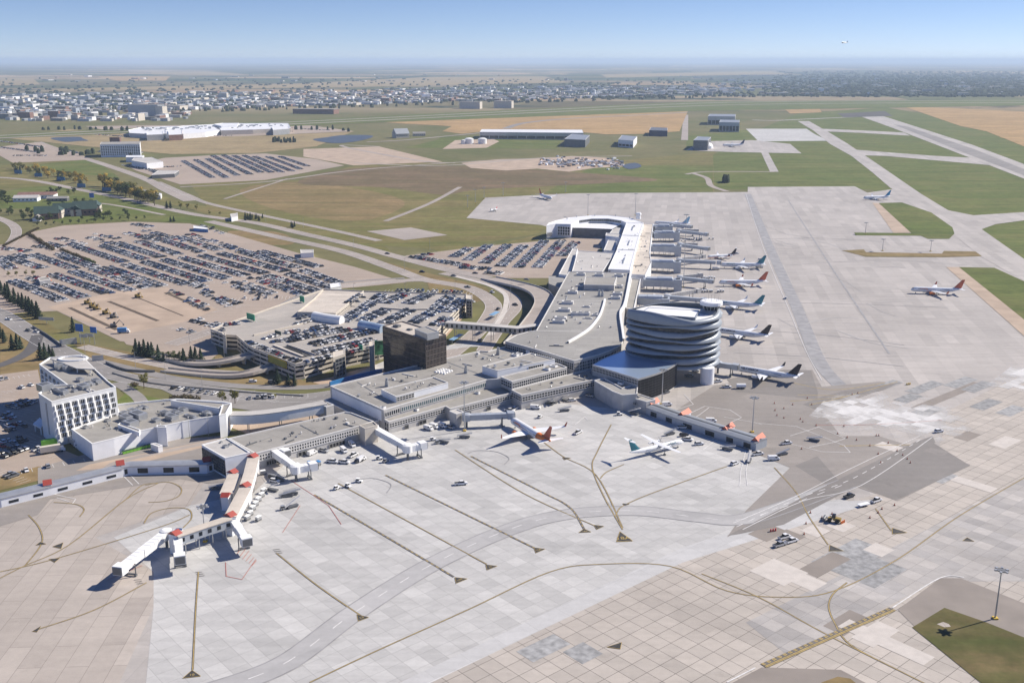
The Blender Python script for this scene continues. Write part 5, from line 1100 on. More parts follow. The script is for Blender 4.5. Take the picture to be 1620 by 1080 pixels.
# ================================================================ GROUND VEHICLES
PAINT = {'white': M('car_white', (.72,.72,.72), .3, amt=.02, spec=.5), 'silver': M('car_silver', (.42,.43,.45), .3, .4, amt=.02), 'grey': M('car_grey', (.16,.165,.175), .3, .2, amt=.02), 'black': M('car_black', (.018,.018,.02), .25, amt=.02), 'blue': M('car_blue', (.03,.075,.20), .3, amt=.02), 'red': M('car_red', (.30,.022,.022), .3, amt=.02), 'dark grey': M('car_dark_grey', (.055,.057,.063), .3, .1, amt=.02), 'tan': M('car_tan', (.30,.25,.18), .35, amt=.02)}
PAINT['yellow'] = yellow; PAINT['orange'] = orange
def car_meshes(kind, paint):
    b = MB(); g = MB()
    if kind == 'sedan': L_, W_, sec, cab = 4.6, 1.8, [(-2.3,.35,.75),(-2.2,.3,.88),(-1.5,.25,.95),(1.0,.25,.92),(2.0,.27,.78),(2.3,.35,.62)], (-1.75,-1.0,.35,1.15,.93,1.42)
    elif kind == 'suv': L_, W_, sec, cab = 4.7, 1.9, [(-2.35,.4,.95),(-2.25,.35,1.08),(1.0,.3,1.08),(2.05,.3,1.0),(2.35,.4,.8)], (-2.2,-1.85,.35,1.15,1.06,1.72)
    elif kind == 'pickup': L_, W_, sec, cab = 5.8, 1.98, [(-2.9,.45,1.0),(-2.85,.4,1.08),(1.3,.35,1.1),(2.6,.35,1.05),(2.9,.45,.85)], (-.75,-.55,1.1,1.75,1.08,1.85)
    else: L_, W_, sec, cab = 5.6, 2.0, [(-2.8,.4,2.1),(-2.75,.35,2.2),(1.4,.35,2.2),(2.1,.35,1.25),(2.8,.4,.95)], None
    hw = W_ / 2
    b.loft([[(x, -hw, z0), (x, hw, z0), (x, hw, (z0 + z1) / 2), (x, hw * .93, z1), (x, -hw * .93, z1), (x, -hw, (z0 + z1) / 2)] for x, z0, z1 in sec], 0)
    if cab:
        x0, x1, x2, x3, zb, zt = cab; k = .78
        A = [(x0, -hw * .9, zb), (x3, -hw * .9, zb), (x3, hw * .9, zb), (x0, hw * .9, zb)]; B = [(x1, -hw * k, zt), (x2, -hw * k, zt), (x2, hw * k, zt), (x1, hw * k, zt)]
        for i in range(4): g.face([A[i], A[(i + 1) % 4], B[(i + 1) % 4], B[i]])
        b.face([(x, y, z + .01) for x, y, z in B], 0)
        if kind == 'pickup': b.face([(-2.75, -.8, 1.09), (-.8, -.8, 1.09), (-.8, .8, 1.09), (-2.75, .8, 1.09)], 1)
    else:
        g.face([(1.45, -.85, 2.12), (1.45, .85, 2.12), (2.08, .85, 1.32), (2.08, -.85, 1.32)]); 
        for s in (-1, 1): g.face([(.3, s * 1.01, 1.35), (1.3, s * 1.01, 1.35), (1.2, s * 1.01, 1.95), (.3, s * 1.01, 1.95)])
    for x in (-L_ * .31, L_ * .31):
        for s in (-1, 1): b.tube((x, s * (hw - .2), .34), (x, s * (hw + .02), .34), .34, .34, 8, 1)
    def mesh(n, q, mm):
        o = q.build(n, mm); me = o.data; bpy.data.objects.remove(o); return me
    return mesh(kind + '_body', b, [paint, black]), mesh(kind + '_windows', g, [glass])
CARM = {}
def vehicle(kind, colour, pos, ang, name, lab, cat, group=None):
    k = (kind, colour)
    if k not in CARM: CARM[k] = car_meshes(kind, PAINT[colour])
    b, g = CARM[k]; o = bpy.data.objects.new(name, b); C.objects.link(o); o.location = pos; o.rotation_euler = (0, 0, ang)
    w_ = bpy.data.objects.new('windows', g); C.objects.link(w_); w_.parent = o
    return tag(o, lab, cat, group)
def local(px, ang):
    c = G(*px); a = R(ang); return c, a
ZA = .27
def cart(px, ang, lab, top=white, n=1):
    c, a = local(px, ang); r = empty('baggage_cart', (c.x, c.y, ZA), lab, 'baggage cart', 'baggage carts on the apron')
    m = MB(); m.box((0, 0, .6), (2.6, 1.5, .2)); 
    for x in (-.9, .9):
        for y in (-.6, .6): m.tube((x, y - .08, .28), (x, y + .08, .28), .28, .28, 8)
    m.tube((1.3, 0, .5), (2.0, 0, .45), .05, .05, 4); m.build('chassis', steel_dk, r, world=False)
    m = MB(); m.box((0, 0, 1.25), (2.3, 1.35, 1.1)); m.build('load', steel, r, world=False); m = MB(); m.box((0, 0, 1.95), (2.6, 1.6, .22), 0, 0, .9); m.build('canopy', top, r, world=False)
    r.rotation_euler = (0, 0, a); return r
def tug(px, ang, lab, mat=white):
    c, a = local(px, ang); r = empty('baggage_tug', (c.x, c.y, ZA), lab, 'tug', 'baggage tugs on the apron')
    m = MB(); m.box((0, 0, .6), (3.0, 1.6, .6)); m.box((-.5, 0, 1.75), (1.5, 1.5, .12)); m.build('body', mat, r, world=False); m = MB(); m.box((-.5, 0, 1.3), (1.3, 1.3, .8), 0, 0, .9); m.build('cab_windows', glass, r, world=False); m = MB()
    for x in (-1, 1):
        for y in (-.75, .75): m.tube((x, y - .12, .38), (x, y + .12, .38), .38, .38, 8)
    m.build('wheels', black, r, world=False); r.rotation_euler = (0, 0, a); return r
def belt(px, ang, lab, name='belt_loader', cat='belt loader', ln=7.5, rise=2.2, mat=steel):
    c, a = local(px, ang); r = empty(name, (c.x, c.y, ZA), lab, cat)
    m = MB(); m.box((0, 0, .7), (ln * .7, 1.6, .6))
    for x in (-ln * .25, ln * .25):
        for y in (-.8, .8): m.tube((x, y - .12, .4), (x, y + .12, .4), .4, .4, 8)
    m.build('chassis', steel_dk, r, world=False); m = MB(); L2 = ln / 2
    m.loft([[(-L2, -.55, .9), (-L2, .55, .9), (-L2, .55, 1.2), (-L2, -.55, 1.2)], [(L2, -.55, .9 + rise), (L2, .55, .9 + rise), (L2, .55, 1.2 + rise), (L2, -.55, 1.2 + rise)]])
    m.build('conveyor' if name == 'belt_loader' else 'stair_flight', mat, r, world=False)
    m = MB()
    for s in (-.6, .6): m.tube((-L2, s, 1.9), (L2, s, 1.9 + rise), .05, .05, 4)
    m.build('handrail', steel, r, world=False); r.rotation_euler = (0, 0, a); return r
def truck(px, ang, lab, box=white, ln=7.0, hh=3.2, name='box_truck', cat='truck'):
    c, a = local(px, ang); r = empty(name, (c.x, c.y, ZA if px[0] > 330 else .18), lab, cat)
    m = MB(); m.box((-1.0, 0, .9 + hh / 2), (ln - 2, 2.3, hh)); m.build('cargo_box', box, r, world=False)
    m = MB(); m.loft([[(x, -1.05, .5), (x, 1.05, .5), (x, 1.05, z), (x, -1.05, z)] for x, z in ((ln / 2 - 2, 2.5), (ln / 2 - .7, 2.5), (ln / 2 - .25, 1.5), (ln / 2, 1.3))]); cb_ = m.build('cab', white, r, world=False)
    m = MB(); m.face([(ln / 2 - .69, -.9, 2.4), (ln / 2 - .69, .9, 2.4), (ln / 2 - .23, .9, 1.55), (ln / 2 - .23, -.9, 1.55)]); m.build('windscreen', glass, cb_, world=False)
    m = MB()
    for x in (-ln * .3, ln * .36):
        for y in (-1, 1): m.tube((x, y - .15, .48), (x, y + .15, .48), .48, .48, 8)
    m.box((-.3, 0, .7), (ln - 1, 1.6, .3)); m.build('wheels', black, r, world=False); r.rotation_euler = (0, 0, a); return r
AG = -49; AU = 41
for i, px in enumerate([(414,787),(409,794),(404.5,801),(400,808),(396,816),(391.5,823),(417,780)]): cart(px, 62, ['white roofed','fourth white roofed','third white roofed','middle white roofed','fifth white roofed','nearest white roofed','topmost white roofed'][i] + ' baggage cart in the line beside the pale walkways')
cart((409,824), 62, 'white roofed baggage cart standing beside the end of the cart line'); cart((490,737), -49, 'pale blue roofed cart below the stubby jet bridge arm', blue_paint); cart((497,741), -49, 'second blue roofed cart beside the stubby jet bridge arm', blue_paint); cart((504,736), -49, 'blue roofed cart farthest from the jet bridge arm', blue_paint); cart((416,751), 30, 'small white box cart in the shade under the jet bridge')
for px, ang, lab in [((551,771),-40,'white tug alone on the pale concrete'), ((449,806),40,'dark stained tug on the open stand near the stairs'), ((568,763),-10,'white tug parked at the circle marking'), ((685,697),20,'white tug in front of a dolly near the jet bridge'), ((693,702),30,'low tug behind the white tug near the jet bridge'), ((600,727),10,'white tug among the group of small vehicles'), ((610,731),60,'low tug at the edge of the small vehicle group'), ((854,661),60,'white tug beside the orange tailed airliner'), ((980,657),0,'tug near the concrete wall of the grey walkway'), ((533,774),50,'white tug with a broken shadow on the dashed line')]: tug(px, ang, lab, steel if 'low' in lab or 'dark' in lab else white)
def wl(kind, col, px, ang, name, lab, cat, group='service vehicles on the apron'):
    c, a = local(px, ang); c.z = ZA; vehicle(kind, col, c, a, name, lab, cat, group)
for kind, col, px, ang, lab in [('van','white',(557,706),-60,'white van nearest the concourse windows'),('van','white',(544,715),-60,'second white van parked under the concourse'),('van','white',(494,719),60,'white delivery van near the small jet bridge arm'),('suv','silver',(513,715),-30,'silver car next to the delivery van'),('suv','white',(435,763),-20,'white car beside two belt loaders'),('pickup','white',(526,732),-15,'white pickup in the group before the concourse'),('pickup','white',(544,733),-15,'second white pickup in the group before the concourse'),('pickup','white',(559,722),60,'white pickup nearest the concourse pillars'),('suv','dark grey',(568,731),50,'dark car at the end of the vehicle group'),('van','white',(572,729),60,'white van at the end of the vehicle group'),('pickup','white',(729,767),10,'white pickup alone in the middle of the stand'),('van','white',(678,680),-40,'white van by the grey wall near the mast'),('van','white',(687,677),-40,'second white van by the grey wall near the mast'),('van','white',(700,676),-40,'white van nearest the docked jet bridge'),('suv','silver',(713,678),-40,'silver car nearest the docked jet bridge'),('pickup','white',(806,651),-30,'white pickup against the wall behind the orange tailed airliner'),('suv','white',(815,648),60,'white car against the wall behind the orange tailed airliner'),('van','white',(847,647),-15,'white van parked near the passenger stairs'),('suv','white',(905,635),20,'white car at the corner of the grey wall'),('suv','silver',(933,628),-30,'silver car in the deep corner by the arrivals hall'),('pickup','white',(914,686),55,'white pickup on the pale stand lines'),('suv','white',(1100,588),0,'white car under the wavy tower'),('pickup','grey',(1090,596),0,'dark pickup in the shade under the wavy tower'),('van','white',(1030,627),20,'white van tucked behind the gate lobby'),('suv','grey',(1054,622),40,'grey car in the tower shadow'),('van','white',(1055,642),10,'white van beside the grey walkway roof'),('van','white',(1040,657),-10,'white van in front of the grey walkway'),('van','white',(1089,672),-10,'white van beside an orange gable on the walkway'),('pickup','white',(1080,678),0,'white pickup near the propeller plane nose'),('suv','dark grey',(1082,690),20,'dark car close to the propeller plane nose'),('pickup','white',(1087,697),-20,'white pickup at the propeller plane wing'),('suv','white',(1106,704),10,'white car beyond the propeller plane wing'),('pickup','white',(1121,687),10,'white pickup along the grey walkway'),('pickup','white',(1199,720),20,'white pickup below the last orange gable'),('pickup','white',(1244,703),20,'white pickup beyond the end of the grey walkway'),('suv','white',(1162,735),40,'white car on the white lane lines'),('van','white',(1224,728),5,'white van alone beyond the walkway end'),('suv','white',(1052,659),0,'white car in front of the first orange gable'),('pickup','white',(1135,605),20,'white pickup at the foot of the tower column'),('pickup','white',(1149,614),0,'white pickup towing a white tank'),('pickup','dark grey',(1343,787),35,'dark pickup on the open beige concrete'),('pickup','white',(1386,794),35,'white pickup hitched to a flat trailer'),('pickup','white',(1252,858),30,'white pickup parked nearest the beige slabs'),('pickup','white',(1241,852),30,'white pickup parked behind another by the cones'),('pickup','silver',(1233,864),30,'silver pickup with equipment at the front of the trio'),('suv','white',(1485,684),20,'small vehicle alone on the powdery concrete'),('van','silver',(1201,421),0,'grey van on the pier apron'),('suv','white',(1243,473),70,'white car crossing the open apron'),('suv','white',(1203,412),10,'white car near the teal tailed airliner'),('suv','white',(1165,402),10,'white car beyond the small jet'),('van','white',(1125,668),-5,'white van half way along the grey walkway'),('van','white',(1045,595),5,'white van behind the blue roofed hall')]:
    wl(kind, col, px, ang, {'van':'service_van','suv':'service_car','pickup':'pickup_truck'}[kind], lab, {'van':'van','suv':'car','pickup':'pickup'}[kind])
c, a = local((1172,615), 0); t_ = empty('tank_trailer', (c.x, c.y, ZA), 'white tank trailer behind the pickup near the tower column', 'trailer'); m = MB(); m.tube((-2.6,0,1.7),(2.6,0,1.7),1.25,1.25,14); m.build('tank', white, t_, world=False); m = MB(); m.box((0,0,.6),(5,1.6,.3)); [m.tube((x,y-.15,.45),(x,y+.15,.45),.45,.45,8) for x in (-1.4,1.4) for y in (-.9,.9)]; m.build('chassis', black, t_, world=False)
c, a = local((1366,801), 25); t_ = empty('flat_trailer', (c.x, c.y, ZA), 'white flat trailer hitched to a pickup on the beige slabs', 'trailer'); m = MB(); m.box((0,0,.9),(5.4,2.1,.35)); m.build('bed', offwhite, t_, world=False); m = MB(); [m.tube((x,y-.12,.4),(x,y+.12,.4),.4,.4,8) for x in (-.9,.3) for y in (-1,1)]; m.tube((2.7,0,.7),(4.2,0,.6),.08,.08,4); m.build('wheels', black, t_, world=False); t_.rotation_euler = (0,0,a)
c, a = local((1319,826), 150); t_ = empty('wheel_loader', (c.x, c.y, ZA), 'yellow and black wheel loader with a brush on the beige concrete', 'wheel loader'); m = MB(); m.box((-1.2,0,1.5),(3,1.9,1.1)); m.box((1.6,0,1.2),(1.6,1.6,.7)); m.build('body', M('machine_ochre', (.30,.21,.05), .6), t_, world=False); m = MB(); m.box((.1,0,2.6),(1.5,1.6,1.5),0,0,.9); m.build('cab', glass, t_, world=False); m = MB(); [m.tube((x,y-.35,.85),(x,y+.35,.85),.85,.85,12) for x in (-1.5,1.6) for y in (-1.1,1.1)]; m.build('tyres', black, t_, world=False); m = MB(); m.tube((3.8,-1.8,.8),(3.8,1.8,.8),.75,.75,12); m.box((2.8,0,1.2),(2,.5,.3)); m.build('sweeper_brush', steel_dk, t_, world=False); t_.rotation_euler = (0,0,a)
for px, ang, lab, col in [((1333,828),40,'stack of orange barriers beside the wheel loader',orange),((1223,841),20,'row of red barrels near the parked pickups',red),((1437,609),20,'yellow and black sweeper head lying on the pale concrete',yellow)]:
    c, a = local(px, ang); r = empty('safety_barrier', (c.x, c.y, ZA), lab, 'barrier'); m = MB()
    for i in range(3): m.tube((i * 1.1 - 1.1, 0, 0), (i * 1.1 - 1.1, 0, 1.1), .35, .28, 8)
    m.build('drums', col, r, world=False); m = MB(); m.box((0, .5, .5), (3.4, .2, .25)); m.build('rail', white, r, world=False); r.rotation_euler = (0, 0, a)
for px, ang, lab in [((431,757),-50,'dark belt loader beside the white car'),((443,760),-50,'second dark belt loader next to the first'),((462,783),8,'long belt loader on the open stand'),((475,790),5,'grey towable stairs end on the open stand') if 0 else ((455,786),15,'lower belt loader on the open stand'),((735,693),3,'long grey belt loader in front of the docked jet bridge'),((702,701),-20,'belt loader trailing the tugs near the jet bridge'),((1151,712),-20,'grey belt loader near the grey walkway end'),((1238,720),25,'belt loader with a raised end beyond the walkway'),((1288,698),-20,'dark belt loader alone on the asphalt'),((1060,688),30,'belt loader touching the propeller plane'),((344,727),10,'grey conveyor beside the corner block') if 0 else ((344,774),10,'grey conveyor near the short red ended walkway'),((1118,443),5,'belt loader at the pier under the fifth bridge'),((893,651),15,'low flat loader on the stand beyond the stairs'),((868,640),-35,'dark loader between the passenger stairs')]: belt(px, ang, lab, rise=1.4)
for px, ang, lab in [((870,640),-55,'pale passenger stairs standing by the grey wall'),((876,637),-55,'second pale passenger stairs by the grey wall'),((892,634),-50,'cream passenger stairs nearest the arrivals hall'),((447,777),-20,'white passenger stairs behind the baggage carts') if 0 else ((432,777),-25,'white passenger stairs beside the baggage cart line'),((1185,730),70,'grey passenger stairs on the white lane lines'),((1003,656),-30,'grey passenger stairs near the gate lobby'),((463,803),40,'grey passenger stairs casting a shadow on the stand')]: belt(px, ang, lab, 'passenger_stairs', 'stairs', 7, 3.0, fascia)
truck((1167,449), 0, 'grey fuel truck parked by the pier airliners', steel) if 0 else truck((1201,424), 0, 'grey fuel truck by the teal tailed airliner', steel)
truck((108,712), 0, 'x') if 0 else None
for px, ang, lab, bx, ln in [((84,716), 28, 'cream box trailer truck in the hotel service yard', cream, 11), ((82,706), 28, 'lime green trailer truck behind the hotel', lime, 9), ((118,705), -50, 'pale blue trailer truck against the annex wall', bridge_grey, 10), ((190,530), 0, 'x', white, 7), ((196,527), 10, 'blue and white box truck at the edge of the dug lot', blue_paint, 8)]:
    if lab != 'x': truck(px, ang, lab, bx, ln, 2.8)
# lime plants / bins along the annex wall
for i in range(8):
    c = G(197 + i * 5.6, 718 - i * 1.5, 0); r = empty('green_bin', (c.x, c.y, .2), 'lime green bin in the row along the annex wall', 'bin', 'lime green bins along the annex wall'); m = MB(); m.box((0,0,.7),(1.5,1.1,1.3),R(40),0,1.1); m.build('body', lime, r, world=False); m = MB(); m.box((0,0,1.45),(1.6,1.3,.2),R(40)); m.build('lid', green_roof, r, world=False)
# small dollies and carts along the pier (each stands by itself)
k = 0
for y0, xs in ((408,[]),(427,(1128,1131,1134,1137)),(441,(1110,1114,1118,1122,1126,1130)),(462,(1111,1115,1119,1123,1126,1136,1140,1144)),(379,(1090,1094,1098,1102,1106,1110,1122,1128)),(470,(1025,1035)),(382,(1078,1084,1099))):
    for x in xs:
        cart((x, y0 + (x % 3) * .4), 80, 'small white cart in the strings parked beside the pier gate bridges')['group'] = 'small carts beside the pier gates'
# cones
coneM = None
for i, px in enumerate([(1225,639),(1226,650),(1229,658),(1240,647),(1254,641),(1240,662),(1291,674),(1266,664),(1270,668),(1335,675),(1325,687),(1340,693),(1355,697),(1376,706),(1390,690),(1405,702),(1389,719),(1393,733),(1419,714),(1428,721),(1435,727),(1440,733),(1386,690),(1348,625),(1357,623),(1268,711),(1284,641),(1277,631),(1272,846),(1275,829),(1300,820),(1316,814),(1282,812),(1376,820),(1389,812),(1395,806),(1415,800)]):
    c = G(*px); 
    if coneM is None:
        m = MB(); m.box((0,0,.05),(.7,.7,.1),0,0); m.tube((0,0,.1),(0,0,1.1),.28,.07,8,1); o = m.build('traffic_cone', [black, orange_roof]); coneM = o.data; o['_p'] = 1
        o.location = (c.x, c.y, ZA)
    else: o = bpy.data.objects.new('traffic_cone', coneM); C.objects.link(o); o.location = (c.x, c.y, ZA)
    tag(o, 'orange traffic cone standing on the apron around the resurfaced asphalt', 'traffic cone', 'traffic cones on the apron')
# light masts
def mast(px, top, lab, heads=6, base=True):
    X, Y = G(*px).x, G(*px).y; v = (540 - top) / F; h = H + (v * Y * CP - Y * SP) / (CP + v * SP)
    r = empty('light_mast', (X, Y, 0), lab, 'light mast', 'tall light masts'); MB().tube((0,0,0),(0,0,h),.32,.16,8).build('pole', steel, r, world=False)
    m = MB(); m.tube((0,0,h-.5),(0,0,h-.2),1.6,1.6,10,0); 
    m.build('ring', steel_dk, r, world=False)
    for i in range(heads): a = i * 2 * math.pi / heads; MB().box((1.9*math.cos(a),1.9*math.sin(a),h-.3),(.9,.7,.5),a).build('lamp', steel, r, world=False)
    MB().box((0,0,.4),(1.6,1.6,.8)).build('footing', yellow if base else conc_wall, r, world=False); return r
for px, top, lab in [((1574,979),900,'light mast on the brown shoulder beside a grass corner'),((1190,684),628,'light mast beside the last orange gable of the walkway'),((735,682),604,'light mast beside the docked jet bridge'),((1047,640),584,'light mast in front of the blue roofed hall'),((325,857),800,'light mast in front of the grey gate walkway'),((930,341),308,'light mast behind the white ring of the pier'),((1005,341),306,'light mast behind the pier lookout'),((1081,455),339,'slim light mast rising between the gate bridges'),((1396,397),378,'light mast on the narrow dry grass island'),((1472,398),380,'light mast at the end of the dry grass island'),((1369,370),352,'light mast on the green grass island'),((740,330),309,'light mast on grass before the far apron'),((752,322),300,'second light mast on grass before the far apron'),((766,315),296,'third light mast on grass before the far apron'),((796,311),289,'light mast behind the far apron corner'),((895,306),288,'light mast behind the red tailed airliner')]: mast(px, top, lab, 6 if px[1] > 400 else 4)
# ================================================================ APRON MARKINGS
ym, dkm, wm, rm, tm, tm2 = MB(), MB(), MB(), MB(), MB(), MB()
def line(px, wd=.35, back=1.1, mb=None, n=6, z=.30):
    z += zn() * .4; l = smooth_line(GL(px), n)
    if mb is None:
        if back: strip(dkm, l, back, z - .012)
        strip(ym, l, wd, z)
    else: strip(mb, l, wd, z)
def dashed(px, wd, dash, gap, mb, z=.305):
    l = smooth_line(GL(px), 12); acc = 0; cur = [l[0]]; on = True; lim = dash
    for a, b in zip(l, l[1:]):
        d = (b - a).length; p = 0
        while acc + d - p >= lim:
            p += lim - acc; q_ = a.lerp(b, p / d); cur.append(q_)
            if on and len(cur) > 1: strip(mb, cur, wd, z)
            cur = [q_]; on = not on; acc = 0; lim = dash if on else gap
        acc += d - p; cur.append(b)
MK = [((314,905),(310,960),(305,1060)), ((437,875),(500,925),(572,975)), ((535,765),(640,822),(770,893)), ((848,690),(890,722),(943,752),(985,835)), ((967,672),(945,715),(937,740),(955,785),(985,838)), ((720,712),(827,780),(943,833)),
      ((232,922),(150,965),(60,996)), ((0,915),(40,895),(110,862),(200,790),(250,765)), ((0,905),(85,885),(250,835),(300,815)), ((45,815),(62,835),(66,860),(40,895)), ((973,818),(978,808),(987,800),(1033,780),(1150,738)), ((950,757),(960,747),(987,735)),
      ((1225,740),(1260,780),(1280,818),(1310,862)), ((1385,805),(1410,840))]
for l in MK: line(l, .24, .62)
line([(490,1080),(600,1028),(740,965),(870,905),(950,893),(1060,896),(1150,935),(1240,945),(1320,935),(1420,885),(1520,815),(1640,745)], .24, .6)
line([(1110,908),(1200,945),(1300,1000),(1420,1060),(1500,1100)], .24, .6); line([(1340,922),(1318,940),(1311,960),(1320,985),(1345,1020),(1420,1060)], .26, .7)
line([(85,795),(120,798),(133,806),(126,818)], .24, .6); line([(228,828),(240,812),(270,804),(298,806),(303,820),(290,835)], .24, .6); line([(230,768),(265,763),(286,772),(283,785),(262,793),(235,795)], .24, .6)
line([(200,790),(225,768),(250,765)], .24, .6)
for l in [((497,783),(600,843),(718,913)), ((610,752),(667,780),(847,868)), ((745,722),(860,780),(890,795),(908,810),(924,837))]:
    line(l, .9, 0, dkm); dashed(l, .35, 1.6, 1.6, ym)
for l in [((740,718),(755,713),(785,715),(805,725),(798,735)), ((560,760),(590,757),(618,766),(612,780))]: line(l, .5, 0, tm)
# service road curving over the pale concrete
SR = [(330,1095),(450,1050),(560,970),(680,895),(800,840),(890,815),(1000,808),(1100,818),(1165,823),(1230,806),(1340,765)]
srl = smooth_line(GL(SR), 8)
MBr = MB(); strip(MBr, srl, 9.5, .262); tag(MBr.build('service_lane', slab('lane_worn', (0.405,0.397,0.392),(0.37,0.363,0.36), 41, 26, 9, 0, .9, .06, .10, .4)), kind='structure')
for o in (-4.6, 4.6): strip(tm, offset_line(srl, o), .55, .29)
dashed(SR, .35, 5, 7, wm, .296)
RD = [(1160,838),(1340,750),(1440,706),(1475,690)]
line([(1160,828),(1260,785),(1345,742),(1455,690)], .35, 0, wm); line([(1175,838),(1270,793),(1363,768),(1475,692)], .35, 0, wm); dashed([(1165,834),(1265,788),(1352,756),(1463,692)], .35, 4, 4, wm)
# far apron tyre lanes and service road
line([(1183,307),(1215,385),(1262,490),(1295,570),(1330,612)], 9, 0, tm, z=.24); line([(1247,317),(1320,430),(1407,560)], 1.3, 0, tm, z=.245); line([(1180,307),(1205,385),(1248,490),(1275,555),(1300,602)], .4, 0, wm, z=.30)
for l in [((1130,518),(1300,530),(1430,546)), ((1160,558),(1300,566),(1430,580)), ((1100,480),(1300,480),(1500,487)), ((1240,420),(1400,412),(1530,420)), ((1190,380),(1300,377),(1420,385)), ((1247,318),(1280,313),(1360,310))]: line(l, .7, 0, tm, z=.245)
ra = random.Random(31)
for i in range(14):
    x, y = ra.uniform(1180, 1400), ra.uniform(330, 560); dx, dy = ra.uniform(30, 120), ra.uniform(-12, 30); line([(x, y), (x + dx * .5, y + dy * .5 + ra.uniform(-6, 6)), (x + dx, y + dy)], ra.uniform(.5, 1.3), 0, tm2, z=.25)
line([(1255,606),(1320,617),(1400,606)], .4, 0, ym); line([(1262,625),(1340,628),(1250,635)], .4, 0, ym, n=3); line([(1280,641),(1330,630),(1420,604)], .4, 0, ym); line([(1328,706),(1440,704)], .45, 0, ym); line([(1290,673),(1380,672),(1490,665)], .3, 0, rm)
# white zigzags on the asphalt
for l in [((1082,624),(1097,640),(1065,650)), ((1090,655),(1115,643),(1155,649),(1173,661),(1155,669)), ((1200,670),(1260,675),(1335,705),(1345,716),(1300,715),(1270,707),(1235,700)), ((1250,690),(1295,676),(1337,694),(1320,700),(1280,708)), ((1170,770),(1172,745),(1180,712)), ((1182,768),(1180,745),(1187,714)), ((1060,682),(1106,657),(1122,645)), ((1112,712),(1135,695)), ((1106,708),(1130,694)), ((1145,660),(1190,668),(1205,672)), ((910,672),(925,660),(930,665)), ((190,748),(210,768)), ((200,746),(220,766)), ((85,782),(120,790),(115,797)), ((90,788),(110,794))]: line(l, .32, 0, wm, n=1)
line([(1000,745),(1165,770)], .3, 0, wm, n=1) if 0 else None
for l in [((357,890),(358,912),(383,917),(405,885)), ((475,800),(447,843)), ((225,895),(170,918)), ((460,760),(520,800),(540,830))]: line(l, .25, 0, rm, n=1)
for i in range(6): line([(360 + i * 7.5 + 12, 878 + i * .5), (372 + i * 6 + 16, 894 - i * 3)], .25, 0, rm, n=1) if 0 else line([(374 + i * 5, 878 + i * 3.4), (392 + i * 4 - 6, 862 + i * 5)], .25, 0, rm, n=1)
for cx, cy_ in [(437,873),(314,909),(217,921)]:
    for k in range(3): line([(cx - 5 + k * 2, cy_ + k * 3 - 3), (cx + 6 + k * 2, cy_ + k * 3 - 4)], .35, 0, dkm, n=1)
# runway hold bar and edge line
line([(1208,1054),(1412,964)], 2.6, 0, dkm, z=.375); 
for o in (-1.0, -.45): strip(ym, offset_line(GL([(1208,1054),(1412,964)]), o), .32, .385)
for o in (.4, 1.0):
    l = offset_line(GL([(1208,1054),(1412,964)]), o); n_ = 26
    for k in range(n_): strip(ym, [l[0].lerp(l[1], k / n_), l[0].lerp(l[1], (k + .55) / n_)], .34, .385)
line([(1412,962),(1487,915),(1525,914)], .5, 0, wm, z=.375); line([(1150,1080),(1195,1057)], .5, 0, wm, z=.375)
# triangles with the stand numbers
tri = MB(); trib = MB(); TX = []
def marker(p0, p1, p2, txt=None, tall=.42):
    a, b, c = GL([p0, p1, p2]); g = (a + b + c) / 3
    tri.face([(q.x, q.y, .36) for q in (a, b, c)]); trib.face([((g + (q - g) * 1.11).x, (g + (q - g) * 1.11).y, .348) for q in (a, b, c)])
    if txt:
        base_m = (b + c) / 2; up = (a - base_m); hgt_ = up.length; up.normalize(); rt = Vector((up.y, -up.x, 0)); o = base_m + up * hgt_ * .3
        if rt.dot(b - c) < 0 and False: rt = -rt
        mt = Matrix(((rt.x, up.x, 0, o.x), (rt.y, up.y, 0, o.y), (0, 0, 1, .372), (0, 0, 0, 1)))
        TX.append(tag(text_mesh('stand_number', txt, hgt_ * tall, line_y, None, 'CENTER', mt, 0.0), kind='structure'))
marker((304,1061),(290,1073),(317,1070),'10'); marker((565,973),(583,977),(567,983),'13'); marker((981,842),(976,857),(1000,856),'18A'); marker((720,914),(739,916),(722,923),'14A'); marker((769,894),(786,896),(771,902),'15'); marker((845,867),(862,869),(848,875),'15A'); marker((924,837),(916,843),(935,842),'16A'); marker((940,831),(955,833),(944,838),'17')
marker((64,858),(57,863),(73,861)); marker((100,859),(84,865),(97,868)); marker((94,884),(78,885),(87,890)); marker((65,991),(52,999),(59,1000)); marker((983,1017),(961,1024),(981,1027)); marker((1075,1060),(1058,1068),(1072,1070)) if 0 else None
marker((1313,863),(1334,872),(1312,872)); marker((1412,836),(1434,843),(1412,845)); marker((1530,851),(1541,857),(1523,856)) ; marker((985,797),(996,798),(988,800)); marker((890,724),(903,725),(893,728))
for n_, b_, m_ in (('yellow_lines', ym, line_y), ('line_backing', dkm, line_dk), ('white_lines', wm, line_w), ('red_lines', rm, line_r), ('tyre_tracks', tm, line_tyre), ('faint_tyre_marks', tm2, M('tyre_faint', (0.385, 0.372, 0.362), .9, sc=.12, amt=.12)), ('marker_triangles', tri, M('marker_black', (.05,.048,.045), .8, sc=.6, amt=.3)), ('marker_borders', trib, line_y), ('road_lines', RL, line_w)): tag(b_.build(n_, m_), kind='structure')
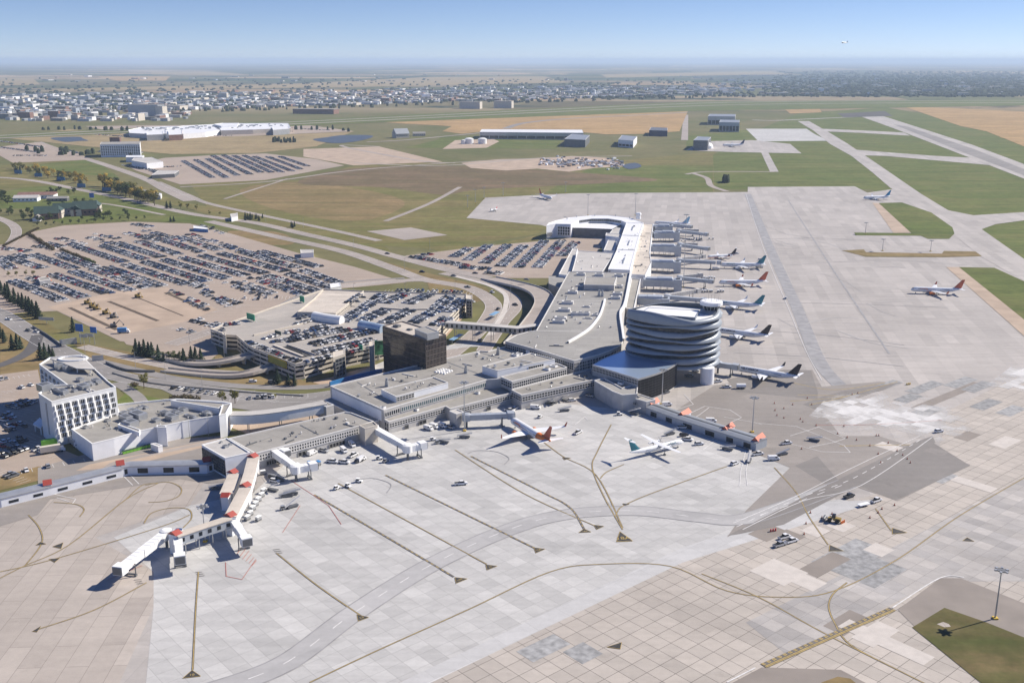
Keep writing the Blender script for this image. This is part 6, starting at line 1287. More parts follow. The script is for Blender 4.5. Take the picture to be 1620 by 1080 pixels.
# ================================================================ CARS
rc = random.Random(21)
BAY = MB()
COLS = ['white'] * 34 + ['silver'] * 22 + ['grey'] * 16 + ['dark grey'] * 14 + ['black'] * 17 + ['blue'] * 7 + ['red'] * 5 + ['tan'] * 2
KINDS = ['sedan'] * 3 + ['suv'] * 5 + ['pickup'] * 3
CARS = []
ORD = ['first', 'second', 'third', 'fourth', 'fifth', 'sixth', 'seventh', 'eighth', 'ninth', 'tenth', 'eleventh', 'twelfth', '13th', '14th', '15th', '16th', '17th', '18th', '19th', '20th', '21st', '22nd', '23rd', '24th', '25th', '26th', '27th', '28th', '29th', '30th', '31st', '32nd', '33rd', '34th', '35th', '36th', '37th', '38th', '39th', '40th']
def row(a, b, place, h=0.0, z=None, dbl=True, fill=.92, sp=2.75, tilt=0.0, along=False):
    p, q = G(*a, h), G(*b, h); d = q - p; L_ = d.length; t = d / L_; s = Vector((-t.y, t.x, 0)); ang = math.atan2(s.y, s.x) + tilt
    step = 6.5 if along else sp; n = int(L_ / step); zz = (h + .03 if h else .16) if z is None else z
    if not along:
        for i in range(-3, n + 5):
            c = p + t * ((i - .5) * step); w2 = 5.4 if dbl else 2.6
            if p.length < 1700: BAY.face([tuple(c + s * w2 * a_ + t * b_ * .09 + Vector((0, 0, zz - h + .012))) for a_, b_ in ((-1, -1), (-1, 1), (1, 1), (1, -1))])
    for side in ((-1, 1) if dbl else (0,)):
        k = 0
        for i in range(n + 1):
            if rc.random() > fill: continue
            c = p + t * (i * step + rc.uniform(-.15, .15)) + s * side * 2.75 + s * rc.uniform(-.3, .3); k += 1
            o = (math.atan2(t.y, t.x) if along else ang) + (math.pi if rc.random() < .35 else 0) + rc.uniform(-.03, .03)
            CARS.append((c.length, Vector((c.x, c.y, zz)), o, rc.choice(KINDS), rc.choice(COLS), place + (' far side' if side == 1 else ' near side' if side == -1 else ''), k))
D = DK; Z8 = lambda l: ZM(l, 320, 440, 5.4); Z5 = lambda l: ZM(l, 520, 440, 6)
def rows(lst, f, **kw):
    for a, b, place, *fl in lst:
        a, b = f([a, b]); row(a, b, place, fill=fl[0] if fl else .93, **kw)
rows([((890,722),(1090,672),'in the garage parapet row beside the glazed stair'), ((1235,640),(1340,618),'in the parapet row between stair and office block'), ((500,592),(690,668),'in the row above the yellow banner'), ((690,680),(840,720),'in the corner row at the garage front corner'), ((380,550),(470,585),'in the row over the garage entrance ramp')], Z8, h=D, dbl=False)
rows([((975,640),(1230,590),'in the first row behind the garage stair',.95), ((1245,585),(1480,530),'in the first row towards the office block',.95), ((955,568),(1240,505),'in the second row behind the garage stair',.97), ((1250,502),(1500,448),'in the second row towards the office block',.97), ((730,535),(1000,480),'in the third row near the ramp wall',.96), ((1010,478),(1240,440),'in the third row towards the blue walkway',.95), ((740,478),(1080,418),'in the row before the upper deck wall',.85)], Z8, h=D)
rows([((530,520),(690,500) if 0 else (640,490),'beside the dark green panel',.8), ((600,548),(690,535),'at the head of the ramp slot',.9)], Z8, h=D, dbl=False)
rows([((800,395),(940,365),'against the upper deck slope',.7), ((830,350),(950,305),'by the white roof walkway',.7), ((130,410),(350,385),'at the open western deck edge',.55), ((140,450),(200,440),'at the deck corner',.7)], Z8, h=D, dbl=False)
rows([((135,415),(330,290),'along the upper deck wall',.93), ((340,280),(510,160),'along the far upper deck wall',.93), ((325,405),(545,305),'in the row nearest the blue walkway'), ((540,425),(775,305),'in the row behind the office block plant room'), ((800,425),(1010,310),'in the row behind the office block roof'), ((1015,300),(1150,175),'in the upper right deck row'), ((530,235),(720,155),'in the top row west of the ramp wall'), ((755,240),(950,160),'in the top row over the ramp wall'), ((650,125),(1280,140),'along the far deck edge',.85)], Z5, h=D)
rows([((1025,450),(1130,380),'by the deck edge at the footbridge',.9), ((1130,320),(1290,195),'along the deck edge stair',.85)], Z5, h=D, dbl=True)
row((556,479),(574,467),'on the upper deck alone',D+2.65,fill=.4); row((520,477),(560,479),'on the upper deck middle',D+2.65,fill=.25,dbl=False)
# hotel lot
for a, b, pl, fl in [((2,641),(12,625),'in the hotel lot back row',.0), ((20,645),(52,634),'in the hotel lot red car row',.9), ((0,665),(28,655),'in the hotel lot middle row',.85), ((0,682),(40,672),'in the shaded hotel lot row',.7), ((0,705),(36,695),'in the hotel lot row near the annex',.85), ((0,722),(38,708),'in the hotel lot row by the lime truck',.85)]: row(a, b, pl, fill=fl, dbl=True)
row((34,614),(60,607),'at the hotel back wall',fill=.4,dbl=False); row((2,601),(20,598),'at the far hotel lot corner',fill=.6,dbl=False); row((42,745),(90,736),'by the walkway below the hotel',fill=.75,dbl=False,sp=4.5); row((5,748),(25,756),'at the lot corner by the walkway',fill=.7,dbl=False); row((60,712),(72,716),'beside the trailers behind the hotel',fill=1,dbl=False)
row((275,615),(345,624),'in the forecourt row beyond the annex',fill=.9,dbl=False,sp=4.6); row((395,631),(445,628),'in the forecourt row near the skywalk',fill=.75,dbl=False,sp=4.2); row((412,626),(424,631),'in the forecourt bay',fill=.9,dbl=False)
row((310,507),(350,517),'on the ground by the garage corner',fill=.5,dbl=True); row((285,522),(310,528),'on the bare lot west of the garage',fill=.5,dbl=False)
for px, a in [((14,506),-30),((45,524),-32),((58,526),-32),((400,605),15),((430,606),10),((718,437),-28),((613,402),-25),((668,431),-20),((740,455),-35),((779,463),-60),((788,490),70),((815,483),-60),((833,455),-20),((760,540),60),((748,478),-50),((752,433),-20)]:
    c = G(*px); CARS.append((c.length, Vector((c.x, c.y, .2 if px != (833,455) else 6.3)), R(a), rc.choice(KINDS), rc.choice(['black','grey','white','dark grey']), 'driving on the road at the terminal', 1 + len(CARS) % 17))
# main lot rows
z4 = lambda l: ZM(l, 0, 260, 3)
rows([(a, b, 'in the big parking lot', f) for a, b, f in [((60,555),(300,650),.95),((150,540),(405,635),.93),((255,525),(520,615),.96),((350,510),(630,605),.95),((450,498),(705,588),.7),((510,490),(770,580),.8),((160,430),(355,497),.93),((280,425),(440,487),.85),((370,393),(595,467),.95),((480,385),(690,453),.95),((560,375),(770,443),.92),((660,367),(855,432),.9),((600,478),(890,572),.96),((690,465),(985,557),.95),((780,455),(1080,545),.95),((870,445),(1170,532),.95),((960,435),(1260,520),.93),((1050,425),(1360,510),.9),((1140,415),(1420,495),.85),((760,355),(960,420),.8),((850,345),(1050,412),.6),((1240,415),(1520,490),.85),((1200,540),(1440,620),.8),((1270,530),(1520,608),.88),((1370,520),(1580,590),.9),((1440,505),(1610,565),.9),((590,325),(760,370),.3),((690,315),(890,370),.45),((280,352),(400,385),.35),((330,378),(380,390),.8),((460,330),(560,355),.25),((800,605),(1000,690),.3),((960,600),(1110,675),.35),((1080,560),(1250,625),.35),((1040,640),(1130,665),.5),((1160,640),(1330,635),.25),((960,290),(1100,340),.12),((640,285),(720,300),.5),((700,340),(900,400),.6),((430,350),(600,395),.35),((900,335),(1120,400),.5),((1060,385),(1260,445),.7),((890,560),(960,585),.6),((1140,560),(1300,620),.5),((200,370),(300,395),.5),((300,440),(460,492),.7),((10,400),(140,415),.6),((20,440),(210,495),.85),((0,455),(60,500),.8),((170,390),(270,400),.7),((80,430),(150,450),.7)]], z4)
# rental lot
za = lambda l: ZM(l, 540, 260, 3)
rows([(a, b, 'in the rental lot by the terminal', .96) for a, b in [((535,440),(605,400)),((600,455),(700,385)),((680,470),(790,385)),((755,485),(870,385)),((840,490),(965,365)),((930,490),(1045,365)),((1045,435),(1115,370))]], za)
rows([(a, b, 'in the rental lot by the terminal', .9) for a, b in [((340,440),(480,465)),((400,428),(420,433)),((460,460),(600,485)),((570,490),(720,500)),((690,515),(760,520))]], za, dbl=True)
# distant lots
z1 = lambda l: ZM(l, 0, 60, 3)
rows([(a, b, 'in the distant packed lot', .8) for a, b in [((870,585),(1010,665)),((930,580),(1075,665)),((985,575),(1130,655)),((1010,560),(1190,650)),((1060,558),(1240,640)),((1110,560),(1290,640)),((1160,560),(1340,640)),((1210,565),(1390,635)),((1270,565),(1430,625)),((1330,565),(1460,610))]], z1, sp=3.0)
rows([(a, b, 'in the distant lot', .6) for a, b in [((670,620),(860,610)),((590,605),(840,650)),((720,630),(760,650)),((0,490),(200,520)),((0,520),(180,545)),((60,560),(220,560)),((460,540),(680,545)),((460,460),(600,470)),((560,470),(1100,465)),((1100,450),(1400,445)),((1380,430),(1560,440)),((300,530),(380,550))]], z1, sp=3.4)
tag(BAY.build('bay_lines', line_w), kind='structure')
CARS.sort(key=lambda c: c[0])
NEAR = 300
seen = {}
for dist, pos, a, kd, col, place, k in CARS[:NEAR]:
    key = (place, k); seen[key] = seen.get(key, 0) + 1
    while seen[key] > 1: k += 1; key = (place, k); seen[key] = seen.get(key, 0) + 1
    lab = '%s %s parked %s %s' % (col, kd, ORD[min(k - 1, 39)], place)
    if 'driving' in place: lab = '%s %s, %s along, %s' % (col, kd, ORD[min(k - 1, 39)], place)
    vehicle(kd, col, pos, a, 'parked_car', lab, 'car', 'cars parked around the terminal')
# the rest of the cars: one mass
cnames = list(PAINT); cm = MB(); cmats = [PAINT[c] for c in cnames] + [glass, black]
for dist, pos, a, kd, col, place, k in CARS[NEAR:]:
    mi = cnames.index(col); gi = len(cnames); ca, sa = math.cos(a), math.sin(a)
    def P(x, y, z): return (pos.x + x * ca - y * sa, pos.y + x * sa + y * ca, pos.z + z)
    hb = 1.0 if kd != 'sedan' else .9; ht = 1.72 if kd != 'sedan' else 1.42; x0, x1, x2, x3 = (-1.9, -1.5, .4, 1.1) if kd != 'pickup' else (-.8, -.5, .9, 1.6)
    ll = 2.45 if kd != 'pickup' else 2.9; A = [P(-ll, -.96, .2), P(ll, -.96, .2), P(ll, .96, .2), P(-ll, .96, .2)]; B = [P(-ll, -.93, hb), P(ll - .05, -.93, hb - .2), P(ll - .05, .93, hb - .2), P(-ll, .93, hb)]
    for i in range(4): cm.face([A[i], A[(i + 1) % 4], B[(i + 1) % 4], B[i]], mi)
    cm.face(B, mi); E_ = [P(x0, -.8, hb), P(x3, -.8, hb - .08), P(x3, .8, hb - .08), P(x0, .8, hb)]; T_ = [P(x1, -.68, ht), P(x2, -.68, ht), P(x2, .68, ht), P(x1, .68, ht)]
    for i in range(4): cm.face([E_[i], E_[(i + 1) % 4], T_[(i + 1) % 4], T_[i]], gi)
    cm.face(T_, mi)
tag(cm.build('parked_cars_mass', cmats), 'hundreds of cars filling the farther parking lots', 'parked cars', kind='stuff')
# ================================================================ TREES
rt = random.Random(4)
def foliage(name, a, b): 
    q = NB(name); oi = q.t.nodes.new('ShaderNodeObjectInfo'); col = q.mix(q.noise(q.tc, 1.2, 3, .6, .3, .7), a, b); v = q.rng(oi.outputs['Random'], 0, 1, .8, 1.2)
    return q.done(q.mul(col, v), .9, .15)
f_con = foliage('needles_dark', (.018,.032,.022), (.042,.060,.034)); f_dec = foliage('leaves_green', (.045,.070,.022), (.085,.105,.035)); f_yel = foliage('leaves_yellow', (.34,.24,.04), (.46,.32,.07)); f_olive = foliage('leaves_olive', (.14,.14,.035), (.21,.19,.05)); f_bush = foliage('leaves_russet', (.055,.045,.025), (.095,.075,.035)); bark = M('bark', (.11,.085,.065), .95)
def tuft(m, c, d, s, mi=0):
    d = Vector(d).normalized(); u = d.orthogonal().normalized(); v = d.cross(u); a = rt.uniform(0, 6.3); u, v = u * math.cos(a) + v * math.sin(a), v * math.cos(a) - u * math.sin(a)
    m.face([c - u * s, c + v * s * .6, c + u * s, c - v * s * .6], mi)
def tree_proto(kind):
    cr = MB(); tr = MB()
    if kind == 'con':
        tr.tube((0,0,0),(0,0,9.4),.22,.03,6)
        for i in range(640):
            z = .8 + 9.0 * (rt.random() ** 1.25); rad = (9.9 - z) / 9.1 * 3.3 * (.8 + .35 * math.sin(z * 4.6)); a = rt.uniform(0, 6.283); k = rt.random() ** .4
            c = Vector((rad * k * math.cos(a), rad * k * math.sin(a), z)); tuft(cr, c, (math.cos(a) + rt.uniform(-.5,.5), math.sin(a) + rt.uniform(-.5,.5), .9), rt.uniform(.34, .7))
    elif kind == 'bush':
        tr.tube((0,0,0),(0,0,.8),.12,.08,5)
        for i in range(200):
            d = Vector((rt.gauss(0,1), rt.gauss(0,1), rt.gauss(0,1))).normalized(); c = Vector((d.x * 2.2, d.y * 2.2, 1.3 + d.z * 1.2)) * rt.uniform(.75, 1.05); tuft(cr, c, d, rt.uniform(.25, .5))
    else:
        tr.tube((0,0,0),(0,0,4.2),.28,.16,6); blobs = []
        for i in range(7):
            a = i * .9; e = Vector((1.9 * math.cos(a) * rt.uniform(.5,1.1), 1.9 * math.sin(a) * rt.uniform(.5,1.1), rt.uniform(3.6, 7.4))); tr.tube((0,0,rt.uniform(2.2,3.8)), e, .1, .04, 4); blobs.append((e, rt.uniform(1.2, 1.9)))
        for i in range(620):
            e, r_ = rt.choice(blobs); d = Vector((rt.gauss(0,1), rt.gauss(0,1), rt.gauss(0,1))).normalized(); c = e + Vector((d.x, d.y, d.z * .9)) * r_ * rt.uniform(.6, 1.05); tuft(cr, c, d + Vector((rt.uniform(-.6,.6), rt.uniform(-.6,.6), rt.uniform(-.3,.6))), rt.uniform(.22, .5))
    return cr, tr
PRO = {}
def proto(kind, fm, i):
    k = (kind, fm.name, i)
    if k not in PRO:
        cr, tr = tree_proto(kind); a = cr.build('crown', fm); b = tr.build('trunk', bark); PRO[k] = (a.data, b.data); bpy.data.objects.remove(a); bpy.data.objects.remove(b)
    return PRO[k]
def plant(px, kind, fm, hpx, name, lab, cat, group):
    c = G(*px); sc_ = (px[1] - 95) * CP / H; h = hpx / sc_; ref = {'con': 9.8, 'dec': 9.2, 'bush': 2.6}[kind]
    cr, tr = proto(kind, fm, rt.randrange(3)); r = bpy.data.objects.new(name, None); C.objects.link(r); r.location = (c.x, c.y, .1); s = h / ref; r.scale = (s * rt.uniform(.9,1.15), s * rt.uniform(.9,1.15), s); r.rotation_euler = (0, 0, rt.uniform(0, 6.3))
    for n_, d_ in (('crown', cr), ('trunk', tr)): o = bpy.data.objects.new(n_, d_); C.objects.link(o); o.parent = r
    tag(r, lab, cat, group)
CG = 'dark conifers along the approach road'
for px, hp in [((3,466),22),((10,472),24),((16,478),22),((24,481),26),((31,484),22),((37,489),26),((43,492),24),((48,497),28),((53,500),26),((60,504),28),((13,465),20)]: plant(px, 'con', f_con, hp, 'conifer_tree', 'dark conifer in the row between the road and the big parking lot', 'conifer', CG)
for px, hp in [((20,552),24),((28,553),26),((7,542),22),((1,535),24),((33,552),20)]: plant(px, 'con', f_con, hp, 'conifer_tree', 'dark conifer on the island inside the road bend', 'conifer', 'conifers inside the road bend')
for px, hp in [((65,569),28),((72,568),26),((79,565),20),((84,565),16)]: plant(px, 'con', f_con, hp, 'conifer_tree', 'dark conifer in the tight clump behind the hotel roof', 'conifer', 'conifers behind the hotel')
plant((116,525), 'con', f_con, 24, 'conifer_tree', 'lone dark conifer beside the blue road signs', 'conifer', 'lone trees')
for px, hp in [((216,561),26),((222,563),24),((229,563),27),((236,565),25),((241,564),24),((251,569),24),((291,572),22),((303,571),24),((310,573),25),((318,572),22),((259,571),15)]: plant(px, 'con', f_con, hp, 'conifer_tree', 'dark conifer in the group on the ramp island beyond the hotel', 'conifer', 'conifers on the ramp island')
for px, hp in [((268,570),16),((276,571),18),((284,571),17)]: plant(px, 'dec', f_dec, hp, 'leafy_tree', 'green leafy tree between the conifers on the ramp island', 'tree', 'leafy trees on the ramp island')
for px, hp in [((439,607),24),((456,609),20),((466,610),20)]: plant(px, 'con', f_con, hp, 'conifer_tree', 'dark conifer standing at the foot of the garage front', 'conifer', 'conifers at the garage')
plant((228,614), 'dec', f_olive, 26, 'leafy_tree', 'yellow green tree standing alone beside the hotel annex', 'tree', 'lone trees')
for px, hp, lb in [((352,638),22,'yellow green tree nearest the annex end tower'),((372,638),24,'larger yellow green tree by the skywalk end')]: plant(px, 'dec', f_olive, hp, 'leafy_tree', lb, 'tree', 'trees by the skywalk')
for px, hp in [((275,634),10),((284,634),9),((293,634),11),((300,633),9),((310,634),9),((213,611),7)]: plant(px, 'bush', f_bush, hp, 'bush', 'dark russet bush in the row behind the annex roof', 'bush', 'russet bushes behind the annex')
plant((433,628), 'bush', f_olive, 6, 'bush', 'small bright yellow bush at the forecourt', 'bush', 'lone trees')
for i in range(40):
    x = 163 + i * 2.1; y = 298 + i * .62 + rt.uniform(-4, 4); k = rt.random(); plant((x, y), 'dec', f_yel if k < .45 else (f_olive if k < .75 else f_dec), rt.uniform(16, 24), 'leafy_tree', 'autumn tree in the dense belt of yellow and green trees beside the main road', 'tree', 'autumn belt beside the main road')
for i in range(44):
    x = rt.uniform(22, 140); y = 267 + (x - 22) * .2 + rt.uniform(-4, 5); k = rt.random(); plant((x, y), 'dec', f_yel if k < .6 else f_olive, rt.uniform(9, 14), 'leafy_tree', 'small autumn tree in the long thin rows up the road', 'tree', 'autumn rows up the road')
for cx, cy_ in [(28,274),(60,279),(96,285),(128,296),(168,302)]:
    for j in range(4): plant((cx + rt.uniform(-5,5), cy_ + rt.uniform(-1.5,1.5)), 'con', f_con, rt.uniform(8, 13), 'conifer_tree', 'dark conifer in a small clump behind a blue roadside board', 'conifer', 'conifers behind the blue boards')
    c = G(cx + 1, cy_ + 2, 0); r = empty('road_board', (c.x, c.y, 0), 'blue board standing in front of a small dark conifer clump', 'sign', 'blue roadside boards'); MB().box((0,0,4),(13,.6,5.4),R(-10)).build('panel', M('board_blue%d' % cx, (.04,.16,.32), .5) if 'board_blue28' not in MATS else MATS['board_blue28'], r, world=False); MB().box((0,.3,1),(.6,.4,2.4)).build('post', steel, r, world=False)
for i in range(64):
    x, y = rt.choice([(rt.uniform(60,165), rt.uniform(346,354)), (rt.uniform(70,150), rt.uniform(322,334)), (rt.uniform(0,60), rt.uniform(328,345)), (rt.uniform(70,118), rt.uniform(303,313)), (rt.uniform(0,16), rt.uniform(310,325)), (rt.uniform(155,205), rt.uniform(338,348)), (rt.uniform(25,66), rt.uniform(340,352))]); plant((x, y), 'dec', f_dec, rt.uniform(8, 13), 'leafy_tree', 'green leafy tree among the trees around the inn', 'tree', 'leafy trees around the inn')
for i in range(14): plant((60 + i * 13, 358 - i * .9 + rt.uniform(-1,1)), 'dec', f_dec, rt.uniform(6, 9), 'leafy_tree', 'small green tree in the thin row along the top of the big parking lot', 'tree', 'thin row above the parking lot')
for i in range(16): x = 45 + i * 2.6; plant((x, 372 + i * 1.6), 'bush', f_bush, rt.uniform(4, 6), 'bush', 'russet bush in the hedge strip at the corner of the big parking lot', 'bush', 'hedge strip at the lot corner')
for i in range(16): x = 98 + i * 3.4; plant((x, 397 + i * 1.35), 'bush', f_bush if i < 11 else f_dec, rt.uniform(4, 6), 'bush', 'russet bush in the hedge between two rows of the big lot', 'bush', 'hedge between the lot rows')
for i in range(26): plant((6 + i * 2.4 * .9, 390 - i * 1.1), 'bush', f_bush, 3.5, 'bush', 'low russet bush in the hedge along the bending road', 'bush', 'hedge along the bending road')
for px, hp in [((14,437),9),((26,437),9),((41,436),10),((53,436),9)]: plant(px, 'dec', f_olive, hp, 'leafy_tree', 'small olive tree in the median at the edge of the big lot', 'tree', 'median trees')
for px, hp in [((264,330),12),((270,330),12),((286,330),12),((297,331),10),((311,332),10),((332,340),8),((348,340),6)]: plant(px, 'dec' if px[0] > 280 else 'con', f_olive if px[0] > 280 else f_con, hp, 'roadside_tree', 'tree in the loose group by the small bare lot', 'tree', 'trees by the small bare lot')
for i in range(16): plant((388 + rt.uniform(0, 28), 345 + rt.uniform(0, 5)), 'con', f_con, rt.uniform(7, 10), 'conifer_tree', 'dark conifer in the thicket beside the bare lot', 'conifer', 'conifer thicket')
for px in [(270,351),(275,351),(461,359),(466,359),(463,361)]: plant(px, 'con', f_con, 9, 'conifer_tree', 'small dark conifer standing on the roadside grass', 'conifer', 'roadside conifers')
# ================================================================ FAR TOWN AND WOODS
rf = random.Random(9)
fw = [offwhite, conc_wall, bridge_grey, steel, cream, steel_dk, MATS['walk_roof_grey'], brick_red]
frm = [roof_white, roof_pale, roof_grey, roof_dark, MATS['walk_roof_grey'], roof_beige]
mass = MB(); mm_ = fw + frm; nb = 0
def town(n, x0, x1, ytop, ybot, dens=1.0):
    global nb
    for i in range(n):
        x = rf.uniform(x0, x1); f = (x - 0) / 1620; y = rf.uniform(0, 1) ** .8; yt, yb = ytop(x), ybot(x); y = yt + (yb - yt) * y
        c = G(x, y); s = 1 + (170 - y) * .012; a = R(-9.5 + rf.choice((0, 90)) + rf.uniform(-3, 3)); ln, wd, h = rf.uniform(15, 58) * s, rf.uniform(12, 30) * s, rf.choice((5, 6, 7, 8, 9, 11)) * (1 if rf.random() < .93 else 2.0)
        w_, r_ = rf.randrange(len(fw)), rf.randrange(len(frm))
        if y > 158 and nb < 200:
            nb += 1; r = empty('town_building', (c.x, c.y, 0), '%s walled building with a %s roof in the hazy industrial town' % (['off white', 'concrete grey', 'blue grey', 'steel grey', 'cream', 'dark', 'slate', 'brick red'][w_], ['white', 'pale', 'grey', 'dark', 'slate', 'beige'][r_]), 'building', 'industrial town buildings')
            MB().box((0, 0, h / 2), (ln, wd, h), a).build('wall', fw[w_], r, world=False); m = MB(); m.box((0, 0, h + .4), (ln * 1.01, wd * 1.01, .8), a, 0, .97); m.build('roof', frm[r_], r, world=False)
        else:
            ca, sa = math.cos(a), math.sin(a); P = [(c.x + u * ln / 2 * ca - v * wd / 2 * sa, c.y + u * ln / 2 * sa + v * wd / 2 * ca) for u, v in ((-1, -1), (1, -1), (1, 1), (-1, 1))]; mass.prism(P, 0, h, w_, mt=len(fw) + r_)
band_t = lambda x: 151 - 14 * min(1, x / 900); band_b = lambda x: 186 - 34 * min(1, x / 1150)
town(1500, 0, 1150, band_t, lambda x: band_b(x) - 3); town(150, 0, 300, lambda x: 172, lambda x: 192); town(200, 1100, 1620, lambda x: 132, lambda x: 152); town(60, 1150, 1620, lambda x: 118, lambda x: 135); town(50, 0, 1620, lambda x: 118, lambda x: 130)
tag(mass.build('town_buildings_mass', mm_), 'distant town buildings fading into haze', 'buildings', kind='stuff')
for px, ln, wd, h, lab in [((232,183),110,40,36,'slate grey office slab with a pale end standing above the town'), ((256,184),26,30,32,'pale block at the end of the slate office slab'), ((745,172),80,40,26,'pale blocky mill building in the far town'), ((797,171),70,40,26,'second pale blocky building along the far town edge'), ((270,174),110,60,16,'wide pale warehouse behind the slate office slab'), ((500,180),150,50,16,'long brown warehouse at the town edge')]:  # the slab's pale end is a separate cream block
    c = G(*px); r = empty('town_block', (c.x, c.y, 0), lab, 'building'); MB().box((0,0,h/2),(ln,wd,h),R(-12)).build('wall', MATS['walk_roof_grey'] if 'slate grey' in lab else (brick_red if 'brown' in lab else cream), r, world=False); MB().box((0,0,h+.5),(ln*1.01,wd*1.01,1),R(-12)).build('roof', roof_grey, r, world=False)
wd_ = MB()
def clump(x, y, s):
    c = G(x, y); n = 7; h = rf.uniform(7, 13); rr_ = [rf.uniform(.7, 1.3) * s for _ in range(n)]
    r0 = [(c.x + rr_[i] * math.cos(6.283 * i / n), c.y + rr_[i] * math.sin(6.283 * i / n), 0) for i in range(n)]; r1 = [(c.x + rr_[i] * .95 * math.cos(6.283 * i / n), c.y + rr_[i] * .95 * math.sin(6.283 * i / n), h * rf.uniform(.5, .8)) for i in range(n)]; r2 = [(c.x + rr_[i] * .5 * math.cos(6.283 * i / n), c.y + rr_[i] * .5 * math.sin(6.283 * i / n), h * rf.uniform(.85, 1.1)) for i in range(n)]
    wd_.loft([r0, r1, r2], 0, capa=False)
for i in range(2000):
    x = rf.uniform(0, 1620); y = rf.uniform(0, 1) ** .7; y = 124 + y * (band_b(x) - 124 + 2); clump(x, y, rf.uniform(4, 11) * (1 + (160 - y) * .02))
for i in range(2600): x = 1220 + 400 * rf.random() ** .7; clump(x, rf.uniform(113, 153), rf.uniform(10, 22))
for i in range(60): k = i / 60; clump(560 - 500 * k, 208 - 3 * math.sin(k * 9) + rf.uniform(-1, 1), rf.uniform(3, 6)) if i % 3 else clump(40 + 180 * rf.random(), 236 + 14 * rf.random(), rf.uniform(3, 6))
for i in range(14): clump(1145 + rf.random() * 8, 287 + rf.random() * 3, rf.uniform(2, 4)); clump(rf.uniform(430, 470), 225 + rf.uniform(-1, 1), 3)
tag(wd_.build('far_woods', foliage('far_leaves', (.026,.040,.024), (.050,.062,.034))), 'scattered woods and garden trees across the far plain', 'woods', kind='stuff')
# wrecks and heaps on the far dirt lot, excavators on the dug lot
hp_ = MB()
for i in range(260): x = rf.uniform(855, 985); q_ = G(x, 258 + rf.gauss(0, 3.2) + (x - 900) * .02); hp_.box((q_.x, q_.y, 1.2), (rf.uniform(3, 9), rf.uniform(2, 4), rf.uniform(1.5, 3.5)), rf.uniform(0, 3), rf.randrange(4))
tag(hp_.build('scrap_heaps', [steel_dk, bridge_grey, MATS['plaza_tan'], offwhite]), 'jumble of scrap and machinery on the far bare lot', 'scrap', kind='stuff')
def digger(px, ang, lab, mat=MATS['machine_ochre']):
    c = G(*px); r = empty('excavator', (c.x, c.y, .25), lab, 'excavator', 'diggers on the dug parking lot'); m = MB()
    for s in (-1.1, 1.1): m.box((0, s, .5), (4.2, .7, 1.0))
    m.build('tracks', black, r, world=False); m = MB(); m.box((-.4,0,1.8),(3.6,2.6,1.4)); m.build('body', mat, r, world=False); m = MB(); m.box((.6,.7,3),(1.4,1.1,1.3)); m.build('cab', glass, r, world=False); m = MB(); m.tube((1.3,0,2),(4.2,0,5),.3,.25,6); m.tube((4.2,0,5),(6.4,0,2),.25,.2,6); m.box((6.5,0,1.4),(1,1.2,1)); m.build('boom', mat, r, world=False); r.rotation_euler = (0,0,R(ang))
digger((167,497),-40,'yellow excavator in the middle of the dug lot'); digger((179,503),-40,'dark machine just past the yellow excavator', steel_dk); digger((180,518),20,'machine at the end of the nearest trench', steel_dk); digger((146,487),-40,'yellow digger at the head of the yellow machine line'); digger((152,490),-40,'second yellow digger in the machine line'); digger((138,481),-40,'farthest yellow digger in the machine line'); digger((218,471),-40,'yellow digger by the short trench'); digger((68,446),0,'orange machine parked among the big lot rows', orange)
# road signs
def gantry(px, ang, n, lab, mat=blue_sign, wd=4, hh=2.6, z=5.0):
    c = G(*px); r = empty('road_sign', (c.x, c.y, 0), lab, 'road sign', 'road signs around the approach roads'); MB().box((0,0,z+hh/2),(wd,.25,hh),R(ang)).build('panel', mat, r, world=False); MB().tube((0,.3,0),(0,.3,z+hh),.18,.18,6).build('post', steel, r, world=False)
gantry((128,545),-20,1,'large blue sign on a tall post near the lone conifer',blue_sign,6,5,9); gantry((150,545),-20,1,'second blue sign near the dug lot corner',blue_sign,5,4,8)
for px, lab in [((133,543),'grey panel sign beside the blue sign post'),((142,542),'second grey panel sign beside the blue signs'),((74,512),'grey slatted sign gantry over the approach lane')]: gantry(px, -12, 1, lab, steel, 6 if px[0] > 80 else 12, 2.2, 4 if px[0] > 80 else 2.5)
gantry((146,320),0,1,'blue square sign beside the main road',blue_sign,6,6,6); gantry((214,560),0,1,'x') if 0 else None
def guard(px, h, wd, mat, name, lab, cat): 
    l = smooth_line(GL(px), 4); r = empty(name, l[0], lab, cat); m = MB()
    for o in (-wd / 2, wd / 2):
        K = offset_line(l, o)
        for a, b in zip(K, K[1:]): m.face([(a.x, a.y, 0), (b.x, b.y, 0), (b.x, b.y, h), (a.x, a.y, h)])
    strip(m, l, wd, h); m.build('panel', mat, r); return r
guard([(52,518),(75,532),(97,548)], 1.6, .5, steel_dk, 'retaining_wall', 'dark retaining wall along the approach road below the conifers', 'wall'); guard([(95,547),(122,543)], 4.0, .5, steel, 'slatted_fence', 'grey slatted fence at the road mouth near the blue signs', 'fence')
guard([(168,575),(200,587),(245,589)], 1.5, .6, steel_dk, 'retaining_wall', 'dark retaining wall curving beside the hotel roads', 'wall'); guard([(178,591),(240,607),(330,616),(400,622),(480,627)], .8, .5, steel_dk, 'road_barrier', 'long low dark barrier along the arrivals road', 'barrier'); guard([(146,571),(164,570)], 3.5, .5, steel, 'slatted_fence', 'grey slatted fence behind the hotel corner', 'fence')
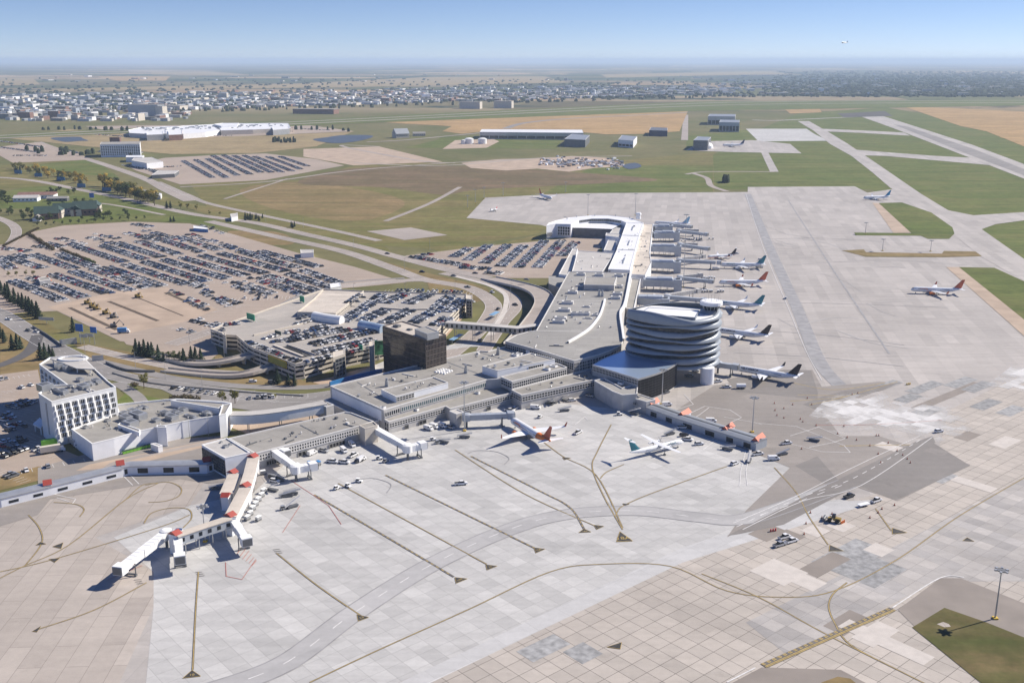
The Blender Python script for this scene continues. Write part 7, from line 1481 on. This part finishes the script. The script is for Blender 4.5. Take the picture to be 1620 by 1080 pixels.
guard([(522,612),(560,601),(604,591)], 3.0, .8, blue_paint, 'hoarding', 'long blue hoarding along the back of the terminal roof', 'hoarding')
for px, ln, lab in [((722,541),16,'blue shelter canopy nearest the office block'), ((765,527),12,'blue shelter canopy on the middle kerb'), ((738,517) if 0 else (782,503),12,'blue shelter canopy beyond the footbridge')]:
    c = G(*px); r = empty('bus_shelter', (c.x, c.y, 0), lab, 'shelter', 'blue shelters on the terminal kerbs'); MB().box((0,0,3.4),(ln,3.4,.4),R(68)).build('canopy', M('canopy_blue' + str(px[0]), (.22,.38,.55), .35), r, world=False); m = MB(); [m.tube((math.cos(R(68))*o,math.sin(R(68))*o,0),(math.cos(R(68))*o,math.sin(R(68))*o,3.3),.12,.12,6) for o in (-ln*.4, 0, ln*.4)]; m.build('post', steel, r, world=False)
# lamp posts along roads and lots
for i, px in enumerate([(135,560),(215,585),(262,600),(320,612),(355,567),(300,545),(330,470),(180,430),(250,450),(100,420),(210,390),(310,395),(430,455),(380,430),(250,700) if 0 else (300,692),(330,688),(640,428),(560,395),(480,360),(420,350),(680,395),(720,465),(808,470),(500,470),(405,525),(560,470),(640,470)]):
    c = G(*px); r = empty('street_lamp', (c.x, c.y, 0), 'thin street lamp with a single arm beside the roads and lots', 'street lamp', 'street lamps'); MB().tube((0,0,0),(0,0,11),.14,.08,6).build('pole', steel, r, world=False); MB().box((.8,0,11),(1.8,.3,.2)).build('lamp_head', steel_dk, r, world=False)
# ================================================================ HAZE
hz = MB()
hz.box((0, 54900, 117.5), (181000, 112000, 237.0), 0)
q = bpy.data.materials.new('haze_air'); q.use_nodes = True; t = q.node_tree; t.nodes.clear(); o_ = t.nodes.new('ShaderNodeOutputMaterial'); v_ = t.nodes.new('ShaderNodeVolumePrincipled')
v_.inputs['Color'].default_value = (0.62, 0.78, 1.0, 1); v_.inputs['Density'].default_value = 0.00005; v_.inputs['Anisotropy'].default_value = 0.1
t.links.new(v_.outputs[0], o_.inputs['Volume'])
tag(hz.build('haze', q), kind='stuff')
